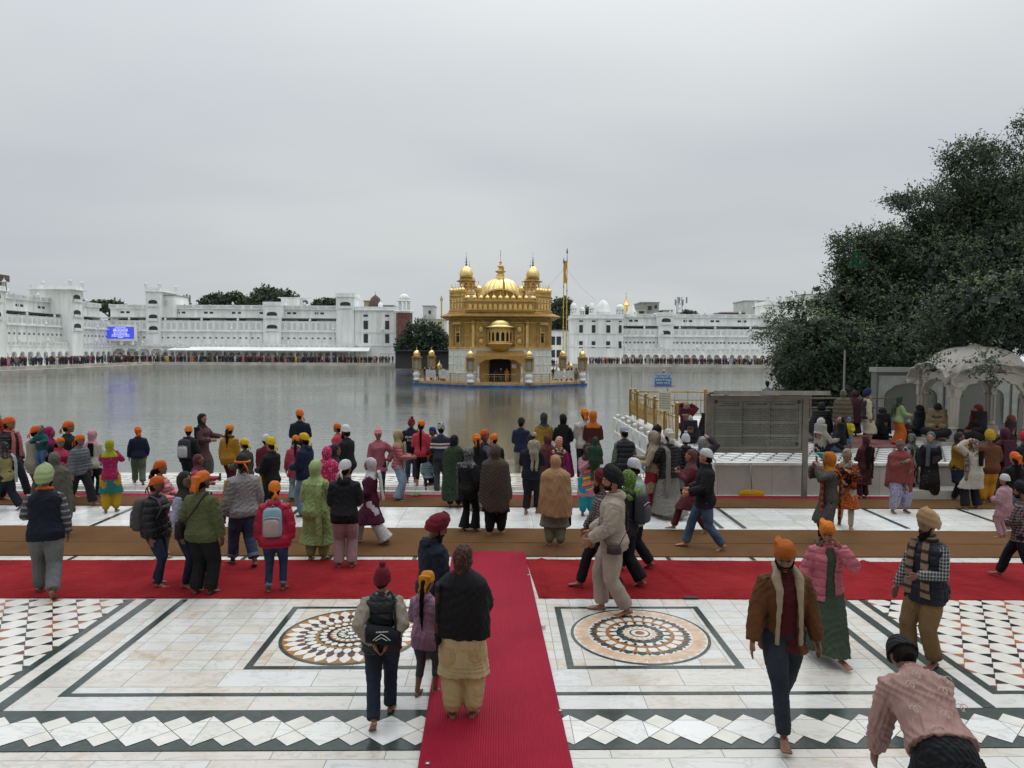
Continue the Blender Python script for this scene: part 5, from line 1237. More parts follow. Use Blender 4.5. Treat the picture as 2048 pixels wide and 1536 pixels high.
# the big tree on the right
tb = []; 
for (x, y, rx, ry, Y, wt) in ((1640, 680, 80, 58, 26, 1.2), (1590, 740, 36, 44, 27.5, .5), (1580, 700, 34, 22, 28, .3), (1600, 815, 44, 50, 29, .7), (1700, 790, 55, 70, 26.5, .9), (1655, 760, 60, 60, 27, .9), (1730, 560, 50, 52, 27, .8), (1706, 505, 30, 30, 27, .25), (1700, 620, 62, 56, 27, .9), (1790, 520, 60, 42, 27, .7), (1800, 640, 80, 80, 26, 1.3), (1872, 462, 46, 38, 27, .7),
        (1835, 392, 50, 12, 26, .16), (1800, 398, 26, 6, 26, .05), (1712, 478, 36, 8, 27, .07), (1690, 520, 12, 20, 27, .05), (1905, 330, 14, 20, 26, .05), (1845, 396, 52, 9, 26, .16), (1705, 482, 38, 15, 27, .2), (1770, 470, 24, 10, 27, .1), (1936, 303, 44, 20, 26, .22), (1680, 537, 16, 12, 27, .06), (1538, 668, 22, 8, 28, .07), (1600, 606, 28, 8, 28, .1), (1838, 430, 22, 9, 26.5, .08), (1556, 640, 14, 22, 28, .1), (1905, 372, 30, 12, 26, .1), (1960, 610, 90, 50, 20.5, .7), (2070, 600, 80, 60, 20, .6), (1890, 650, 50, 28, 21, .3), (1880, 540, 80, 70, 26, 1.2), (1950, 410, 68, 60, 27, 1), (1945, 325, 34, 30, 26, .3), (1970, 300, 22, 14, 26, .1), (2010, 350, 50, 40, 27, .4), (2035, 300, 30, 14, 26, .12), (2060, 245, 26, 16, 25, .12), (1990, 450, 80, 90, 27, 1.6), (1930, 480, 60, 60, 27, .9), (2040, 420, 60, 70, 27, .9), (1850, 560, 60, 60, 27, .9), (2000, 540, 90, 90, 26, 1.4), (1930, 640, 90, 60, 25, 1.2), (2030, 650, 70, 50, 24, .9),
        (1780, 700, 60, 50, 24.5, .8), (1740, 750, 40, 50, 25, .6), (2120, 420, 90, 120, 27, 1), (2150, 600, 90, 100, 26, 1), (1770, 480, 40, 26, 26.5, .25), (1975, 725, 9, 24, 18.6, .05), (1868, 715, 6, 14, 18.7, .02), (1700, 690, 60, 50, 29, .8), (1880, 690, 60, 26, 27, .6)):
    p = PY(x, y, Y); k = Y / FPX; tb.append(((p.x, p.y, p.z), (rx * k, (rx + ry) * .5 * k * 1.1, ry * k), wt))
tr = empty('tree', (17.5, 29.5, PFZ), 'huge spreading dark green tree leaning over the pool at the right', 'tree'); off = np.array(tr.location)
V, MI = leaves(tb, 290000, .045, 10, .42, .5, .45, .5)
V2, M2 = leaves([(c, tuple(np.array(r) * .66), w_) for c, r, w_ in tb if w_ > .45], 24000, .16, 6, .3, .5, .2, .6)
V = np.concatenate([V, V2]); MI = np.concatenate([MI, M2 * 0])
mesh_np('crown', V - off, 4, LEAF, tr, MI)
w = MB(); base = Vector((0, 0, 0)); w.tube([(0, 0, -.4), (.1, 0, 1.5), (-.3, -.2, 3.2), (-1.2, -.6, 4.8)], [.75, .6, .5, .36], 14)
for i, (c, r, wt) in enumerate(tb):
    if wt < .25 or c[1] < 20: continue
    c = Vector(c) - Vector(off); s = Vector((-.2, -.1, 2.4 + (i % 4) * .5)); mid = s.lerp(c, .5) + Vector((0, 0, .6 - (i % 3) * .3))
    w.tube([s, s.lerp(mid, .5) + Vector((.1, .2, .1)), mid, c], [.3, .2, .13, .04], 8)
w.build('trunk', BARK, tr, True)
w = MB(); 
for a, b in ((0, 0), (1.3, .4)):
    w.tube([(1.5 + a, -2 + b, 3.6), (0 + a, -3, 3.3), (-1.5 + a, -3.2, 2.9)], [.12, .08, .04], 7)
w.build('limb', BARK, tr, True)
p = PY(1718, 520, 26.4); w = MB(); w.loft([[(x + .08 * math.sin(z * 9 + x * 4), .05 * math.cos(x * 6 + z * 4), z) for x in (0, .15, .3, .45, .6)] for z in (-.3, -.15, 0, .15, .28)], cap=False, closed=False)
o = w.build('green_cloth', plain('green_cloth_scrap', '1d5a3c', .8), None, True, (p.x - .3, p.y, p.z)); tag(o, 'scrap of bright green cloth caught in the tree\'s outer twigs', 'cloth')
def far_tree(blobs, Y, label, total=5000, size=.28, base_z=0, name='tree', trunk=True, bl=FARL, spread=.9):
    B = []
    for x, y, rx, ry in blobs:
        p = PY(x, y, Y + rnd.uniform(-2, 2)); k = Y / FPX; B.append(((p.x, p.y, p.z), (rx * k, (rx + ry) * .5 * k, ry * k), rx * ry))
    cx = sum(b[0][0] for b in B) / len(B); r = empty(name, (cx, Y, base_z), label, 'tree'); off = np.array(r.location)
    V, MI = leaves(B, total, size, 6, .1, spread, .4, .7); mesh_np('crown', V - off, 4, bl, r, MI)
    w = MB(); zt = min(b[0][2] for b in B) - base_z; w.tube([(0, 0, 0), (.2, 0, max(1.5, zt))], [.6, .35], 8)
    for b in B: w.tube([(.2, 0, max(1.0, zt * .8)), tuple(np.array(b[0]) - off)], [.25, .07], 6)
    w.build('trunk', BARK, r, True)
far_tree([(830, 672, 26, 30), (862, 670, 26, 26), (812, 694, 20, 24), (845, 700, 34, 28), (880, 692, 22, 32)], 160, 'dark bushy tree between the left wing and the golden temple', 14000, .24, .1)
far_tree([(215, 612, 30, 9), (190, 612, 14, 7), (240, 613, 14, 7)], 215, 'low tree tops showing over the roof left of the slender tower', 3500, .35)
far_tree([(370, 606, 8, 6)], 212, 'small tree top just left of the lattice mast', 700, .3)
far_tree([(430, 602, 24, 13), (460, 600, 28, 12), (482, 604, 18, 12), (410, 608, 14, 8)], 212, 'broad dark tree behind the left wing roof, left of the taller one', 7000, .33)
far_tree([(535, 592, 26, 16), (565, 597, 26, 14), (515, 602, 20, 12), (590, 606, 18, 10), (550, 606, 44, 10)], 206, 'tall rounded tree behind the left wing roof, highest of the far trees', 9000, .33)
far_tree([(640, 609, 14, 8), (662, 607, 12, 9)], 212, 'small tree top behind the roof left of the wide roof tower', 2200, .33)
far_tree([(1118, 618, 18, 20), (1124, 640, 18, 26), (1110, 650, 14, 20), (1130, 612, 12, 14)], 196, 'dark rounded tree behind the two golden poles', 9000, .28)
far_tree([(1172, 622, 8, 5)], 200, 'tiny dark tree top between the palace kiosks', 500, .3)
far_tree([(1378, 628, 14, 5)], 205, 'low tree top right of the right telecom mast', 800, .3)
# ---------------------------------------------------------------- people
GAR = []       # meshes to be fused into one skin and creased once everything exists
HAIR = plain('black_hair', '14100e', .85, var=.3, scale=20, bmp=.4, bscale=70); HAIR.node_tree.nodes['Principled BSDF'].inputs['Specular IOR Level'].default_value = .12
GREYH = plain('grey_hair', '8a8680', .7, var=.25, scale=20, bmp=.4, bscale=70)
EYEW = plain('eye_white', '8f857b', .3, var=.02); EYEB = plain('eye_dark', '15100d', .25, var=.1); LIP = plain('lip', '6e3d35', .5); BROW = plain('eyebrow', '1a1411', .8)
GLS = plain('spectacle_frame', '2a211a', .3, .5)
ARM = {'d': (.126, .015, .475), 'D': (.138, .05, .485), 'b': (.055, .15, .615), 'f': (.07, .19, .625), 'u': (.055, .15, .86), 'k': (.05, -.115, .55), 'h': (.135, .04, .545),
       's': (.135, .13, .50), 'w': (.14, -.125, .50), 't': (.07, .05, .985), 'c': (-.04, .13, .67), 'o': (.12, .205, .67), 'e': (.04, .12, .83), 'n': (.02, .14, .74), 'g': (.06, .30, .40)}
TR = {'slim': (.066, .054, .039, .036, .029), 'str': (.066, .058, .046, .044, .041), 'wide': (.068, .064, .058, .059, .062), 'flare': (.064, .054, .043, .05, .066), 'sal': (.078, .08, .072, .062, .033)}
def ell(n, w, d, k=2.4):
    out = []
    for i in range(n):
        a = 2 * PI * i / n; c, s = math.cos(a), math.sin(a); r = (abs(c) ** k + abs(s) ** k) ** (-1 / k); out.append((w * r * c, d * r * s))
    return out
def ik(S, W, a, b, pole):
    v = W - S; L_ = v.length; mx_ = (a + b) * .995
    if L_ > mx_: W = S + v * (mx_ / L_); v = W - S; L_ = mx_
    if L_ < .03: L_ = .03
    u = v / max(1e-6, v.length); x = (a * a - b * b + L_ * L_) / (2 * L_); h = math.sqrt(max(0, a * a - x * x))
    pl = pole - u * pole.dot(u); pl = pl.normalized() if pl.length > 1e-5 else Vector((0, 0, -1))
    return S + u * x + pl * h, W
PEOPLE = {}
def person(x, yf, yh, face, label, top=None, bot=('str', '23252b'), head=None, arms='dd', legs='st', z=0.0, H=None, lean=0, hy=0, hp=0, over=None, scarf=None,
           sk='7d553f', sex='m', beard=None, group=None, hair=True, glasses=False, cat='person', wt=1.0, loc=None, feetgrp=None, bare=True, extra=None):
    pos = P(x, yf, z) if loc is None else Vector(loc)
    FO = {'wi': (.075, -.085), 'wI': (.075, -.085), 'wk': (.125, -.13), 'wK': (.125, -.13), 'wb': (.08, -.19), 'wB': (.08, -.19), 'wl': (.19, -.17), 'wL': (.19, -.17), 'st': (0, 0), 'ss': (.05, -.02), 'ap': (0, 0)}.get(legs)
    if loc is None and FO:      # the photo pixel is that of the foot nearest the camera
        ca = math.cos(R_(face)); mo = min(f_ + t_ for f_ in FO for t_ in (0,) if True for f_ in (FO[0] * ca, FO[1] * ca)) * 1.65 + (min(.16 * ca, -.04 * ca))
        pos.y -= mo; pos.x *= pos.y / (pos.y + mo)
    d_ = pos.y
    if H is None:
        dd = ray(x, yh); H = (CH + dd.z * pos.y / dd.y - z) / (1.045 if head and head[0] in ('tb', 'tk') else 1.02)
    seed = int(x * 7 + yf * 13) & 0xffff; rr = random.Random(seed)
    root = empty('person', pos, label, cat, group, rz=-R_(face)); wt = 1 + (wt - 1) * .7
    if hy == 0: hy = rr.uniform(-20, 20)
    if lean == 0: lean = rr.uniform(-2, 3)
    sit = legs.startswith('sit') or legs.startswith('kn')
    near = d_ < 9.8; vox = .0085 if d_ < 8.2 else .011 if d_ < 11.5 else .0145 if d_ < 15 else .018
    voxb = .0075 if d_ < 8.2 else .0095 if d_ < 11.5 else .0125
    ls = Vector((0, 0, 0))
    if legs == 'sit': ls = Vector((0, 0, -.455))
    elif legs == 'sitf': ls = Vector((0, 0, -.455))
    elif legs == 'kn': ls = Vector((0, 0, -.39))
    piv = Vector((0, 0, .53)); rot = Matrix.Rotation(-R_(lean), 3, 'X')
    back = 0
    def T(p): p = Vector(p); return (piv + rot @ (p - piv) if p.z > .5 or lean > 40 else p) + ls
    rh = Matrix.Rotation(-R_(hy), 3, 'Z') @ Matrix.Rotation(-R_(hp), 3, 'X'); np_ = Vector((0, .0, .875))
    def TH(p): return T(np_ + rh @ (Vector(p) - np_))
    fem = sex == 'f'; kid = H < 1.3; hs = 1.07 + (.2 if H < .95 else .1 if kid else 0)      # children have larger heads
    HC = Vector((0, .012, .93)); 
    def TH2(p): return TH(np_ + (Vector(p) - np_) * hs)
    # ---- legs
    hipx = .052; A = {}; LEG = {'st': ((-.058, 0, 0), (.058, .01, 0)), 'wi': ((-.05, .075, 0), (.05, -.085, .3)), 'wI': ((-.05, -.085, .3), (.05, .075, 0)), 'ss': ((-.06, -.02, 0), (.06, .05, 0)), 'wk': ((-.05, .125, 0), (.05, -.13, .5)), 'wK': ((-.05, -.13, .5), (.05, .125, 0)), 'wb': ((-.05, .08, 0), (.05, -.19, 1.0)), 'wB': ((-.05, -.19, 1.0), (.05, .08, 0)), 'ap': ((-.1, 0, 0), (.1, .02, 0)),
                           'wl': ((-.05, .19, 0), (.05, -.17, .6)), 'wL': ((-.05, -.17, .6), (.05, .19, 0))}.get(legs)
    feet = []
    for i, s in enumerate((-1, 1)):
        hip = Vector((s * hipx, 0, .505)) + ls
        if lean > 40: hip = Vector((s * hipx, -.06, .5))
        if LEG:
            fx, fy, up = LEG[i]; fy += rr.uniform(-.018, .018); an = Vector((fx, fy, .042 + .045 * up)); pole = Vector((s * .05, 1, 0))
            if lean > 40: an.y -= 0
        elif legs == 'sit': an = Vector((-s * .05, .2, .04)); pole = Vector((s * 1.0, .45, .35)); up = 0
        elif legs == 'sitf': an = Vector((s * .05, .42, .045)); pole = Vector((0, .2, 1)); up = 0
        else: an = Vector((s * .06, -.14, .035)); pole = Vector((0, 1, .3)); up = 0
        kn, an = ik(hip, an, .25, .232, pole); feet.append((hip, kn, an, up, s)); 
    # ---- arms
    AR = []
    for i, s in enumerate((-1, 1)):
        c = arms[i]; t = ARM[c] if isinstance(c, str) else c; t = tuple(v + rr.uniform(-.014, .014) for v in t)
        S = T((s * (.092 if not fem else .084), -.002, .788)); W = T((s * t[0], t[1], t[2])) if lean < 40 or isinstance(c, str) else Vector((s * t[0], t[1], t[2])); 
        pole = Vector((s * .55, -.8, -.45)) if c not in ('k', 'h') else Vector((s * 1, -.5, 0))
        if c in ('t',): pole = Vector((s * 1, .1, -.1))
        if c in ('u', 'e', 'n'): pole = Vector((s * .7, .1, -1))
        el, W = ik(S, W, .168, .148, pole); AR.append((S, el, W, s, c))
    sc = lambda v: [tuple(Vector(p) * H) for p in v]
    def fin(name, mb, mat, amp=.004, vx=None, vert=1, parent=root, remesh=True, sm=5, smooth=True):
        mb.v = sc(mb.v); o = mb.build(name, mat, parent, smooth)
        if remesh:
            m = o.modifiers.new('fuse', 'REMESH'); m.mode = 'VOXEL'; m.voxel_size = vx or vox; m.use_smooth_shade = True
            if sm: q = o.modifiers.new('soften', 'SMOOTH'); q.iterations = sm; q.factor = .5
            GAR.append((o, amp, seed + len(GAR), vert, vx or vox))
        return o
    # ---- body: one continuous skin
    b = MB(); n = 16
    TP_ = [(.47, .08, .056, -.005), (.52, .084, .062, -.008), (.575, .076, .055, 0), (.62, .07 if not fem else .062, .05, .003), (.68, .078, .056, .006), (.74, .086, .058, .004), (.785, .088, .052, 0), (.812, .07, .042, -.004), (.83, .04, .034, -.004)]
    b.loft([[T((px_, py_ + yo, zz)) for px_, py_ in ell(n, w_, dp)] for zz, w_, dp, yo in TP_])
    b.tube([T((0, -.008, .815)), TH2((0, .0, .86)), TH2((0, .006, .9))], [.031, .028, .03], 12)
    # head: skull, jaw, nose, ears, brow, lips
    rings = []
    for k in range(1, 14):
        a = PI * k / 14; zz = -math.cos(a); sr = math.sin(a); ring = []
        for i in range(20):
            q = 2 * PI * i / 20; cx, sy = math.cos(q), math.sin(q)
            wv = .043 * (1 - .2 * max(0, -zz) ** 1.2); dv = .054 * (1 - .06 * max(0, -zz))
            yy = sy * dv * sr + (.006 * max(0, -zz) if sy > 0 else 0)
            if sy > .3 and -.25 < zz < .12: yy -= .0035 * (1 - abs(cx)) 
            ring.append(TH2(HC + Vector((cx * wv * sr, yy, zz * .066))))
        rings.append(ring)
    b.loft(rings)
    b.loft([[TH2(HC + Vector((px_, yo + py_, zz))) for px_, py_ in ell(8, w_, dp, 2)] for zz, w_, dp, yo in ((.012, .0045, .004, .05), (-.004, .006, .007, .054), (-.016, .0095, .009, .055), (-.021, .007, .005, .053))])
    b.ball(TH2(HC + Vector((0, .046, -.036))), (.013, .008, .006), 10, 6); b.ball(TH2(HC + Vector((0, .04, -.054))), (.016, .014, .011), 10, 6)
    for s in (-1, 1): b.ball(TH2(HC + Vector((s * .043, -.004, -.006))), (.006, .011, .017), 8, 6); b.ball(TH2(HC + Vector((s * .018, .047, .012))), (.013, .006, .0045), 8, 5)
    for (S, el, W, s, c) in AR:
        b.tube([S, S.lerp(el, .5), el, el.lerp(W, .35), W], [.034, .029, .024, .024, .0165], 10)
        fd = (W - el).normalized(); down = Vector((0, 0, -1)); 
        hd = fd if c in ('u', 'e', 't', 'f', 'o', 'n', 'g') else (fd * .75 + down * .45).normalized()
        inn = Vector((-s, .15, 0)); inn = (inn - hd * inn.dot(hd)).normalized(); sd_ = hd.cross(inn).normalized()
        if sd_.y < 0 and c not in ('u', 'e', 't'): sd_ = -sd_
        pc_ = W + hd * .027
        b.tube([W, W + hd * .012, pc_, W + hd * .05], [(.0155, .0155), (.012, .02), (.0115, .024), (.0095, .023)], 8) if False else b.loft([[W + hd * t + sd_ * (u_ * wd) + inn * (v_ * th) for u_, v_ in ell(8, 1, 1, 2.2)] for t, wd, th in ((-.004, .015, .014), (.012, .019, .013), (.03, .0235, .0125), (.048, .022, .011), (.053, .016, .008))])
        curl = .35 if c in ('d', 'D', 's', 'w') else .75 if c in ('b', 'f', 'u', 'c', 'g') else .2
        for f_ in range(4):
            o_ = W + hd * .048 + sd_ * ((1.5 - f_) * .0118); ln = (.038, .043, .04, .031)[f_]
            p1 = o_ + (hd * math.cos(curl * .5) + inn * math.sin(curl * .5)) * ln * .42; p2 = p1 + (hd * math.cos(curl * 1.3) + inn * math.sin(curl * 1.3)) * ln * .33; p3 = p2 + (hd * math.cos(curl * 2) + inn * math.sin(curl * 2)) * ln * .3
            r0 = .0058 if near else .007; b.tube([o_ - hd * .008, p1, p2, p3], [r0, r0, r0 * .92, r0 * .75], 7)
        tb_ = W + hd * .016 + sd_ * .016; td = (hd * .6 + sd_ * .75 + inn * .25).normalized()
        b.tube([tb_, tb_ + td * .02, tb_ + td * .03 + hd * .012], [.0085, .0072, .0058], 7)
    for (hip, kn, an, up, s) in feet:
        b.tube([hip + Vector((0, 0, .02)), hip.lerp(kn, .5), kn, kn.lerp(an, .35), kn.lerp(an, .8), an], [.056, .047, .034, .034, .022, .021], 10)
        out = s * .22; fdv = Vector((math.sin(out), math.cos(out), 0)) if legs != 'sit' else Vector((-s * .9, .4, 0)).normalized()
        if legs == 'kn': fdv = Vector((0, -1, 0))
        pit = -.75 * up; lat = Vector((fdv.y, -fdv.x, 0)); 
        f3 = (fdv * math.cos(pit) + Vector((0, 0, math.sin(pit)))); u3 = lat.cross(f3).normalized()
        if u3.z < 0: u3 = -u3
        if legs == 'sitf': f3 = Vector((s * .25, .2, 1)).normalized(); u3 = Vector((0, -1, .2)).normalized(); lat = Vector((1, 0, 0))
        base = an - u3 * .038
        rg = []
        for t, wd, ht in ((-.03, .008, .012), (-.026, .017, .024), (-.008, .021, .034), (.02, .021, .034), (.05, .024, .024), (.08, .028, .016), (.092, .027, .012), (.1, .022, .008)):
            rg.append([base + f3 * t + lat * (px_) + u3 * (max(0, py_ + ht * .5) + .001) for px_, py_ in ell(10, wd, ht * .5, 2.3)])
        b.loft(rg)
        for k in range(5):
            tx = (-.021 + k * .0105) * s; ty = (.1, .1, .096, .09, .082)[k] if s > 0 or True else 0; r_ = (.0088, .0066, .0062, .006, .0056)[k]
            q0 = base + f3 * (ty - .015) + lat * (tx) + u3 * .009; b.tube([q0, q0 + f3 * .014, q0 + f3 * .02 - u3 * .001], [r_, r_, r_ * .75], 7)
    body = fin('body', b, skin(sk), 0, voxb, sm=1)
    # ---- eyes, brows, mouth where the face can be seen
    fa = abs((face + hy - 180 + 180) % 360 - 180)
    if fa < 115 and d_ < 24:
        for s in (-1, 1):
            e_ = MB(); e_.ball(TH2(HC + Vector((s * .0175, .0478, .0005))), (.008, .0045, .0031), 10, 6); e_ = fin('eye', e_, EYEW, remesh=False, parent=body)
            p_ = MB(); p_.ball(TH2(HC + Vector((s * .0175, .0512, .0))), (.0042, .002, .004), 8, 5); fin('iris', p_, EYEB, remesh=False, parent=body)
            q = MB(); q.tube([TH2(HC + Vector((s * .007, .0545, .0125))), TH2(HC + Vector((s * .018, .0528, .0155))), TH2(HC + Vector((s * .029, .047, .0125)))], [.0016, .0025, .0014], 6); fin('eyebrow', q, BROW, remesh=False, parent=body)
        q = MB(); q.tube([TH2(HC + Vector((-.014, .0505, -.0365))), TH2(HC + Vector((0, .0558, -.035))), TH2(HC + Vector((.014, .0505, -.0365)))], [.0018, .0034, .0018], 6); fin('mouth', q, LIP, remesh=False, parent=body)
    if glasses:
        q = MB()
        for s in (-1, 1):
            c_ = HC + Vector((s * .0185, .0575, .0)); q.tube([TH2(c_ + Vector((.0145 * math.cos(a), 0, .0115 * math.sin(a)))) for a in [2 * PI * i / 14 for i in range(15)]], .0012, 5)
            q.tube([TH2(HC + Vector((s * .033, .0565, .003))), TH2(HC + Vector((s * .045, .03, .003))), TH2(HC + Vector((s * .046, -.004, .003)))], .0012, 5)
        q.tube([TH2(HC + Vector((-.004, .0575, .003))), TH2(HC + Vector((.004, .0575, .003)))], .0012, 5); fin('glasses', q, GLS, remesh=False)
    # ---- clothes
    def legc(zz):        # where both legs are at a height, for long garments
        ps_ = []
        for (hip, kn, an, up, s) in feet:
            a, c = (hip, kn) if zz > kn.z else (kn, an)
            t = max(0, min(1.15, (a.z - zz) / max(1e-4, a.z - c.z))); ps_.append(a.lerp(c, t))
        return ps_
    def cloth_mat(g): return cloth(*g[1:5]) if len(g) > 1 and isinstance(g[-1], dict) is False else cloth(*[q for q in g[1:] if not isinstance(q, dict)])
    def opts(g): return g[-1] if isinstance(g[-1], dict) else {}
    def torso(mb, g, bulk, hem, flare, sleeve, gap=0, fold=0, collar=.0, puff=0):
        kind_ = bot[0]; N_ = 32; PR = [(.47, .098, .07, -.005), (.52, .1, .076, -.008), (.575, .093, .069, 0), (.62, .089 if not fem else .08, .064, .003), (.68, .097 if not fem else .092, .071, .006), (.735, .107 if not fem else .1, .074 if not fem else .083, .006 if not fem else .012), (.78, .108 if not fem else .1, .064, .001), (.808, .084, .053, -.003), (.825, .054, .044, -.003)]
        PR = [q for q in PR if q[0] >= min(hem, .8)]; rings = []
        ph = rr.random() * 6
        low = []
        zz = hem
        if hem < .465:
            m_ = max(2, int((.47 - hem) / .045)); 
            for k in range(m_): low.append(hem + (.47 - hem) * k / m_)
        def mk(f):
            if not gap: return [f(2 * PI * i / N_, 1) for i in range(N_)]
            g0 = PI / 2 + gap; arc = 2 * PI - 2 * gap
            return [f(g0 + arc * i / (N_ - 1), 1) for i in range(N_)] + [f(g0 + arc * i / (N_ - 1), .82) for i in range(N_ - 1, -1, -1)]
        for zz in low:
            a_, b_ = legc(zz) if not sit and lean < 40 else (T((-.05, 0, .5)), T((.05, 0, .5)))
            t = (.47 - zz); c = (a_ + b_) / 2; wd = abs(a_.x - b_.x) / 2 + .058 + bulk + flare * t; dp = abs(a_.y - b_.y) / 2 + .058 + bulk * .8 + flare * t * .8
            if lean < 40 and not sit: wd = max(wd, .091 + bulk + flare * t * .9); dp = max(dp, .068 + bulk * .8 + flare * t * .7)
            c.y = c.y * .85
            def f(a, k, wd=wd, dp=dp, c=c, zz=zz, t=t):
                cx, sy = math.cos(a), math.sin(a); r = (abs(cx) ** 2.3 + abs(sy) ** 2.3) ** (-1 / 2.3)
                r *= 1 + fold * min(1, t * 4) * (math.sin(a * 7 + ph + math.sin(zz * 9)) * .6 + math.sin(a * 11 + ph * 2) * .4)
                return Vector((c.x + wd * r * cx * k, c.y + dp * r * sy * k, zz + (.008 * math.sin(a * 3 + ph) if t > .3 else 0)))
            rings.append(mk(f))
        for zz, w_, dp, yo in PR:
            bb = bulk * (1 if zz < .8 else .7); 
            if zz < .56: bb += .008 * (1 if kind_ != 'slim' else .3)
            if puff: bb += puff * abs(math.sin(zz * 60))
            def f(a, k, w_=w_, dp=dp, yo=yo, zz=zz, bb=bb):
                cx, sy = math.cos(a), math.sin(a); r = (abs(cx) ** 2.5 + abs(sy) ** 2.5) ** (-1 / 2.5); k2 = k if k == 1 else .86
                wq = wt if zz < .66 else 1 + (wt - 1) * .35; return T(((w_ * .92 * wq + bb) * r * cx * k2, (dp * .96 * wq + bb) * r * sy * k2 + yo, zz))
            rings.append(mk(f))
        mb.loft(rings)
        if collar: 
            rg = [[T((px_, py_ - .004, zz)) for px_, py_ in ell(16, w_, dp, 2)] for zz, w_, dp in ((.80, .062, .052), (.83, .046 + bulk * .4, .044 + bulk * .4), (.83 + collar, .042 + bulk * .4, .044 + bulk * .4))]
            mb.loft(rg)
        if sleeve:
            for (S, el, W, s, c) in AR:
                e = min(1, sleeve); we = el.lerp(W, e if sleeve <= 1 else 1); b2 = bulk
                mb.tube([S + Vector((-s * .034, 0, -.002)), S + Vector((s * .0, 0, -.01)), S.lerp(el, .5), el, el.lerp(we, .5), el.lerp(we, .93), we], [.03 + b2 * .6, .04 + b2 * .8, .036 + b2, .033 + b2, .03 + b2, .026 + b2 * .9, .022 + b2 * .8], 14)
    def wear(name, g):
        kind = g[0]; o = opts(g); mat = cloth_mat(g); mb = MB()
        K = {'jk': (.012, .455, .05, 1), 'sw': (.009, .46, .03, 1), 'pf': (.021, .45, .05, 1), 'ct': (.014, .34, .14, 1), 'ku': (.010, .25, .16, 1), 'dr': (.010, .08, .16, 1), 'vs': (.019, .45, .03, 0), 'sh': (.006, .44, 0, 1)}[kind]
        bulk, hem, flare, slv = K; bulk = o.get('bulk', bulk) * .74; bulk = min(bulk, .008) if scarf and scarf[0] == 'shawl' else bulk; hem = o.get('hem', hem); flare = o.get('flare', flare); slv = o.get('sleeve', slv)
        torso(mb, g, bulk, hem, flare, slv, o.get('gap', 0), o.get('fold', .05 if kind in ('ku', 'dr', 'ct') else .02), o.get('collar', .02), o.get('puff', .005 if kind in ('pf', 'vs') and len(g) > 2 and g[2] == 'quilt' else 0))
        if o.get('hood'):
            c_ = T((0, -.055, .825)); mb.ball(c_, (.062, .035, .03), 14, 8); mb.tube([T((-.05, .0, .835)), T((-.045, -.045, .845)), T((0, -.06, .84)), T((.045, -.045, .845)), T((.05, 0, .835))], [.014, .02, .022, .02, .014], 8)
        if o.get('tail'):
            pass
        ob = fin(name, mb, mat, o.get('amp', .0065 if kind != 'pf' else .005), vert=1 if kind in ('ku', 'dr') else 0)
        if o.get('fur'): 
            q = MB(); q.tube([T((.05, .035, .82)), T((.06, 0, .835)), T((.045, -.045, .85)), T((0, -.06, .855)), T((-.045, -.045, .85)), T((-.06, 0, .835)), T((-.05, .035, .82))], [.016, .022, .024, .024, .024, .022, .016], 10)
            fin('fur_collar', q, cloth(o['fur'], 'print', '4a3b2c', .4), .008, vert=0)
        if o.get('trim'):
            q = MB(); 
            a_ = o['trim']; f0 = lambda t: T((-.035 - .02 * t, .078 - .014 * t, .80 - .33 * t))
            for s in (-1, 1): q.tube([T((s * .045, .02, .845)), T((s * .058, .05, .81)), T((s * .052, .086, .76)), T((s * .052, .094, .68)), T((s * .058, .092, .58)), T((s * .06, .088, .48))], [.02, .026, .02, .014, .012, .012], 8)
            q.tube([T((.045, .02, .845)), T((.04, -.03, .86)), T((0, -.045, .865)), T((-.04, -.03, .86)), T((-.045, .02, .845))], .02, 8)
            fin('collar', q, cloth(a_), .003, vert=0)
        return ob
    def pants(g):
        kind = g[0]; o = opts(g); mat = cloth_mat(g); mb = MB()
        if kind == 'sk':
            mb2 = MB(); torso(mb2, g, .006, o.get('hem', .06), o.get('flare', .14), 0, 0, .06, 0); 
            mb2.v = [v for v in mb2.v]; fin('skirt', mb2, mat, .006); return
        R5 = TR[kind]; ww = o.get('w', 1.0)
        for (hip, kn, an, up, s) in feet:
            e = o.get('end', .97); en = kn.lerp(an, e); a5 = [r * ww for r in R5]
            a5[0] = R5[0]; pts = [hip + Vector((0, 0, .022)), hip.lerp(kn, .12), hip.lerp(kn, .55), kn, kn.lerp(en, .45), kn.lerp(en, .85), en]; rad = [a5[0], a5[0], a5[1], a5[2], a5[3], (a5[3] + a5[4]) / 2 * 1.03, a5[4]]
            mb.tube(pts, rad, 14)
        c_ = (feet[0][0] + feet[1][0]) / 2; w_ = .092 * (1.08 if kind == 'sal' else 1) * wt
        if lean < 40: mb.loft([[Vector((px_, py_ - .005, zz)) + ls for px_, py_ in ell(20, a, d)] for zz, a, d in ((.46, w_ * .93, .066), (.5, w_, .076), (.54, w_ * .98, .074), (.59, w_ * .88, .066))])
        else: mb.loft([[T((px_, py_ - .02, zz)) for px_, py_ in ell(20, a, d)] for zz, a, d in ((.42, w_ * .9, .08), (.47, w_, .09), (.52, w_ * .96, .08), (.555, w_ * .85, .06))])
        o2 = fin('trousers' if kind != 'sal' else 'salwar', mb, mat, .0042 if kind != 'slim' else .0025, vert=2)
        if o.get('cuff'):
            for (hip, kn, an, up, s) in feet: q = MB(); q.tube([kn.lerp(an, e - .17), kn.lerp(an, e)], [a5[4] * 1.12, a5[4] * 1.14], 14); fin('cuff', q, cloth(o['cuff']), .001, vert=0)
    pants(bot)
    if top: wear({'jk': 'jacket', 'sw': 'sweater', 'pf': 'puffer_jacket', 'ct': 'coat', 'ku': 'kurta', 'dr': 'dress', 'vs': 'vest', 'sh': 'shirt'}[top[0]], top)
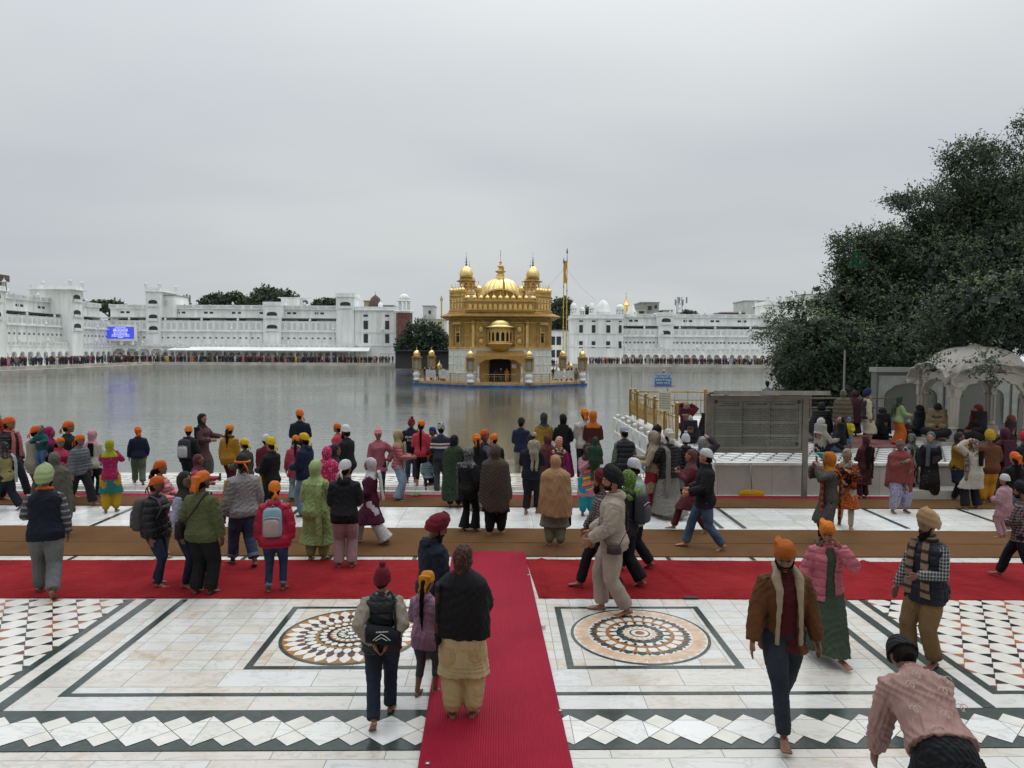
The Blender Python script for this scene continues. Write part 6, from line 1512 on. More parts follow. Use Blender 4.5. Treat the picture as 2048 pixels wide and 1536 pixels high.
    if over: wear({'jk': 'jacket', 'sw': 'sweater', 'pf': 'puffer_jacket', 'ct': 'coat', 'ku': 'kurta', 'dr': 'dress', 'vs': 'vest', 'sh': 'shirt'}[over[0]], over)
    # ---- heads
    hk = head[0] if head else 'hair'; hm = cloth_mat(head) if head and len(head) > 1 else None; ho = opts(head) if head else {}
    grey = ho.get('grey'); HM = GREYH if grey else HAIR
    if hk not in ('tb', 'hs', 'shh') and hair:
        q = MB(); low_ = hk in ('tk', 'bn', 'cap'); q.ball(TH2((0, -.003, .922 if low_ else .932)), (.0455, .0535, .056) if low_ else (.0465, .055, .0665), 16, 10); q.ball(TH2((0, -.02, .9)), (.036, .036, .035), 12, 8)
        if hk in ('long',) or ho.get('long'): 
            ln = ho.get('long', .2); q.loft([[T((px_, py_ - .05 - .012 * k, .92 - ln * k / 4)) for px_, py_ in ell(12, .05 - .006 * k, .025)] for k in range(5)])
        if ho.get('pony'):
            ln = ho['pony']; q.tube([TH2((0, -.045, .945)), TH2((.0, -.08, .93)), T((.01, -.092, .87)), T((.005, -.085, .87 - ln * .5)), T((.012, -.08, .87 - ln))], [.014, .018, .021, .019, .008], 10)
        fin('hair', q, HM, .004, min(vox, .012), vert=1)
    def cap(rw, rd, zb, zt, tilt, mb, n=28, bulge=1.0):
        rings = []
        for k in range(9):
            t = k / 8; a = t * PI / 2; r = math.cos(a) ** .62 if k < 8 else .05; zz = zb + (zt - zb) * math.sin(a) ** 1.05
            rings.append([TH2((px_ * r, .004 + py_ * r, zz + tilt * (py_ / rd) * (1 - t) * .5)) for px_, py_ in ell(n, rw, rd, 2.1)])
        mb.loft(rings)
    if hk == 'pk':      # kerchief tied behind the head
        q = MB(); cap(.0525, .063, .935, 1.008, .03, q)
        q.ball(TH2((0, -.062, .915)), (.014, .012, .011), 10, 6)
        for s in (-1, 1): q.tube([TH2((0, -.064, .915)), TH2((s * .013, -.078, .895)), TH2((s * .02, -.078, .87)), TH2((s * .03, -.07, .84))], [(.006, .004), (.013, .005), (.016, .005), (.004, .003)], 8)
        if ho.get('tri'): q.loft([[TH2((px_, py_ - .052, zz)) for px_, py_ in ell(12, w_, .02)] for zz, w_ in ((.97, .045), (.92, .04), (.88, .022), (.85, .006))])
        if ho.get('peak'): q.loft([[TH2((px_ + .028 * sg_, py_ - .02, zz)) for px_, py_ in ell(10, w_, .03)] for zz, w_, sg_ in ((.95, .035, .6), (.985, .026, .9), (1.004, .014, 1.2))])
        fin('head_cloth', q, hm, .003, min(vox, .011), vert=0, sm=2)
        if ho.get('emblem'):    # round black emblem on the brow: ring, crossed blades and upright sword
            q = MB(); c_ = HC + Vector((0, .0665, .038))
            rg = [TH2(c_ + Vector((.014 * math.cos(a), -.0025 * abs(math.cos(a)), .010 * math.sin(a)))) for a in [2 * PI * i / 20 for i in range(21)]]; q.tube(rg, .0011, 5)
            q.tube([TH2(c_ + Vector((0, .001, -.016))), TH2(c_ + Vector((0, .001, .017)))], [.0015, .0012], 5)
            for s in (-1, 1): q.tube([TH2(c_ + Vector((s * .004, .001, -.017))), TH2(c_ + Vector((s * .02, -.002, -.008))), TH2(c_ + Vector((s * .022, -.003, .004))), TH2(c_ + Vector((s * .014, -.001, .013)))], [.0012, .002, .0016, .0007], 5); q.tube([TH2(c_ + Vector((s * .009, .0, -.021))), TH2(c_ + Vector((s * .026, -.004, -.017)))], .0008, 4)
            fin('emblem', q, plain('emblem_black', '1c1712', .7), remesh=False)
    elif hk == 'bn':
        q = MB(); cap(.0535, .063, .93, 1.012, .012, q); q.tube([TH2((px_, py_ + .004, .935 + .006 * (py_ / .06))) for px_, py_ in ell(24, .053, .062, 2)] + [TH2((.053, .004, .935))], .0075, 8)
        if ho.get('pom'): q.ball(TH2((0, -.005, 1.02)), .02, 12, 8)
        fin('beanie', q, hm, .002, min(vox, .011), vert=0)
    elif hk == 'cap':
        q = MB(); cap(.052, .061, .94, 1.004, .015, q); s = -1 if ho.get('backward') else 1
        q.loft([[TH2((px_, .004 + s * (.045 + t) + 0 * py_, .944 - t * .12 + (py_))) for px_, py_ in ell(10, w_, .004)] for t, w_ in ((0, .04), (.025, .038), (.045, .025))]); fin('cap', q, hm, .001, min(vox, .010), vert=0, sm=2)
    elif hk == 'tk':    # boy's close wrapped cloth with top knot
        q = MB(); cap(.0535, .062, .905, 1.0, .02, q); q.ball(TH2((0, .008, 1.016)), (.024, .024, .02), 12, 8); fin('top_knot_cloth', q, hm, .002, min(vox, .01), vert=0, sm=2)
    elif hk == 'tb':    # wound turban: overlapping slanting wraps
        q = MB(); ts = ho.get('s', 1.0); rings = []; M_ = 22; Nn = 48
        for k in range(M_ + 1):
            t = k / M_; a = -.62 + t * (PI / 2 + .62); ring = []
            for i in range(Nn):
                u = 2 * PI * i / Nn; cx, sy = math.cos(u), math.sin(u); slant = .5 * abs(cx) - .25 * sy
                wr = abs(math.sin((t * 3.9 + slant * .7) * PI)) ** .5; kk = math.cos(a) * (1 - .12 * (1 - wr) * math.cos(a)) if k < M_ else .02
                zz = .958 + .074 * ts * math.sin(a) - .014 * sy * math.cos(a) * -1 + (.004 if sy > 0 else -.012) * math.cos(a)
                ring.append(TH2((.064 * ts * kk * cx * (1 + .03 * sy), .002 + .073 * ts * kk * sy - .006, zz + .012 * max(0, sy) * (1 - abs(cx)))))
            rings.append(ring)
        q.loft(rings); q = fin('turban', q, hm, remesh=False)
    elif hk == 'hs':    # scarf worn over the head
        q = MB(); bk = ho.get('bulk', 0); low = ho.get('low', .77)
        q.ball(TH2((0, -.009, .932)), (.057 + bk, .062 + bk, .077 + bk), 18, 12)
        q.ball(TH2((0, .003, .957)), (.0535 + bk, .0585 + bk, .054 + bk), 18, 12)
        q.tube([TH2((0, -.012, .90)), TH2((0, -.006, .865)), T((0, 0, .835))], [(.05 + bk, .052 + bk), (.047 + bk, .049 + bk), (.056 + bk, .056 + bk)], 16)
        q.loft([[T((px_, py_ - .002, zz)) for px_, py_ in ell(20, w_ + bk, dp + bk)] for zz, w_, dp in ((.855, .045, .045), (.83, .07, .056), (.805, .1, .066), (low, .112, .08))])
        if ho.get('back'):   # long end hanging down the back
            ln = ho['back']; q.loft([[T((px_ + .01 * math.sin(k), py_ - (.085, .102, .112, .118, .126, .134, .142)[k], .86 - ln * k / 6)) for px_, py_ in ell(16, .085 - .004 * k + bk, .016, 2)] for k in range(7)])
        if ho.get('front'):
            ln = ho['front']
            for s in ((-1, 1) if not ho.get('one') else (ho['one'],)): q.loft([[T((px_ + s * .045, py_ + .088 + .008 * math.sin(k), .84 - ln * k / 6)) for px_, py_ in ell(12, .03, .013, 2)] for k in range(7)])
        if ho.get('side'):
            ln = abs(ho['side']); s = 1 if ho['side'] > 0 else -1; q.loft([[T((px_ + s * .125, py_ - .01, .82 - ln * k / 6)) for px_, py_ in ell(12, .016, .05 - .003 * k, 2)] for k in range(7)])
        fin('head_scarf', q, hm, .005, min(vox, .0115), vert=1, sm=3)
    if beard:
        q = MB(); bl = .0 if beard in ('s',) else .02
        bm2 = GREYH if beard == 'g' else HAIR
        q.ball(TH2(HC + Vector((0, .024, -.045))), (.0375, .032, .024), 14, 8); q.tube([TH2(HC + Vector((-.016, .0525, -.031))), TH2(HC + Vector((0, .059, -.0275))), TH2(HC + Vector((.016, .0525, -.031)))], [.003, .0045, .003], 6)
        for s in (-1, 1): q.tube([TH2(HC + Vector((s * .0405, .01, .0))), TH2(HC + Vector((s * .039, .016, -.025))), TH2(HC + Vector((s * .028, .032, -.045)))], [.005, .008, .009], 6)
        if bl: q.ball(TH2(HC + Vector((0, .036, -.068))), (.03, .026, .034), 12, 8)
        fin('beard', q, bm2, .003, min(vox, .008), vert=1, sm=1)
    # ---- shawls and loose scarves
    if scarf:
        k0 = scarf[0]; so = opts(scarf); sm_ = cloth_mat(scarf); q = MB(); ph = rr.random() * 6
        if k0 == 'shawl':
            hemz = so.get('hem', .45); wd = so.get('w', 1.0); lst = [(.868, .05, .048), (.838, .098, .07), (.80, .136, .088), (.73, .14, .098), (.65, .148, .108)]
            m_ = max(2, int((.65 - hemz) / .05)); lst += [(.65 - (.65 - hemz) * k / m_, .148 + .004 * k, .108 + .003 * k) for k in range(1, m_ + 1)]; rings = []
            hp_ = so.get('point', .06)
            for j, (zz, w_, dp) in enumerate(lst[::-1]):
                t = max(0, (.8 - zz) / .4)
                ring = []
                for i in range(40):
                    a = 2 * PI * i / 40; cx, sy = math.cos(a), math.sin(a); r = (abs(cx) ** 2.2 + abs(sy) ** 2.2) ** (-1 / 2.2) * (1 + .05 * t * (math.sin(a * 6 + ph) + .6 * math.sin(a * 10 + 2 * ph)))
                    dz = (-hp_ * max(0, -sy) + .03 * sy + .02 * math.sin(a * 2 + ph)) * min(1, max(0, .72 - zz) * 5)
                    wq = wd * (1 + (wt - 1) * .6) * 1.04; ring.append(T((w_ * wq * r * cx, dp * wq * 1.05 * r * sy + .004, zz + dz)))
                rings.append(ring)
            q.loft(rings)
            if so.get('head', 1):
                q.ball(TH2((0, -.011, .93)), (.061, .0645, .08), 18, 12); q.ball(TH2((0, .003, .957)), (.057, .061, .058), 18, 12); q.tube([TH2((0, -.014, .90)), TH2((0, -.008, .865)), T((0, -.004, .82))], [(.052, .054), (.052, .054), (.075, .062)], 16)
            for (S, el, W, s, c) in AR:
                if so.get('arms', 1) and W.z > .5 + ls.z: q.tube([S, S.lerp(el, .5), el, el.lerp(W, .6)], [.056, .062, .06, .048], 12)
            if so.get('drop'):
                s = 1 if so['drop'] > 0 else -1; ln = abs(so['drop']); q.loft([[T((px_ + s * .09, py_ + .12 + .01 * math.sin(k), .74 - ln * k / 6)) for px_, py_ in ell(12, .04, .016, 2)] for k in range(7)])
            fin('shawl', q, sm_, .0065, vert=1)
        elif k0 == 'neck':
            q.tube([T((.0, .052, .835)), T((.045, .03, .842)), T((.05, -.01, .85)), T((0, -.045, .86)), T((-.05, -.01, .85)), T((-.045, .03, .842)), T((0, .052, .835))], [.016] * 7, 10)
            ln = so.get('len', .28)
            for s in so.get('sides', (-1, 1)): q.loft([[T((px_ + s * (.043 + .004 * k), py_ + .078 + .022 * min(1, k / 2) * (1 if k < 5 else .9), .835 - ln * k / 6)) for px_, py_ in ell(12, .024 + .002 * k, .010, 2.2)] for k in range(7)])
            fin('scarf', q, sm_, .004, min(vox, .011), vert=1)
        elif k0 == 'drape':   # long stole over one shoulder
            s = so.get('s', 1); ln = so.get('len', .4)
            q.loft([[T((s * (.075) + px_, y_ + py_ * 1, zz)) for px_, py_ in ell(12, .035, .012, 2)] for y_, zz in ((-.09, .8 - ln), (-.1, .7), (-.085, .78), (-.03, .826), (.03, .822), (.085, .77), (.1, .68), (.098, .8 - ln))]); fin('stole', q, sm_, .006, vert=1)
            if so.get('fr'): pass
    if extra: extra(root, H, T, TH2, fin, AR, feet)
    PEOPLE[label] = (root, H, AR, feet, T, TH2)
    return root, H, AR, feet, T, TH2
# ---- things carried by people: always things of their own, placed in the carrier's frame
def carried(pr, name, label, cat, group=None):
    return empty(name, pr[0].location, label, cat, group, rz=pr[0].rotation_euler[2])
def backpack(pr, c1, c2, label, s=1.0, up=0, pocket=None, off=0):
    root, H, AR, feet, T, TH2 = pr; r = carried(pr, 'backpack', label, 'backpack'); 
    def B(name, mb, mat): mb.v = [tuple(T(p) * H) for p in mb.v]; return mb.build(name, mat, r, True)
    def rb(cx, cy, cz, w, d, h, n=16): 
        q = MB(); rg = []
        for t, k in ((-1, .8), (-.93, .95), (-.6, 1), (.5, .97), (.85, .88), (1, .6)): rg.append([(cx + px_, cy + py_, cz + t * h) for px_, py_ in ell(n, w * k, d * k, 3.2)])
        return q.loft(rg)
    cy = -.125 + off
    B('main_pocket', rb(0, cy, .70 + up, .082 * s, .05 * s, .125 * s), cloth(c1, None)); 
    B('front_pocket', rb(0, cy - .05 * s, .66 + up, .066 * s, .02 * s, .07 * s), cloth(c2, pocket) if pocket else cloth(c2))
    q = MB(); q.tube([(-.07 * s, cy - .045 * s, .74 + up), (0, cy - .052 * s, .755 + up), (.07 * s, cy - .045 * s, .74 + up)], .004, 6); B('zip', q, cloth('b8b4ac'))
    for sx in (-1, 1):
        q = MB(); q.tube([(sx * .045, cy + .05, .80 + up), (sx * .06, -.02, .845), (sx * .068, .05, .82), (sx * .075, .098, .74), (sx * .095, .05, .63), (sx * .07, cy + .05, .6 + up)], [(.015, .006)] * 6, 8); B('strap', q, cloth(c1))
    q = MB(); q.tube([(-.02, cy + .03, .825 + up), (0, cy + .03, .845 + up), (.02, cy + .03, .825 + up)], .005, 6); B('handle', q, cloth(c2))
    return r
def phone(pr, side, label='dark phone held up'):
    root, H, AR, feet, T, TH2 = pr; S, el, W, s, c = AR[0 if side < 0 else 1]; r = carried(pr, 'phone', label, 'phone'); hd = (W - el).normalized(); c_ = (W + hd * .06 + Vector((0, .01, .012))) * H
    q = MB(); q.box((c_.x - .038, c_.y - .005, c_.z - .07), (c_.x + .038, c_.y + .004, c_.z + .075)); q.build('case', plain('phone_black', '141416', .3), r); q = MB(); q.box((c_.x - .034, c_.y - .007, c_.z - .064), (c_.x + .034, c_.y - .0052, c_.z + .069)); q.build('glass', plain('phone_glass', '2a2d33', .1), r); return r
def handbag(pr, side, c, label, w=.13, h=.12, drop=.12, kind='bag', strap=True, dy=0):
    root, H, AR, feet, T, TH2 = pr; S, el, W, s, cc = AR[0 if side < 0 else 1]; r = carried(pr, 'handbag', label, 'bag'); b = (W + Vector((s * .005, .01 + dy, -.02))) * H; mt = cloth(c)
    q = MB(); rg = []
    for t, k in ((-1, .85), (-.95, 1), (-.2, 1.0), (.6, .9), (1, .75)): rg.append([(b.x + px_, b.y + py_, b.z - drop - h + t * h) for px_, py_ in ell(16, .045 * k, w * k, 3.5)])
    q.loft(rg); q.build('body', mt, r, True)
    for sx in (-1, 1):
        q = MB(); q.tube([(b.x + sx * .025, b.y - w * .45, b.z - drop), (b.x + sx * .012, b.y - w * .25, b.z - drop * .2), (b.x, b.y, b.z - .0), (b.x + sx * .012, b.y + w * .25, b.z - drop * .2), (b.x + sx * .025, b.y + w * .45, b.z - drop)], .007, 6); q.build('handle', mt, r, True)
    return r
def shoulderbag(pr, s, c, label, w=.11, h=.09, low=.5, pat=None, y=0.0):
    """bag at the hip, its strap over the opposite shoulder"""
    root, H, AR, feet, T, TH2 = pr; r = carried(pr, 'shoulder_bag', label, 'bag'); mt = cloth(c, pat)
    q = MB(); cx = s * .155; rg = [[T((cx + px_, y + py_, low + t * h)) * H for px_, py_ in ell(16, .03 * k, w * k, 3)] for t, k in ((-1, .85), (-.9, 1), (.6, 1), (1, .85))]; q.loft(rg); q.build('body', mt, r, True)
    q = MB(); q.tube([T(p) * H for p in ((cx, y - .03, low + h), (s * .08, -.098, .62), (-s * .01, -.1, .73), (-s * .06, -.055, .83), (-s * .065, .0, .85), (-s * .055, .05, .835), (0, .095, .74), (s * .08, .1, .62), (cx, y + .04, low + h))], [(.012, .005)] * 9, 8); q.build('strap', mt, r, True)
    return r
def finish_people():
    """fuse every garment and body into one closed skin, then crease the cloth"""
    dg = bpy.context.evaluated_depsgraph_get(); dg.update(); out = []
    for (o, amp, seed, vert, vx) in GAR:
        ev = o.evaluated_get(dg); out.append(bpy.data.meshes.new_from_object(ev))
    for (o, amp, seed, vert, vx), me in zip(GAR, out):
        o.modifiers.clear(); old = o.data; o.data = me
        if not me.materials and old.materials: me.materials.append(old.materials[0])
        n = len(me.vertices)
        if amp and n:
            co = np.empty(n * 3, np.float32); me.vertices.foreach_get('co', co); co = co.reshape(-1, 3); no = np.empty(n * 3, np.float32); me.vertices.foreach_get('normal', no); no = no.reshape(-1, 3)
            r = np.random.default_rng(seed); f = np.zeros(n)
            for j in range(4):
                lam = (.10, .075, .13, .05)[j] * (1 + .3 * r.random()); lam = max(lam, vx * 4.2)
                d = r.normal(size=3)
                if vert == 1: d[2] *= .22
                elif vert == 2: d[2] *= .6 if j % 2 else .2
                else: d[2] *= .8
                d /= np.linalg.norm(d); w = r.normal(size=3); w /= np.linalg.norm(w)
                ph = co @ d * (2 * np.pi / lam) + 1.9 * np.sin(co @ w * (2 * np.pi / .27) + r.random() * 6) + r.random() * 6; s = np.sin(ph); f += (1 - np.abs(s) * 1.6) * (.8, .7, 1, .5)[j]
            f -= f.mean(); co = co + no * (f * amp * .62)[:, None]
            if 'trousers' not in o.name: pass
            me.vertices.foreach_set('co', co.astype(np.float32).ravel()); me.update()
        if len(me.polygons): me.polygons.foreach_set('use_smooth', np.ones(len(me.polygons), bool))
        bpy.data.meshes.remove(old)
PKT = lambda c='c8641c', **k: ('pk', c, None, None, 1, k)
# ============ foreground
p = person(1560, 1519, 1071, 183, 'man in an open brown sheepskin jacket and orange emblem head cloth, walking towards the camera', top=('sh', '4a1216', None), over=('jk', '5e3a1e', None, None, 1, {'gap': .5, 'bulk': .016, 'hem': .43, 'trim': '9c8b74', 'collar': 0}), bot=('slim', '1f242d', 'denim', '2e343f', 1, {'w': 1.12}), head=PKT('a8581a', emblem=1, peak=1), arms=((.172, .03, .48), (.172, .08, .49)), legs='wL', hp=26, beard='s', sk='6e4632')
p = person(1647, 1353, 1037, 184, 'woman in a pink quilted jacket over a green dress, hand on her cheek', top=('pf', 'b5606e', 'quilt', None, 1.3, {'bulk': .024, 'hem': .44, 'fur': '6b5b50', 'gap': .3}), over=('dr', '3c4a3a', None, None, 1, {'hem': .09, 'sleeve': 0, 'bulk': .008, 'flare': .05}), bot=('wide', '3c4a3a'), head=PKT('c8701c', emblem=1, peak=1, long=.12), arms=('e', 'D'), legs='wl', hp=22, sk='8a5c46', sex='f', wt=1.05)
p = person(1848, 1335, 1015, 250, 'bearded man in a tan turban, navy vest, checked shirt sleeves and khaki trousers', top=('sh', '30343c', 'plaid', 'a9aaa6', .6), over=('vs', '171b2c', 'quilt', None, 1.6, {'hem': .43, 'bulk': .028}), bot=('str', '7a6040', None, None, 1, {'w': 1.15, 'cuff': '6b5438', 'end': .9}), head=('tb', 'a98a66', None), arms=('b', (.15, .1, .475)), legs='ss', beard='l', hp=8, sk='6a4838', scarf=('neck', '8a725c', 'stripe', '3a2c26', 1.2, {'len': .36}), wt=1.15)
p = person(1900, 1640, 1300, 8, 'person bending forward in a dusty pink patterned jacket, black cap and black trousers', top=('jk', 'a07f78', None, None, 1.0, {'bulk': .02, 'hem': .5, 'amp': .008, 'sleeve': 1}), bot=('wide', '14151a', 'rib'), head=('bn', '15161a', 'rib'), arms=((.13, .3, .26), (.08, .34, .30)), legs='ap', lean=58, H=1.66, hp=10, wt=1.15, loc=tuple(P(1882, 1496, .88) - Vector((0, 0, .88))), sk='5c3c2e')
def swirl(pr):   # pale linked-ring marks printed over the jacket
    root, H, AR, feet, T, TH2 = pr
    for k, (x, z) in enumerate(((-.06, .72), (.05, .7), (-.08, .62), (.02, .6), (.09, .64), (-.02, .77), (.08, .76), (-.03, .54))):
        q = MB()
        for s in (-1, 1):
            q.tube([T((x + s * .008 + .014 * math.cos(a), -.102 + .1 * (x * x) / .02 * .3 + (.012 if z > .74 else 0), z + .016 * math.sin(a))) * H for a in [-.9 * s + (0 if s > 0 else PI) * 0 + (2 * PI - 1.6) * i / 10 * (1) + (.8 if s > 0 else -2.3) for i in range(11)]], .0028, 5)
        q.build('printed_ring', cloth('c6aca2'), root, True)
swirl(p)
pr = person(765, 1478, 1176, 352, 'boy in a dark quilted vest with maroon top-knot cloth, hands behind his back, walking away', top=('sw', '8f8678', None, None, 1, {'bulk': .018}), over=('vs', '23272a', 'quilt', None, 1.6, {'bulk': .03, 'hem': .46}), bot=('str', '1b2230', 'denim', '2a3244'), head=('tk', '5c1320'), arms='kk', legs='wB', sk='7d5340', H=1.36, wt=1.1)
r = carried(pr, 'messenger_bag', 'black roll bag slung behind the boy in the quilted vest', 'bag'); root, H, AR, feet, T, TH2 = pr
q = MB(); q.tube([T((-.1, -.135, .625)) * H, T((-.09, -.135, .625)) * H, T((.09, -.13, .585)) * H, T((.115, -.13, .58)) * H], [.04 * H, .058 * H, .058 * H, .04 * H], 16); q.build('body', cloth('15161c'), r, True)
q = MB(); q.tube([T(a_) * H for a_ in ((.09, -.16, .61), (.085, -.12, .72), (.075, -.05, .82), (.05, .03, .84), (-.03, .1, .74), (-.11, .09, .62), (-.12, -.05, .6), (-.1, -.12, .61))], [(.011, .004)] * 8, 8); q.build('strap', cloth('15161c'), r, True)
c = T((-.0, -.196, .615)) * H; q = MB(); q.tube([c + Vector((x, 0, z)) for x, z in ((-.07, -.02), (-.035, .008), (0, .03), (.035, .008), (.075, -.03))], .0025, 5); q.tube([c + Vector((x, 0, z)) for x, z in ((-.05, -.025), (0, .0), (.05, -.03))], .002, 5)
for k in range(9): q.box((c.x - .045 + k * .012, c.y - .003, c.z + .045), (c.x - .038 + k * .012, c.y, c.z + .054))
q.build('printed_logo', WPT, r)
person(850, 1400, 1146, 20, 'girl in a mauve hooded top with long dark plait beside the woman in black', top=('sw', '8f6b80', None, None, 1, {'hem': .40, 'bulk': .02, 'hood': 1}), bot=('slim', '45434b', None, None, 1, {'end': .55}), head=PKT('b8761a', tri=1, pony=.3), arms='bb', legs='ss', sk='6e4836', sex='f', hp=15)
person(925, 1443, 1087, 3, 'woman wrapped in a black shawl over cream kurta, standing on the magenta runner', top=('ku', 'c9b88f', None, None, 1, {'hem': .25, 'bulk': .018, 'flare': .12, 'fold': .05}), bot=('sal', 'bda97c', None, None, 1, {'w': 1.1}), head=('hs', '2c1f1c', 'print', '5c3a30', .6), arms='nn', legs='st', scarf=('shawl', '141316', None, None, 1, {'hem': .52, 'point': .0, 'w': .95, 'head': 0}), sk='6b4534', sex='f', hp=8, wt=1.1)
PRW = PEOPLE['woman wrapped in a black shawl over cream kurta, standing on the magenta runner']
root, H, AR, feet, T, TH2 = PRW; q = MB(); q.loft([[T((px_ - .135, py_ - .03, .80 - .34 * k / 6)) * H for px_, py_ in ell(12, .018, .045, 2)] for k in range(7)])
for k in range(12): q.tube([T((-.14 + .003 * (k % 3), -.07 + .007 * k, .465)) * H, T((-.142, -.07 + .0072 * k, .42)) * H], .003, 5)
q.build('shawl_end', cloth('171518', 'stripe', '4a2c24', 3.2), root, True)
person(866, 1326, 1021, 60, 'bearded man in a maroon turban, sunglasses and navy hooded jacket, behind the girl in mauve', top=('jk', '161c2b', None, None, 1, {'hem': .36, 'bulk': .03, 'hood': 1, 'collar': .03}), bot=('str', '15171c'), head=('tb', '6a1426', None), arms='DD', legs='ss', beard='l', glasses=True, hp=24, hy=22, sk='5f3d2e', wt=1.1)
pr = person(1225, 1228, 929, 277, 'man in a cream hooded tracksuit and black turban striding left across the red carpet', top=('jk', 'a49689', None, None, 1, {'bulk': .022, 'hem': .455, 'hood': 1}), bot=('str', 'a3958a', None, None, 1, {'w': 1.2, 'end': .93}), head=('tb', '16161b', None), arms=((.1, .17, .545), (.12, .16, .55)), legs='wI', beard='s', sk='8a5f48', wt=1.05)
shoulderbag(pr, -1, '4a3a40', 'small dark patterned pouch at the waist of the man in the cream tracksuit', .05, .025, .49, 'print')
person(1200, 1184, 938, 277, 'bearded man in maroon turban and checked jacket behind the man in cream tracksuit', top=('jk', '2c2528', 'plaid', '8a8480', .6, {'bulk': .012}), bot=('str', '15161a'), head=('tb', '541420', None), arms='Ds', legs='wL', beard='l', sk='6e4836')
# ============ left, on and behind the red carpet
person(95, 1207, 928, 332, 'man in a pale green turban, navy quilted vest over grey striped sleeves, grey trousers', top=('sw', '474a4e', 'stripe', '8a8c8c', 1.0, {'bulk': .012}), over=('vs', '171b29', None, None, 1, {'bulk': .03, 'hem': .45, 'amp': .009}), bot=('str', '686a6c', None, None, 1, {'w': 1.2}), head=('tb', '93a274', None), arms='fD', legs='wb', sk='6b4534', scarf=('neck', 'b5581e', None, None, 1, {'len': .08, 'sides': (-1,)}), beard='l', wt=1.1)
pr = person(312, 1172, 951, 92, 'woman in a black puffer jacket and glasses with orange head cloth, facing right', top=('pf', '17181c', 'quilt', None, 1.4, {'hem': .46, 'bulk': .03}), bot=('slim', '1d2940', 'denim', '2c3b55'), head=PKT('b8541c'), arms='DD', legs='ss', glasses=True, sk='5f3e30', sex='f', wt=1.12)
backpack(pr, '4a4548', '6c666a', 'grey and pink striped backpack on the woman in the black puffer jacket', 1.15, -.04, 'stripe')
pr = person(322, 1112, 920, 92, 'girl in a pale pink puffer coat and orange head cloth holding a small dark camera', top=('pf', 'c07a7e', 'quilt', None, 1, {'hem': .36, 'bulk': .02}), bot=('str', '4a4448'), head=PKT('b5581e', long=.1), arms='ff', legs='ss', sk='7d5340', sex='f'); phone(pr, 1, 'small dark camera in the hands of the girl in the pale pink coat')
person(374, 1174, 941, 100, 'bespectacled woman in dark olive head scarf and lavender top beside the man in olive', top=('sw', '9a9bb0', None, None, 1, {}), bot=('slim', '1a2032', 'denim', '2a3248'), head=('hs', '24261f'), arms='dD', legs='st', glasses=True, sk='5c3c2e', sex='f')
pr = person(406, 1192, 941, 12, 'man in an olive green pullover with an orange and white head cloth, seen from behind', top=('sw', '515638', None, None, 1, {'bulk': .022, 'hem': .445}), bot=('str', '16171b', None, None, 1, {'w': 1.2}), head=PKT('c0642a', tri=1), arms='DD', legs='st', sk='4d3226', wt=1.2)
shoulderbag(pr, -1, '2a1c1e', 'brown shoulder bag with a dark shawl stuffed in it, on the man in olive', .06, .07, .54, None, -.05)
pr = person(397, 1060, 907, 92, 'woman in a maroon hijab and bright pink jacket holding a phone at her chest', top=('jk', 'b53e5e', None, None, 1, {}), bot=('str', '2c2a33'), head=('hs', '5a3038'), arms='of', legs='st', sk='6e4836', sex='f'); phone(pr, -1, 'phone held out by the woman in the maroon hijab')
person(488, 1141, 907, 318, 'man in a light grey jacket with yellow sleeve stripes and rolled jeans', top=('jk', '8f8c8c', 'denim', '7d7a7c', 1, {'bulk': .028, 'hem': .46}), bot=('str', '29344a', 'denim', '3e4c66', 1, {'cuff': '5a6680', 'end': .84, 'w': 1.1}), head=PKT('1c1a1c', tri=0), arms='DD', legs='wk', sk='4d3226', wt=1.15)
pq = PEOPLE['man in a light grey jacket with yellow sleeve stripes and rolled jeans']
root, H, AR, feet, T, TH2 = pq; q = MB()
for (S, el, W, s, c) in AR: q.tube([(S + Vector((s * .065, 0, .01))) * H, (S.lerp(el, .5) + Vector((s * .055, 0, 0))) * H, (el + Vector((s * .05, 0, 0))) * H, (el.lerp(W, .85) + Vector((s * .043, 0, 0))) * H], [(.016, .014)] * 4, 8)
q.build('sleeve_stripe', cloth('b98a1e'), root, True); q = MB(); q.tube([TH2((px_, py_ + .002, .945)) * H for px_, py_ in ell(20, .056, .066, 2)] + [TH2((.056, .002, .945)) * H], .011 * H, 8); q.tube([TH2((0, -.07, .94)) * H, TH2((.02, -.085, .9)) * H, TH2((.03, -.08, .85)) * H], [(.012, .006)] * 3, 8); q.build('head_band', cloth('c8641c'), root, True)
pr = person(551, 1189, 962, 352, 'woman in a crimson puffer jacket and orange head cloth wearing a pale blue backpack', top=('pf', 'a01634', 'quilt', None, 2.4, {'bulk': .034, 'hem': .42, 'hood': 1}), bot=('slim', '1d2a42', 'denim', '30405c', 1, {'cuff': '6f7c92', 'end': .9}), head=PKT('c0681c'), arms='DD', legs='ss', sk='4d3226', sex='f', wt=1.15)
backpack(pr, '7b98a8', 'a58c88', 'pale blue and pink backpack on the woman in the crimson puffer jacket', 1.0, -.03)
person(632, 1125, 919, 10, 'woman in a long pale green kurta with matching dupatta over her head', top=('ku', '93a66e', 'print', '85985f', .5, {'hem': .17, 'bulk': .022, 'flare': .16}), bot=('sal', '8c9c68'), head=('hs', '93a66e', None, None, 1, {'bulk': .004}), arms='bf', legs='ss', sk='6e4836', sex='f', wt=1.2, scarf=('drape', '8fa268', None, None, 1, {'s': 1, 'len': .62}))
person(690, 1139, 919, 356, 'man in a black pullover and mauve trousers with a white head cloth', top=('sw', '17181e', None, None, 1, {'bulk': .024, 'hem': .43, 'hood': 1}), bot=('str', '9c7f84', None, None, 1, {'w': 1.15}), head=PKT('bdbcbc'), arms='bb', legs='st', sk='6b4534', wt=1.15, hy=25)
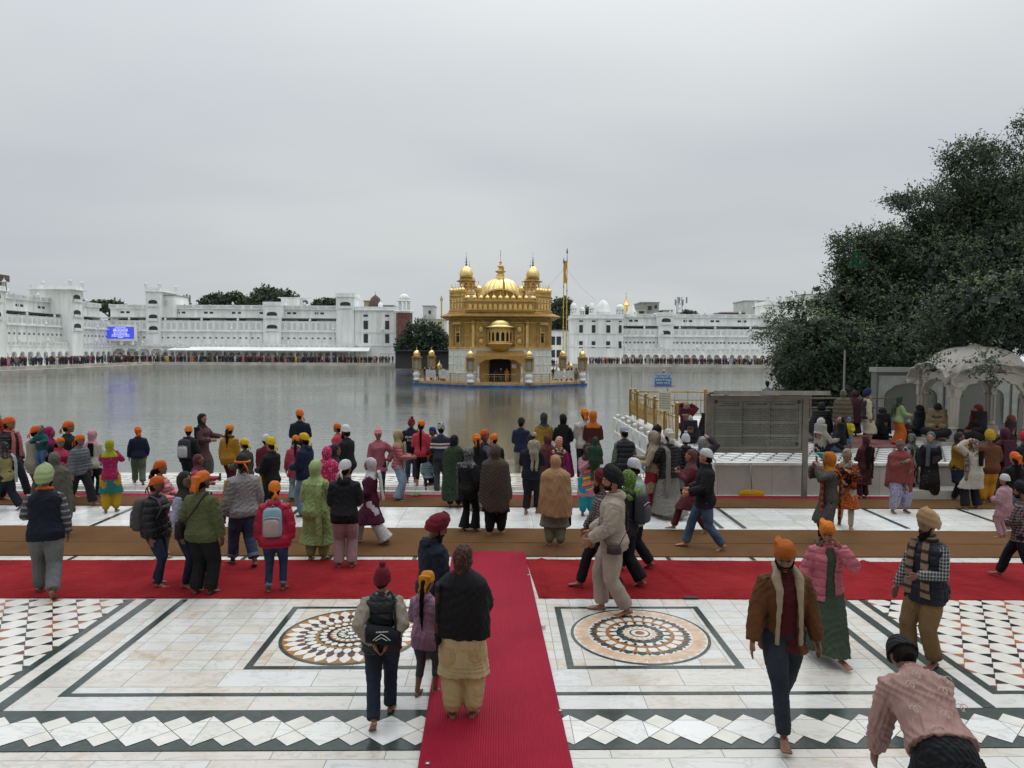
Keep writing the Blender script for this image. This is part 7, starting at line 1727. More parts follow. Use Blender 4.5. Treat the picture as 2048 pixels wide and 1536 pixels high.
person(742, 1090, 914, 268, 'woman in a plum long coat, white dupatta and wide white lace trousers walking left', top=('ct', '4a1630', None, None, 1, {'hem': .26, 'flare': .2}), bot=('flare', 'b8b2b4', 'print', 'c6c2c2', .4, {'w': 1.4}), head=('hs', 'b5b2b4', None, None, 1, {'back': .34}), arms='bD', legs='wL', sk='7d5340', sex='f')
person(655, 1062, 892, 5, 'woman under a magenta dupatta with white dots, behind the lady in pale green', top=('ku', 'a81c4e', None, None, 1, {}), bot=('str', '4a1a30'), head=('hs', 'b01e50', 'dots', 'cfa0ae', .8), arms='bb', legs='st', sk='6e4836', sex='f', scarf=('shawl', 'b01e50', 'dots', 'cfa0ae', .8, {'hem': .5, 'head': 0}))
person(668, 1046, 887, 80, 'person in a dark plum hood and grey wrap behind the magenta dupatta', top=('jk', '3a3c42', None, None, 1, {}), bot=('str', '23252b'), head=('hs', '2b2434'), arms='bb', legs='st', sk='6e4836')
person(612, 1032, 865, 285, 'man in a navy hoodie with a yellow head cloth and light jeans, seen in profile', top=('jk', '18223a', None, None, 1, {'bulk': .026, 'hood': 1}), bot=('wide', '64748c', 'denim', '8090a8'), head=PKT('c8a01e'), arms='bb', legs='st', beard='s', sk='4d3226', wt=1.15)
person(592, 1004, 870, 350, 'girl in a coral coat with white fur trimmed hood and light flared jeans', top=('ct', 'b0485a', None, None, 1, {'hem': .38, 'fur': 'b9b0aa'}), bot=('flare', '7b8a8e', 'denim', '93a0a2'), head=PKT('c06a20', pony=.24), arms='DD', legs='st', sk='6e4836', sex='f')
person(543, 1045, 873, 290, 'man in a black sweatshirt and yellow head cloth looking left', top=('sw', '16161a', None, None, 1, {'bulk': .016}), bot=('str', '1b2230'), head=PKT('c8a41e'), arms='bb', legs='st', sk='7d5340')
person(534, 1010, 868, 10, 'man in a maroon jacket and white cap, hidden behind the black sweatshirt', top=('jk', '5e1722', None, None, 1, {'bulk': .024}), bot=('str', '2a2c33'), head=('bn', 'b9b9b9'), arms='DD', legs='st', sk='7d5340', wt=1.15)
pr = person(492, 1020, 876, 285, 'man in a grey olive jacket and yellow head cloth facing left', top=('jk', '3c3c36', None, None, 1, {'bulk': .02}), bot=('str', '23252b'), head=PKT('caa21e'), arms='fD', legs='st', sk='6b4534')
person(460, 990, 849, 8, 'woman in a mustard fur-hooded jacket, orange head cloth and dark red trousers', top=('jk', '9a6f1e', None, None, 1, {'bulk': .026, 'hem': .42, 'fur': '6b5238'}), bot=('str', '4e1722'), head=PKT('c8701c', pony=.2), arms='DD', legs='wk', sk='7d5340', sex='f', wt=1.15)
pr = person(378, 985, 851, 4, 'man in a black jacket and orange cap with a large dark backpack', top=('jk', '17181c', None, None, 1, {'bulk': .02}), bot=('str', '1d2026'), head=('bn', 'c8701e'), arms='DD', legs='st', sk='6b4534', wt=1.2)
backpack(pr, '2e3036', 'a9a8aa', 'big charcoal backpack with pale grey lower pocket on the man in black', 1.15, -.03)
person(404, 962, 826, 95, 'woman in a dull brown coat and black head scarf standing by the water, hands raised', top=('ct', '53383a', None, None, 1, {'hem': .3, 'bulk': .02}), bot=('sk', '3b4140', None, None, 1, {'hem': .1}), head=('hs', '18181c', None, None, 1, {'side': .3}), arms='of', legs='st', z=EDGE_Z, sk='8a5c46', sex='f', wt=1.15)
person(278, 972, 853, 330, 'boy in a navy hoodie, orange head cloth and olive cargo trousers on the pool step', top=('sw', '161d33', None, None, 1, {'bulk': .02}), bot=('str', '55604a', None, None, 1, {'w': 1.25}), head=PKT('c8561e', tri=1), arms='DD', legs='wk', z=EDGE_Z, sk='6b4534')
person(222, 1027, 878, 338, 'woman in a magenta sweater, yellow trousers and teal kurta, pulling up her lime scarf', top=('sw', '94184a', None, None, 1, {'hem': .45}), over=('ku', '1f6e6c', None, None, 1, {'hem': .27, 'sleeve': 0, 'bulk': .002, 'flare': .2}), bot=('sal', 'a8851c'), head=('hs', '8f9022'), arms='ee', legs='ss', sk='6e4836', sex='f', wt=1.1)
person(187, 997, 858, 355, 'woman in a white sweater and pink checked head scarf with long black hair', top=('sw', 'b5b0a6', None, None, 1, {'bulk': .02, 'hem': .44}), bot=('str', '1a2238'), head=('hs', 'b07a84', 'check', 'c9a8ae', .4, {'side': -.36}), arms='bb', legs='st', sk='7d5340', sex='f', extra=lambda root, H, T, TH2, fin, AR, feet: fin('hair', MB().loft([[T((px_ + .01, py_ - .085, .82 - .05 * k)) for px_, py_ in ell(12, .045, .02, 2)] for k in range(5)]), HAIR, .003, vert=1))
person(112, 1080, 904, 340, 'woman in a long grey-olive shawl behind the man in the green turban', top=('ku', '4c4c42', None, None, 1, {}), bot=('sal', '7d8c68'), head=('hs', '56564e'), arms='bb', legs='st', sk='6e4836', sex='f', scarf=('shawl', '56564c', None, None, 1, {'hem': .3, 'w': 1.05}))
person(160, 1016, 868, 110, 'person in a grey puffer jacket, orange head cloth and loose black jeans', top=('pf', '5a5e66', 'quilt', None, 1, {'bulk': .022}), bot=('wide', '17181c'), head=PKT('c8601c'), arms='DD', legs='wl', sk='6e4836')
person(122, 1012, 874, 110, 'girl in a raspberry pink hoodie next to the grey puffer jacket', top=('sw', 'a12c48', None, None, 1, {'bulk': .014, 'hood': 1}), bot=('str', '17181c'), head=PKT('c8641c', long=.1), arms='bb', legs='wk', sk='6e4836', sex='f')
person(137, 998, 841, 95, 'man in a black collared jacket and orange head cloth behind the pink hoodie', top=('jk', '1c1c1e', None, None, 1, {'bulk': .018}), bot=('str', '23252b'), head=PKT('c8601c'), arms='DD', legs='st', sk='7d5340')
person(72, 1005, 851, 20, 'man in a beige jacket and orange head cloth carrying a child', top=('jk', '8a8374', None, None, 1, {'bulk': .022, 'hem': .38}), bot=('str', '5b564c'), head=PKT('c8561c'), arms='fb', legs='st', sk='7d5340', wt=1.1)
person(92, 950, 858, 185, 'small child in a dark teal hoodie carried on the arm of the man in beige', top=('sw', '14464c', None, None, 1, {'bulk': .03}), bot=('str', '3d5a80', 'denim', '55749a'), head=('hs', '14464c'), arms='oo', legs='st', H=.92, loc=tuple(P(72, 1005) + Vector((.22, -.1, .72))), sk='7d5340')
person(103, 1000, 852, 90, 'woman in a magenta head scarf behind the man in beige', top=('jk', '3a2c40', None, None, 1, {}), bot=('str', '23252b'), head=('hs', '9a1c5c'), arms='bb', legs='st', sk='7d5340', sex='f')
person(22, 1002, 833, 95, 'man in a black puffer jacket with a salmon scarf at far left', top=('pf', '1b1c1e', 'quilt', None, 1, {'bulk': .024}), bot=('str', '20222a'), head=PKT('c8541c', tri=1), arms='DD', legs='wl', sk='7d5340', scarf=('neck', 'b0605c', None, None, 1, {'len': .3}), wt=1.1)
person(14, 1022, 882, 275, 'woman in a khaki cardigan, dark printed head scarf and pale shawl walking left', top=('sw', '8a8254', None, None, 1, {'hem': .44}), bot=('wide', '16202a'), head=('hs', '2e2a2e', 'dots', '7a6a6a', 1), arms='fb', legs='wl', sk='6e4836', sex='f', scarf=('drape', '9aa0a6', None, None, 1, {'s': 1, 'len': .4}))
person(-6, 1003, 826, 100, 'person in a dusty pink wrap cut off by the left edge of the photo', top=('jk', '8a4a56', None, None, 1, {}), bot=('str', '23252b'), head=('hs', '9a5a68'), arms='bb', legs='st', sk='7d5340', sex='f')
# ============ middle
person(601, 957, 818, 350, 'man in a navy jacket standing alone at the edge of the water, looking left', top=('jk', '161c2c', None, None, 1, {'bulk': .02, 'hem': .44}), bot=('str', '23252b'), head=PKT('c8641c'), arms='bb', legs='st', z=EDGE_Z, sk='6b4534', hy=-35, wt=1.1)
person(675, 968, 846, 275, 'woman in a coral red jacket and orange head cloth by the water', top=('jk', 'b8404c', None, None, 1, {}), bot=('str', '3a3640'), head=PKT('c8601c'), arms='bD', legs='st', z=EDGE_Z, sk='6b4534', sex='f')
person(695, 1010, 849, 290, 'bearded man in a black zip jacket and white skull cap', top=('jk', '16171a', None, None, 1, {'bulk': .02, 'hem': .43}), bot=('str', '1d2026'), head=('bn', 'c6c8cc'), arms='bb', legs='st', beard='l', sk='6b4534', wt=1.1)
person(757, 1000, 856, 172, 'girl in a dusty pink double-breasted coat and pink bobble hat', top=('ct', 'a05a66', None, None, 1, {'hem': .40, 'bulk': .02}), bot=('slim', '1e2c3e', 'denim', '2e3f55'), head=('bn', 'c87884', 'stripe', 'd0a0a6', .6, {'pom': 1}), arms='hD', legs='st', sk='6e4836', sex='f', hy=15)
person(797, 1001, 859, 92, 'woman in a pink quilted jacket, beige scarf and pale flared jeans, hands held out', top=('pf', 'a45a62', 'quilt', None, 1, {'bulk': .014}), bot=('flare', '7b8ea0', 'denim', '93a6b6', 1, {'w': 1.1}), head=('hs', '9a8a66', None, None, 1, {'front': .38}), arms='ff', legs='st', sk='7d5340', sex='f')
person(822, 966, 831, 165, 'youth in a navy hoodie and maroon head cloth facing the camera on the pool step', top=('sw', '121829', None, None, 1, {'bulk': .018}), bot=('str', '2c3a50', 'denim', '40506a', 1, {'end': .82}), head=('tk', '7a1420'), arms='bD', legs='st', z=EDGE_Z, sk='6b4534', hy=-20, hp=12)
root, H, AR, feet, T, TH2 = PEOPLE['youth in a navy hoodie and maroon head cloth facing the camera on the pool step']
o = text('FEARLESS', .075, WPT, root, (0, .082 * H + .015, .70 * H), (PI / 2, 0, PI), ext=.004); o = text('CLUB 98', .06, WPT, root, (0, .082 * H + .015, .655 * H), (PI / 2, 0, PI), ext=.004)
person(842, 972, 840, 4, 'woman in a coral top with a very long ponytail and orange head cloth, black leggings', top=('jk', 'c23e4c', None, None, 1, {'hem': .45}), bot=('slim', '15151a', None, None, 1, {'end': .78}), head=PKT('c8641c', pony=.36), arms='bD', legs='st', z=EDGE_Z, sk='8a5c46', sex='f')
person(865, 970, 853, 250, 'boy in a mustard jacket and blue head cloth between the coral top and striped sweater', top=('jk', '8c6020', None, None, 1, {}), bot=('str', '20222c'), head=PKT('1d3a80'), arms='bb', legs='st', z=EDGE_Z, sk='6b4534')
person(856, 992, 909, 176, 'toddler in a pale blue puffer coat and orange head cloth running towards the camera', top=('pf', '83a2a4', 'quilt', None, .8, {'bulk': .04, 'hem': .38}), bot=('slim', '16161a'), head=PKT('b8581c'), arms='DD', legs='wL', sk='7d5340', hp=25)
person(882, 988, 845, 356, 'man in a navy sweater with white and red chest bands', top=('sw', '1a2035', 'band', None, .01), bot=('str', '3d444c', 'denim', '525a62'), head=('bn', '9a9a9a', 'check', '1a1a1c', 2.2), arms='bb', legs='st', sk='7d5340', wt=1.15, extra=None)
q_ = PEOPLE['man in a navy sweater with white and red chest bands'][0]
for c_ in q_.children:
    if c_.name.startswith('sweater'):
        m, nt, bs = base_mat('banded_sweater'); co = objco(nt); sp = nt.nodes.new('ShaderNodeSeparateXYZ'); L(nt, co, sp.inputs[0]); Hh = PEOPLE['man in a navy sweater with white and red chest bands'][1]
        r = nt.nodes.new('ShaderNodeValToRGB'); r.color_ramp.interpolation = 'CONSTANT'; L(nt, math_(nt, 'DIVIDE', sp.outputs[2], Hh), r.inputs[0]); e = r.color_ramp.elements
        st = ((0, '151b2e'), (.655, 'bdb9b6'), (.68, '151b2e'), (.69, '7a1c2c'), (.705, 'bdb9b6'), (.73, '151b2e'))
        while len(e) < 6: e.new(.5)
        for k, (p_, c2) in enumerate(st): e[k].position = p_; e[k].color = srgb(c2)
        L(nt, r.outputs[0], bs.inputs['Base Color']); bs.inputs['Roughness'].default_value = .9; c_.data.materials.clear(); c_.data.materials.append(m)
person(908, 1016, 869, 10, 'woman in a dark green patterned shawl reaching almost to her feet', top=('ku', '1d2420', None, None, 1, {}), bot=('sal', '17181c'), head=('hs', '17191c'), arms='bb', legs='st', sk='6e4836', sex='f', hy=50, scarf=('shawl', '1f2f26', 'print', '3c4a30', .5, {'hem': .2, 'w': .95, 'head': 0}))
person(936, 1067, 893, 30, 'woman in black with a black and white checked scarf over her head', top=('ct', '141416', None, None, 1, {'hem': .40, 'bulk': .018}), bot=('flare', '141418'), head=('hs', '6f6f72', 'print', '26262a', .7, {'side': -.42}), arms='DD', legs='ss', sk='7d5340', sex='f')
person(990, 1074, 888, 8, 'woman in a brown and grey leaf patterned shawl over a dark maroon kurta', top=('ku', '2b1a20', 'print', '3e252a', .8, {'hem': .26, 'bulk': .02}), bot=('sal', '17171b'), head=('hs', '4c4036'), arms='bb', legs='ss', sk='7d5340', sex='f', scarf=('shawl', '4e4034', 'diag', '2f2c2a', 1, {'hem': .42, 'point': .12, 'w': 1.02}), wt=1.1)
person(968, 1021, 858, 150, 'man in a checked shirt and orange head cloth facing the camera behind two women', top=('sh', '6c6f78', 'plaid', '2c2e36', .4), over=('jk', '17181e', None, None, 1, {'gap': .5}), bot=('str', '7d8c90'), head=PKT('c8561c'), arms='bb', legs='st', sk='6b4534')
person(953, 1023, 867, 350, 'girl in black with an orange bow tied at the back of her head', top=('jk', '16171b', None, None, 1, {}), bot=('str', '82908e'), head=PKT('c8681c', tri=1, pony=.15), arms='bb', legs='st', sk='6b4534', sex='f')
person(988, 1012, 867, 345, 'man in black with an orange and black head cloth looking right', top=('jk', '18191e', None, None, 1, {'bulk': .02}), bot=('str', '1c1e24'), head=PKT('c8661c'), arms='bb', legs='st', sk='6b4534', hy=40)
pr = person(1062, 1030, 868, 20, 'man in a dark navy jacket and rolled black trousers holding a baby', top=('jk', '171b28', None, None, 1, {'bulk': .022}), bot=('str', '16181f', None, None, 1, {'end': .85, 'w': 1.15}), head=('bn', '1c1e24'), arms='fn', legs='ss', sk='7d5340', wt=1.1)
person(1063, 950, 857, 20, 'baby in a cream spotted suit and pale knitted cap held against the man in navy', top=('sw', 'a39a88', 'dots', '6a5f50', .5, {'bulk': .04}), bot=('str', 'a39a88', 'dots', '6a5f50', .5), head=('bn', '8c7f74', 'stripe', 'a8a29a', .5), arms='bb', legs='st', H=.74, loc=tuple(P(1062, 1030) + Vector((.04, -.24, .92))), sk='a5785c')
person(1040, 958, 850, 10, 'man in a navy shirt and beige trousers standing at the water behind the baby', top=('jk', '18203a', None, None, 1, {'bulk': .02}), bot=('str', '8a8372', None, None, 1, {'w': 1.15}), head=('bn', '1d2026'), arms='bb', legs='st', loc=(.55, 18.3, -.07), H=1.6, sk='6b4534')
person(1087, 960, 837, 15, 'woman in a mustard yellow sweater and dark grey hijab by the water', top=('sw', '93762c', None, None, 1, {'bulk': .022}), bot=('str', '6b6658'), head=('hs', '33343a'), arms='bb', legs='st', z=EDGE_Z, H=1.62, sk='7d5340', sex='f', wt=1.1)
person(1125, 962, 840, 5, 'woman in a black hijab and black hooded coat over a magenta skirt by the water', top=('jk', '111114', None, None, 1, {'bulk': .02, 'hem': .42}), bot=('sk', '7a1a52', 'vstripe', '4a1434', 1, {'hem': .06}), head=('hs', '101012', None, None, 1, {'back': .3}), arms='bb', legs='st', z=EDGE_Z, H=1.6, sk='7d5340', sex='f')
person(1094, 1005, 868, 350, 'woman in a brown maroon shawl between the baby and the bright patterned scarf', top=('ku', '4c2a2c', None, None, 1, {'hem': .25}), bot=('str', '3b2a2c'), head=('hs', '4c2c2c'), arms='bb', legs='st', sk='6e4836', sex='f', scarf=('shawl', '57302f', None, None, 1, {'hem': .4}))
pr = person(1117, 1010, 872, 5, 'woman in a magenta sweater and multicoloured head scarf carrying a small dark backpack', top=('sw', '8a1c54', None, None, 1, {}), bot=('str', '2b2a33'), head=('hs', '7a2c3c', 'band', None, .25), arms='bb', legs='st', sk='6e4836', sex='f'); backpack(pr, '2c2a2e', '3c3438', 'small dark backpack on the woman in magenta', .8)
pr = person(1110, 1095, 909, 4, 'woman in a camel shawl over a grey-green kurta carrying a black bag', top=('ku', '77776a', None, None, 1, {'hem': .22, 'bulk': .024, 'flare': .2}), bot=('sal', '6f6e60'), head=('hs', '94745a'), arms='dD', legs='st', sk='6e4836', sex='f', wt=1.2, scarf=('shawl', 'a07d5c', 'denim', '8f6f50', 1, {'hem': .42, 'point': .06, 'w': 1.05})); handbag(pr, 1, '17171d', 'soft black bag in the right hand of the woman in the camel shawl', .07, .12, .13)
pr = person(1173, 1033, 885, 172, 'woman in a pink top and bright striped stole with turquoise salwar, holding a child', top=('ku', 'b07a86', None, None, 1, {'hem': .28}), bot=('sal', '1c8a9c'), head=('hs', '3a2c30'), arms='nn', legs='st', sk='5f3e30', sex='f', scarf=('drape', 'c2561e', 'band', None, .5, {'s': -1, 'len': .55}), extra=lambda root, H, T, TH2, fin, AR, feet: fin('stole', MB().loft([[T((px_ + .02, py_ + .1, .66 - .065 * k)) for px_, py_ in ell(14, .06 + .004 * k, .016, 2)] for k in range(7)]), cloth('c2561e', 'band', None, .6), .004, vert=1))
person(1182, 950, 879, 10, 'toddler in a bottle green hooded suit held by the woman in turquoise salwar', top=('sw', '24402f', None, None, 1, {'bulk': .04}), bot=('str', '2f4636'), head=('hs', '24402f'), arms='bb', legs='st', H=.88, loc=tuple(P(1173, 1033) + Vector((.12, -.26, .72))), sk='7d5340')
person(1168, 962, 829, 8, 'man in a white sweatshirt lettered across the shoulders, orange head cloth, by the water', top=('sw', 'bcb6ae', None, None, 1, {'bulk': .024}), bot=('str', '2b2d35'), head=PKT('c86a1c', tri=1), arms='bb', legs='st', z=EDGE_Z, H=1.72, sk='6b4534', wt=1.1)
root, H, AR, feet, T, TH2 = PEOPLE['man in a white sweatshirt lettered across the shoulders, orange head cloth, by the water']
text('BOSS BOSS', .095, plain('maroon_ink', '6a2a30', .8), root, (0.02, -.118 * H, .735 * H), (PI / 2, 0, 0), ext=.006)
person(1185, 965, 829, 5, 'woman in a brown outfit with an orange head cloth beside the white sweatshirt', top=('ku', '4a2422', None, None, 1, {}), bot=('str', '3a2022'), head=('hs', 'b5601e'), arms='bb', legs='st', z=EDGE_Z, H=1.7, sk='6e4836', sex='f')
# ============ right of the middle
person(1248, 1010, 851, 350, 'man in a dark quilted vest with camouflage sleeves and a pale cap worn backwards', top=('sw', '6f7468', 'print', '23262a', .7), over=('vs', '1a1d24', 'quilt', None, 1.5, {'bulk': .032}), bot=('str', '1c1e24'), head=('cap', '9a9ca4', None, None, 1, {'backward': 1}), arms='DD', legs='st', sk='6b4534', wt=1.15, hy=-15)
pr = person(1306, 1030, 861, 290, 'woman in a beige shawl and zigzag patterned kurta looking at her phone', top=('ku', '9a9078', None, None, 1, {'hem': .3}), over=('ku', '6a4a44', 'check', 'a8967c', .6, {'sleeve': 0, 'hem': .28, 'bulk': .014}), bot=('sal', '7a1420'), head=('hs', '8f8272', None, None, 1, {'bulk': .004}), arms='fo', legs='st', sk='7d5340', sex='f', scarf=('drape', '8b7d6e', 'stripe', '5a4a40', 3, {'s': 1, 'len': .5})); phone(pr, 1, 'black phone held by the woman in the zigzag kurta')
person(1309, 1006, 849, 150, 'bearded man in a low black turban behind the beige head scarf', top=('jk', '4a3a36', None, None, 1, {}), bot=('str', '20222a'), head=('tb', '17171a', None), arms='bb', legs='st', beard='l', sk='5f3e30')
person(1337, 1040, 857, 340, 'woman in a white head cloth and black puffer, a grey shawl trailing over her skirt', top=('pf', '141519', 'quilt', None, 1, {'bulk': .022}), bot=('sk', '3c3a38', 'hound', '9a948c', .5, {'hem': .06, 'flare': .2}), head=PKT('b0aea6', tri=1), arms='nb', legs='wk', sk='7d5340', sex='f', scarf=('drape', '75716c', None, None, 1, {'s': -1, 'len': .55}))
person(1369, 1022, 861, 5, 'woman in a long black puffer coat and white knotted head cloth over a houndstooth kurta', top=('pf', '131418', 'quilt', None, 1, {'bulk': .03, 'hem': .42, 'hood': 1}), over=('ku', '2a2a2e', 'hound', 'a9a9a8', .7, {'hem': .29, 'sleeve': 0, 'bulk': .008, 'flare': .2}), bot=('str', '16171b'), head=('tk', 'b4b6ba'), arms='bb', legs='st', sk='7d5340', sex='f', wt=1.1)
person(1402, 1020, 872, 40, 'woman in a charcoal jacket resting a hand on her grey printed head scarf', top=('jk', '34323a', None, None, 1, {'bulk': .024}), bot=('str', '2b2a30'), head=('hs', '8e8e94', 'print', '6a6a72', .6), arms='bt', legs='st', sk='7d5340', sex='f')
person(1408, 1101, 896, 276, 'man in a black leather jacket, white head cloth and blue jeans striding left', top=('jk', '15161a', None, None, 1, {'bulk': .026, 'hem': .44, 'collar': .035}), bot=('str', '34455c', 'denim', '50647e', 1, {}), head=PKT('bcbcbc'), arms=((.1, .16, .6), (.1, .16, .6)), legs='wL', sk='9a6a50')
person(1380, 1066, 898, 276, 'woman in a maroon kurta suit hidden behind the man in the leather jacket', top=('ku', '55222c', None, None, 1, {'hem': .3}), bot=('str', '5a2630'), head=('hs', '5c3a38'), arms='nn', legs='wL', sk='8a5c46', sex='f')
person(1270, 1142, 915, 282, 'man in a pale grey-green sweatshirt and white head cloth behind the cream tracksuit', top=('sw', '93a09a', None, None, 1, {'bulk': .03, 'hem': .42}), bot=('str', '151822', None, None, 1, {'w': 1.15}), head=PKT('b9bac0'), arms='DD', legs='wk', beard='s', sk='5f3e30', wt=1.15, hy=40)
pr = person(1252, 1180, 938, 300, 'woman in a bright green sequinned dupatta over black hair, in dark clothes', top=('jk', '23242a', None, None, 1, {}), bot=('wide', '131318'), head=('hs', '4a6a22', 'dots', 'a9b48c', .5, {'back': .22}), arms='bb', legs='wk', sk='7d5340', sex='f'); backpack(pr, '34363c', '45474e', 'dark grey backpack on the woman in the green dupatta', 1.0)
pr = person(1655, 1088, 903, 275, 'woman in a grey textured kurta and floral orange scarf taking a photo', top=('ku', '55534f', 'print', '3b3a38', .35, {'hem': .24, 'bulk': .018, 'flare': .14}), bot=('str', '141418'), head=('hs', 'b0541e', 'print', '9a7a1e', .9, {'bulk': .005}), arms='uu', legs='st', sk='8a5c46', sex='f', wt=1.12, scarf=('drape', '8a1c24', 'stripe', '7a6a22', 1.2, {'s': -1, 'len': .56})); phone(pr, -1, 'phone raised by the woman in the grey textured kurta')
pr = person(1690, 1064, 895, 200, 'woman in an orange kurta and rust shawl holding a taupe handbag', top=('ku', 'a0431a', 'dots', 'c8923a', .6, {'hem': .26}), over=('sw', '1a181a', None, None, 1, {'hem': .5, 'bulk': .012}), bot=('slim', 'aca38e'), head=('hs', '9a8f7a', 'print', '5a4a3a', .6), arms='nb', legs='wk', sk='8a5c46', sex='f', hp=18, hy=15, scarf=('drape', '9a4424', 'stripe', '5c2a1c', 1.5, {'s': -1, 'len': .3})); handbag(pr, 1, '5f504c', 'taupe handbag held by the woman in the orange kurta', .075, .06, .09)
person(1727, 998, 869, 352, 'woman in a maroon dotted dupatta with very long black hair, facing away', top=('ku', '3f141d', 'dots', '6a3a40', .6, {'hem': .22}), bot=('str', '3a141d'), head=('hs', '47161f', 'dots', '7a4a4c', .6, {'side': .5}), arms='bb', legs='st', sk='7d5340', sex='f', extra=lambda root, H, T, TH2, fin, AR, feet: fin('hair', MB().loft([[T((px_, py_ - .092, .85 - .06 * k)) for px_, py_ in ell(12, .06 - .004 * k, .02, 2)] for k in range(7)]), HAIR, .003, vert=1))
person(1796, 1028, 879, 178, 'woman wrapped in a dusty red shawl with a striped knitted cap and white-violet trousers', top=('ku', '35302c', 'plaid', '8a7a5c', .8, {'hem': .33}), bot=('sal', 'a49fb4', 'print', '6a6788', .5, {'w': 1.1}), head=('bn', '3a1820', 'stripe', '9a8a84', .3), arms='bn', legs='ap', sk='6e4836', sex='f', scarf=('shawl', '7a3a38', None, None, 1, {'hem': .42, 'head': 0, 'w': 1.05, 'drop': -.45}), wt=1.15)
person(1820, 994, 866, 355, 'woman in a dark grey and white long stole with a pleated grey scarf, facing away', top=('ct', '2c2f2c', 'vstripe', '9a9c98', 2, {'hem': .2}), bot=('str', '23252b'), head=('hs', '3a3f3c', 'vstripe', '6a6f6a', .8), arms='bb', legs='st', sk='7d5340', sex='f')
pr = person(1857, 1001, 862, 200, 'young woman in a black cardigan, grey hijab and long dark floral dress', top=('dr', '1d1719', 'dots', '4a4044', 1.4, {'hem': .08, 'flare': .04}), over=('jk', '15161b', None, None, 1, {'hem': .46, 'bulk': .018}), bot=('str', '1d1719'), head=('hs', '5c5f66', None, None, 1, {'front': .34, 'one': 1}), arms='bD', legs='st', sk='a8795c', sex='f', hy=20); phone(pr, -1, 'phone in the hand of the woman in the grey hijab')
person(1912, 1003, 863, 150, 'woman in a mustard sweater and navy kurta covering her mouth with both hands', top=('sw', '8c681c', None, None, 1, {'bulk': .018}), over=('ku', '151d33', None, None, 1, {'sleeve': 0, 'hem': .27, 'bulk': .004}), bot=('str', '15182a'), head=('hs', '2c2a2c', None, None, 1, {}), arms='ee', legs='st', sk='6e4836', sex='f')
person(1945, 1020, 877, 355, 'woman in a cream poncho with patterned scarf and long black hair', top=('ct', 'aaa296', None, None, 1, {'hem': .30, 'flare': .22, 'bulk': .022}), bot=('wide', '16171a'), head=('hs', '4a3830', 'print', 'a08c7c', .6, {'side': -.4}), arms='tb', legs='ap', sk='7d5340', sex='f', wt=1.1, extra=lambda root, H, T, TH2, fin, AR, feet: fin('hair', MB().loft([[T((px_ + .03, py_ - .1, .86 - .045 * k)) for px_, py_ in ell(12, .05 - .004 * k, .02, 2)] for k in range(6)]), HAIR, .003, vert=1))
person(1975, 1008, 858, 8, 'man in a rust brown padded jacket, yellow turban and mustard trousers, facing away', top=('jk', '5f3722', None, None, 1, {'bulk': .03, 'hem': .42}), bot=('sal', 'b0781a'), head=('tb', '9a7f1e', None), arms='bb', legs='st', sk='6b4534', wt=1.2)
person(2003, 1006, 854, 5, 'woman in a dark maroon hijab and shawl right of the yellow turban', top=('ku', '3a1722', None, None, 1, {}), bot=('str', '23181c'), head=('hs', '42182a', None, None, 1, {'back': .4}), arms='bb', legs='st', sk='6e4836', sex='f')
person(2044, 1004, 862, 10, 'man in a red turban and dark vest at the right edge', top=('jk', '20222a', None, None, 1, {}), bot=('str', '23252b'), head=('tb', 'a01a2a', None), arms='bb', legs='st', sk='6b4534')
person(2062, 1000, 846, 10, 'man in a yellow turban cut by the right edge of the photo', top=('jk', '3a3c44', None, None, 1, {}), bot=('str', '23252b'), head=('tb', 'b0901e', None), arms='bb', legs='st', sk='6b4534')
pr = person(2024, 1060, 903, 5, 'woman with an orange head cloth, long black hair, black top and pale jeans', top=('sw', '131317', None, None, 1, {'bulk': .026}), bot=('wide', '5f7187', 'denim', '7c8ea4', 1, {}), head=PKT('c8601c', tri=1, long=.22), arms='DD', legs='ss', sk='8a5c46', sex='f', wt=1.1); handbag(pr, -1, '2a2a28', 'large dark shoulder bag at the side of the woman in pale jeans', .08, .09, -.02)
person(2040, 1178, 962, 318, 'man in a black turban and maroon checked shirt carrying a child, at the right edge', top=('sh', '35202a', 'plaid', '8a7a7c', .7, {'bulk': .02}), bot=('str', '14151b'), head=('tb', '15151a', None), arms='ff', legs='wL', sk='6b4534', beard='s')
person(2030, 1000, 990, 330, 'small child in pink coat and white cap carried by the man in maroon checks', top=('sw', 'a58088', None, None, 1, {'bulk': .04, 'hem': .35}), bot=('str', 'a58088'), head=('bn', 'b8b8ba'), arms='bb', legs='st', H=.86, loc=tuple(P(2040, 1178) + Vector((-.27, .0, .72))), sk='7d5340')
# ============ on the platform
person(1684, 888, 779, 15, 'woman in a khaki fringed shawl and dark blue printed skirt standing on the platform', top=('ku', '4a4436', None, None, 1, {}), bot=('sk', '1e2530', 'print', '3a4454', .6, {'hem': .06}), head=('hs', '5f5748'), arms='bb', legs='st', z=PFZ, sk='6e4836', sex='f', scarf=('shawl', '5e5544', 'stripe', '443c30', 1.4, {'hem': .42}), wt=1.15)
person(1706, 874, 780, 10, 'woman in a dark maroon shawl behind the khaki shawl on the platform', top=('ku', '3a1c26', None, None, 1, {}), bot=('sk', '2a1820', None, None, 1, {'hem': .08}), head=('hs', '40202c'), arms='bb', legs='st', z=PFZ, sk='6e4836', sex='f', scarf=('shawl', '40202c', None, None, 1, {'hem': .4}))
person(1733, 888, 776, 95, 'white-bearded old man in a blue turban, dark checked waistcoat and cream kurta', top=('ku', 'b0a68e', None, None, 1, {'hem': .2, 'bulk': .018}), over=('vs', '241f20', 'plaid', '3c3434', .5, {'bulk': .026, 'hem': .45, 'collar': 0}), bot=('str', 'a89e88'), head=('tb', '141c44', None), arms='Dd', legs='st', z=PFZ, beard='g', sk='6e4836', wt=1.15)
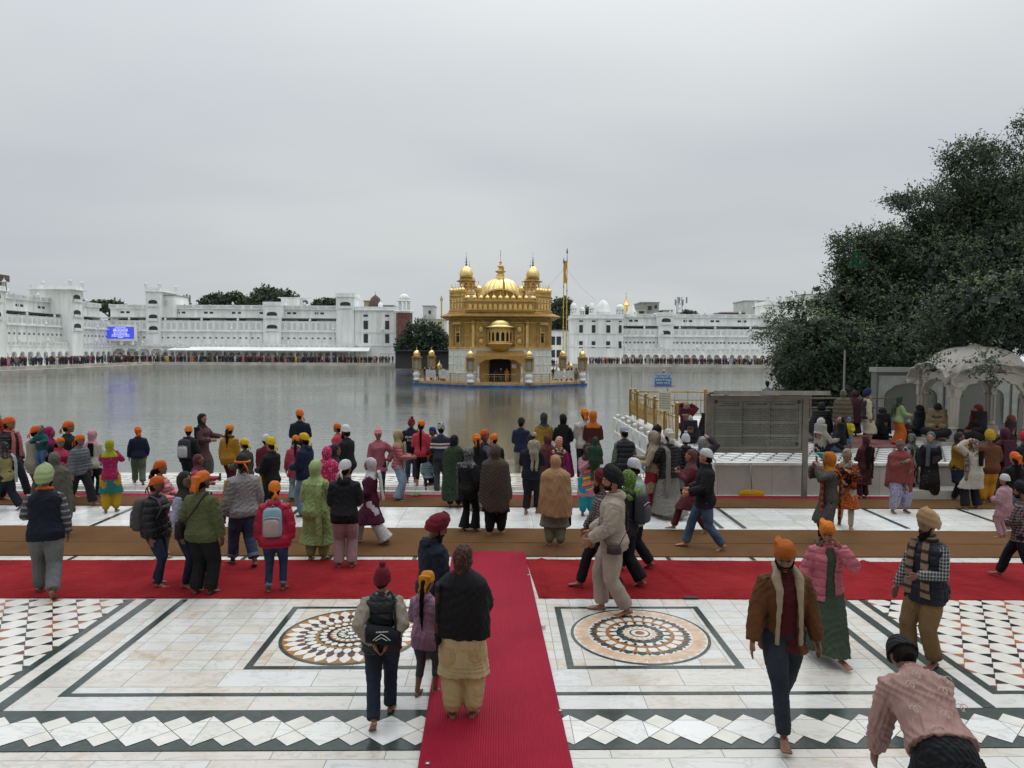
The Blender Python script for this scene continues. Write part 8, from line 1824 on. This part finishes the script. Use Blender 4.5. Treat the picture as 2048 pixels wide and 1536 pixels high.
person(1795, 890, 790, 95, 'woman in a lime green sweater, orange skirt and olive scarf standing over a boy', top=('sw', '849668', None, None, 1, {'bulk': .018}), bot=('sk', 'b0581a', None, None, 1, {'hem': .04}), head=('hs', '2c3c2a', None, None, 1, {'back': .3}), arms='ff', legs='st', z=PFZ, sk='7d5340', sex='f', wt=1.1)
person(1814, 892, 837, 178, 'boy in a brown shirt and white head cloth beside the woman in lime green', top=('sh', '3a1c16', None, None, 1, {'bulk': .016}), bot=('str', '2a1c1a'), head=('tk', 'b4b6bc'), arms='bb', legs='st', z=PFZ, sk='6e4836', hp=30)
person(1641, 884, 0, 8, 'person in a black puffer jacket and dark cap sitting on the platform with back turned', top=('pf', '14161c', 'quilt', None, 1, {'bulk': .03}), bot=('wide', '8a7a80'), head=('bn', '15151a'), arms='bb', legs='sit', H=2.0, z=PFZ, sk='6b4534', wt=1.15)
person(1640, 906, 0, 75, 'woman in a white hijab sitting on the platform edge reaching to a child', top=('sw', '8f8880', None, None, 1, {}), bot=('slim', '15161b'), head=('hs', 'a8a6a4'), arms='oo', legs='sitf', H=1.6, z=PFZ, sk='6e4836', sex='f')
person(1682, 903, 0, 300, 'woman with long black hair in pale blue sitting beside the toddler', top=('sw', '14151a', None, None, 1, {}), bot=('wide', '7f92a8'), head=('hair', '000000', None, None, 1, {'long': .26}), arms='fb', legs='sit', H=1.62, z=PFZ, sk='6e4836', sex='f')
person(1694, 900, 0, 200, 'toddler in a yellow jacket and blue knitted cap on the platform', top=('sw', 'a8a21e', None, None, 1, {'bulk': .04}), bot=('str', '5f7488'), head=('bn', '1f4f8a', 'stripe', '7a94b4', .5), arms='ff', legs='st', H=.80, loc=tuple(P(1693, 896, PFZ) + Vector((0, -.1, .0))), sk='7d5340')
person(1766, 880, 0, 330, 'person in a dark cloak sitting low against the marble wall', top=('jk', '15161c', None, None, 1, {'bulk': .04}), bot=('wide', '1b1a20'), head=('hs', '15151b'), arms='bb', legs='sit', H=1.7, z=PFZ, sk='6b4534', wt=1.2, hp=30)
person(1838, 878, 0, 300, 'person in black sitting behind the left pavilion column', top=('jk', '111116', None, None, 1, {'bulk': .03}), bot=('wide', '17171c'), head=('hs', '121216'), arms='bb', legs='sit', H=1.8, z=PFZ, sk='6b4534')
person(1873, 874, 0, 215, 'person in a beige wrap and dark cap sitting under the pavilion reading', top=('jk', '7a6c52', None, None, 1, {'bulk': .035}), bot=('wide', '17181e'), head=('bn', '17171b'), arms='bb', legs='sit', H=1.75, z=PFZ + .17, sk='6b4534', hp=32, beard='l')
person(1956, 880, 0, 265, 'woman in a dark red head scarf sitting under the pavilion', top=('jk', '1c1418', None, None, 1, {'bulk': .03}), bot=('wide', '1c1618'), head=('hs', '5a1a1c', None, None, 1, {'front': .3, 'one': 1}), arms='bb', legs='sit', H=1.75, z=PFZ + .17, sk='6e4836', sex='f', hp=10)
person(2020, 896, 0, 330, 'woman in a brown head scarf bending behind the crowd at the pavilion steps', top=('jk', '2b1a20', None, None, 1, {}), bot=('wide', '17181e'), head=('hs', '5c3426'), arms='bb', legs='sit', H=1.6, z=PFZ, sk='6e4836', sex='f')
person(1376, 898, 815, 20, 'woman in a deep red sweater arranging a leopard print scarf on her head', top=('sw', '4c1226', None, None, 1, {'bulk': .02}), bot=('str', '2a141c'), head=('hs', '9c8866', 'print', '3a2a20', .5, {'bulk': .006}), arms='tt', legs='sit', H=1.62, loc=(5.9, 22.3, PFZ), sk='7d5340', sex='f')
person(1374, 935, 840, 15, 'grey-haired man in a dark jacket sitting on the platform beside the brass railing', top=('jk', '1d2024', None, None, 1, {'bulk': .03}), bot=('str', '1c1e24'), head=('hair', '000000', None, None, 1, {'grey': 1}), arms='fb', legs='sit', loc=(5.25, 19.4, PFZ), H=1.42, sk='7d5340', wt=1.1)
person(1402, 930, 825, 15, 'person with a grey head scarf in a black jacket behind the board post', top=('jk', '17181c', None, None, 1, {'bulk': .026}), bot=('str', '1c1e24'), head=('hs', '5c5450'), arms='bb', legs='sit', loc=(6.1, 20.6, PFZ), H=1.62, sk='7d5340')
person(1560, 860, 768, 10, 'person in a dark cap behind the notice board hood', top=('jk', '6a7280', None, None, 1, {'bulk': .026}), bot=('str', '1c1e24'), head=('bn', '17171b'), arms='bb', legs='st', loc=(10.1, 26.6, PFZ), H=1.40, sk='6b4534')
person(1482, 870, 0, 10, 'person in a crimson wrap sitting low behind the notice board', top=('jk', '7a1a2a', None, None, 1, {'bulk': .03}), bot=('str', '1c1e24'), head=('hs', '7a1a2a'), arms='bb', legs='sit', loc=(8.2, 25.5, PFZ), H=1.8, sk='6b4534')
# small things on the ground
q = MB(); rr = random.Random(3)
for k in range(14): a = rr.random() * 6; q.ball((.09 * math.cos(a) * rr.random() * 2, .06 * math.sin(a), .012 + .012 * rr.random()), (.05, .03, .014), 8, 5)
p_ = P(831, 991, .012); o = q.build('crumpled_cloth', cloth('8a9a5c'), None, True, p_); tag(o, 'crumpled pale green cloth dropped on the mat near the toddler', 'cloth')
p_ = PY(1640, 893, 15.9) ; q = MB(); q.loft([[(px_ + .05 * k, py_, -.05 * k + .02 * math.sin(k * 2)) for px_, py_ in ell(14, .13 - .015 * k, .05, 2)] for k in range(5)]); o = q.build('turquoise_cloth', cloth('3f9a8c'), None, True, P(1640, 905, PFZ + .25)); tag(o, 'turquoise cloth over the knees of the seated woman in the white hijab', 'cloth')
for x, y in ((1382, 1197), (1211, 1196)):
    p_ = P(x, y, .01); q = MB(); q.box((-.09, -.03, 0), (.09, .03, .02)); o = q.build('black_tab', plain('rubber_tab', '15141a', .7), None, False, p_); tag(o, 'small black rubber weight on the creased red carpet\'s front edge, the %s one' % ('right' if x > 1300 else 'left'), 'weight')
finish_people()
for o in list(bpy.data.objects):     # lettering becomes plain mesh
    if o.type == 'FONT':
        me = bpy.data.meshes.new_from_object(o.evaluated_get(bpy.context.evaluated_depsgraph_get())); n = bpy.data.objects.new('lettering', me); COL.objects.link(n); n.parent = o.parent; n.location = o.location; n.rotation_euler = o.rotation_euler; n.scale = o.scale
        if not me.materials: me.materials.append(o.data.materials[0])
        bpy.data.objects.remove(o)
# ---------------------------------------------------------------- far crowd, one object for every person
SKM = skin('6b4534'); CM = {k: plain('crowd_' + k, c, .9, var=.3, scale=.8) for k, c in dict(dark='1d1f26', navy='1e2740', grey='55575c', white='b5b2ac', red='8a1f28', pink='a5606e', orange='b8601c', yellow='b08a1e', brown='4c3428', green='3c5240', blue='2c4a78', maroon='4a1a24', beige='8a7d68').items()}
def mini(top, bot, hat, kind):
    w = MB(); w.mi = 0; w.ball((0, 0, 1.5), (.085, .095, .12), 8, 6)
    w.mi = 3; w.ball((0, -.015, 1.55), (.1, .11, .1 if kind != 's' else .13), 8, 6)
    if kind == 's': w.ball((0, -.02, 1.42), (.15, .12, .13), 8, 5)
    w.mi = 1
    if kind == 'l': w.loft([[(px_, py_, z) for px_, py_ in ell(10, a, b)] for z, a, b in ((.18, .28, .2), (.8, .2, .15), (1.15, .2, .13), (1.36, .19, .11), (1.43, .07, .06))])
    else: w.loft([[(px_, py_, z) for px_, py_ in ell(10, a, b)] for z, a, b in ((.74, .19, .14), (1.1, .18, .13), (1.33, .21, .12), (1.42, .08, .07))])
    for s in (-1, 1): w.tube([(s * .2, 0, 1.34), (s * .25, .02, 1.08), (s * .22, .1, .85)], [.06, .05, .035], 6)
    w.mi = 2
    for s in (-1, 1): w.tube([(s * .09, 0, .82), (s * .1, .03 * s, .45), (s * .1, -.05 * s, .06)], [.1, .075, .055], 6)
    w.mi = 0
    for s in (-1, 1): w.tube([(s * .1, -.08 - .04 * s, .03), (s * .1, .12, .03)], .035, 5)
    o = w.build('person', [SKM, CM[top], CM[bot], CM[hat]], None, True); return o
VAR = [('dark', 'dark', 'orange', 't'), ('navy', 'dark', 'white', 't'), ('grey', 'navy', 'orange', 't'), ('white', 'white', 'blue', 't'), ('red', 'dark', 'red', 's'), ('pink', 'grey', 'pink', 'l'), ('orange', 'orange', 'yellow', 'l'), ('yellow', 'yellow', 'yellow', 'l'),
       ('brown', 'dark', 'brown', 's'), ('green', 'dark', 'green', 'l'), ('maroon', 'maroon', 'maroon', 'l'), ('beige', 'grey', 'dark', 't'), ('blue', 'navy', 'white', 't'), ('white', 'dark', 'orange', 't'), ('dark', 'grey', 'white', 't'), ('maroon', 'dark', 'dark', 's')]
SRC = [mini(*v) for v in VAR]; used = [0] * len(SRC)
CN = {'dark': 'black', 'navy': 'navy', 'grey': 'grey', 'white': 'white', 'red': 'red', 'pink': 'pink', 'orange': 'orange', 'yellow': 'yellow', 'brown': 'brown', 'green': 'green', 'blue': 'blue', 'maroon': 'maroon', 'beige': 'beige'}
def crowd(k, loc, rz, where, group, s=1.0):
    v = VAR[k]; o = SRC[k] if used[k] == 0 else SRC[k].copy()
    if used[k]: COL.objects.link(o)
    used[k] += 1; o.location = loc; o.rotation_euler = (0, 0, rz); o.scale = (s, s, s)
    hat = {'t': 'head cloth', 's': 'scarf', 'l': 'scarf'}[v[3]]
    tag(o, 'tiny pilgrim in %s %s, %s %s, %s' % (CN[v[0]], 'robe' if v[3] == 'l' else 'top', CN[v[2]], hat, where), 'person', group)
cr_ = random.Random(21); WTS = [11, 7, 6, 2.5, 1.5, 2, 1, .7, 5, 2, 4, 4, 3, 2, 8, 6]
def pick(): return cr_.choices(range(len(VAR)), WTS)[0]
BL = ((350, 420, 'under the awning\'s left end'), (420, 500, 'under the awning, left of centre'), (500, 580, 'under the awning\'s middle'), (580, 670, 'under the awning, right of centre'), (670, 745, 'under the awning\'s right end'), (745, 800, 'before the left end block'))
BR = ((1165, 1240, 'before the palace block'), (1240, 1350, 'before the two-arched bay'), (1350, 1430, 'right of the two-arched bay'), (1430, 1500, 'in the middle right arcade'), (1500, 1565, 'beside the big tree'))
def zone(t, x): return next((n for a, b, n in t if x <= b), t[-1][2])
STF = []
def mass(loc, rz): STF.append((pick(), loc, rz))
for i in range(300):
    x = cr_.uniform(350, 790); p_ = (bxp(x), POOL[3] + cr_.choice((1.4, 2.2, 3.2, 4.6, 6.5)) + cr_.random(), 0); rz = cr_.uniform(0, 6.3)
    crowd(pick(), p_, rz, zone(BL, x), 'pilgrims on the far left bank', cr_.uniform(.9, 1.1)) if i < 58 else mass((p_[0], p_[1] + cr_.random() * 3, 0), rz)
for i in range(80):
    x = cr_.uniform(245, 350); p_ = (bxp(x), POOL[3] + cr_.uniform(1.5, 7), 0)
    crowd(pick(), p_, cr_.uniform(0, 6.3), 'in the corner under the blue screen', 'pilgrims under the screen', cr_.uniform(.9, 1.1)) if i < 18 else mass(p_, i)
for i in range(220):
    Y = cr_.uniform(112, 165); p_ = (-82.5 - cr_.uniform(0, 8), Y, 0); z_ = 'on the left bank near the photo\'s edge' if Y < 130 else 'on the left bank midway' if Y < 148 else 'on the left bank near the corner'
    crowd(pick(), p_, cr_.uniform(0, 6.3), z_, 'pilgrims on the left side bank', cr_.uniform(.9, 1.12)) if i < 40 else mass(p_, i)
for i in range(260):
    x = cr_.uniform(1165, 1560); p_ = (bxp(x), POOL[3] + cr_.choice((2, 3.2, 4.6, 6.5)) + cr_.random(), 0)
    crowd(pick(), p_, cr_.uniform(0, 6.3), zone(BR, x), 'pilgrims on the far right bank', cr_.uniform(.9, 1.1)) if i < 52 else mass(p_, i)
# on the temple terrace
for i, (x, y) in enumerate([(-8.2 + .45 * k + cr_.uniform(-.2, .2), TY + 1.2 + cr_.uniform(.6, 5)) for k in range(6)]):
    x = -7.0 - .45 * i if x > -6.8 else x; crowd(pick(), (x, y, PZ), cr_.uniform(0, 6.3), 'on the left of the temple terrace', 'pilgrims on the temple terrace, left', 1)
for i in range(9): crowd(pick(), (6.9 + .36 * i, TY + cr_.uniform(2.2, 7), PZ), cr_.uniform(0, 6.3), 'on the right of the temple terrace', 'pilgrims on the temple terrace, right', 1)
k = 3; crowd(k, (-6.9, TY + .7, PZ), 0, 'at the temple\'s left railing', 'pilgrims on the temple terrace, left', 1.08)
for x in (-.5, .1, .8): crowd(pick(), (x, TY - .9, PZ), 0, 'in front of the temple doorway', 'pilgrims at the temple door', 1)
for i in range(9): crowd(pick(), (cr_.uniform(8.4, 11.4), cr_.uniform(106, 150), -.1), cr_.uniform(0, 6.3), 'on the causeway right behind the temple', 'pilgrims on the causeway', 1)
w = MB(); w.box((7.0, 104, -1.6), (11.6, POOL[3] + .3, -.1)); o = w.build('causeway', bm_); tag(o, 'low stone causeway behind the temple on its right', 'causeway')
w = MB(); mm = list(SRC[0].data.materials)
allm = [SKM] + [CM[k] for k in CM]; vs = []; fs = []; mi_ = []
for k, loc, rz in STF:
    me = SRC[k].data; idx = [allm.index(q) for q in me.materials]; R = Matrix.Rotation(rz, 4, 'Z'); R.translation = Vector(loc); o0 = len(w.v)
    w.v += [tuple(R @ v.co) for v in me.vertices]
    for p_ in me.polygons: w.f.append([o0 + i for i in p_.vertices]); w.m.append(idx[p_.material_index])
o = w.build('distant_crowd', allm, None, True); tag(o, 'dense crowd of small figures filling the far arcades behind the nearer pilgrims', 'crowd', None, 'stuff')
for k, n in enumerate(used):
    if n == 0: bpy.data.objects.remove(SRC[k])
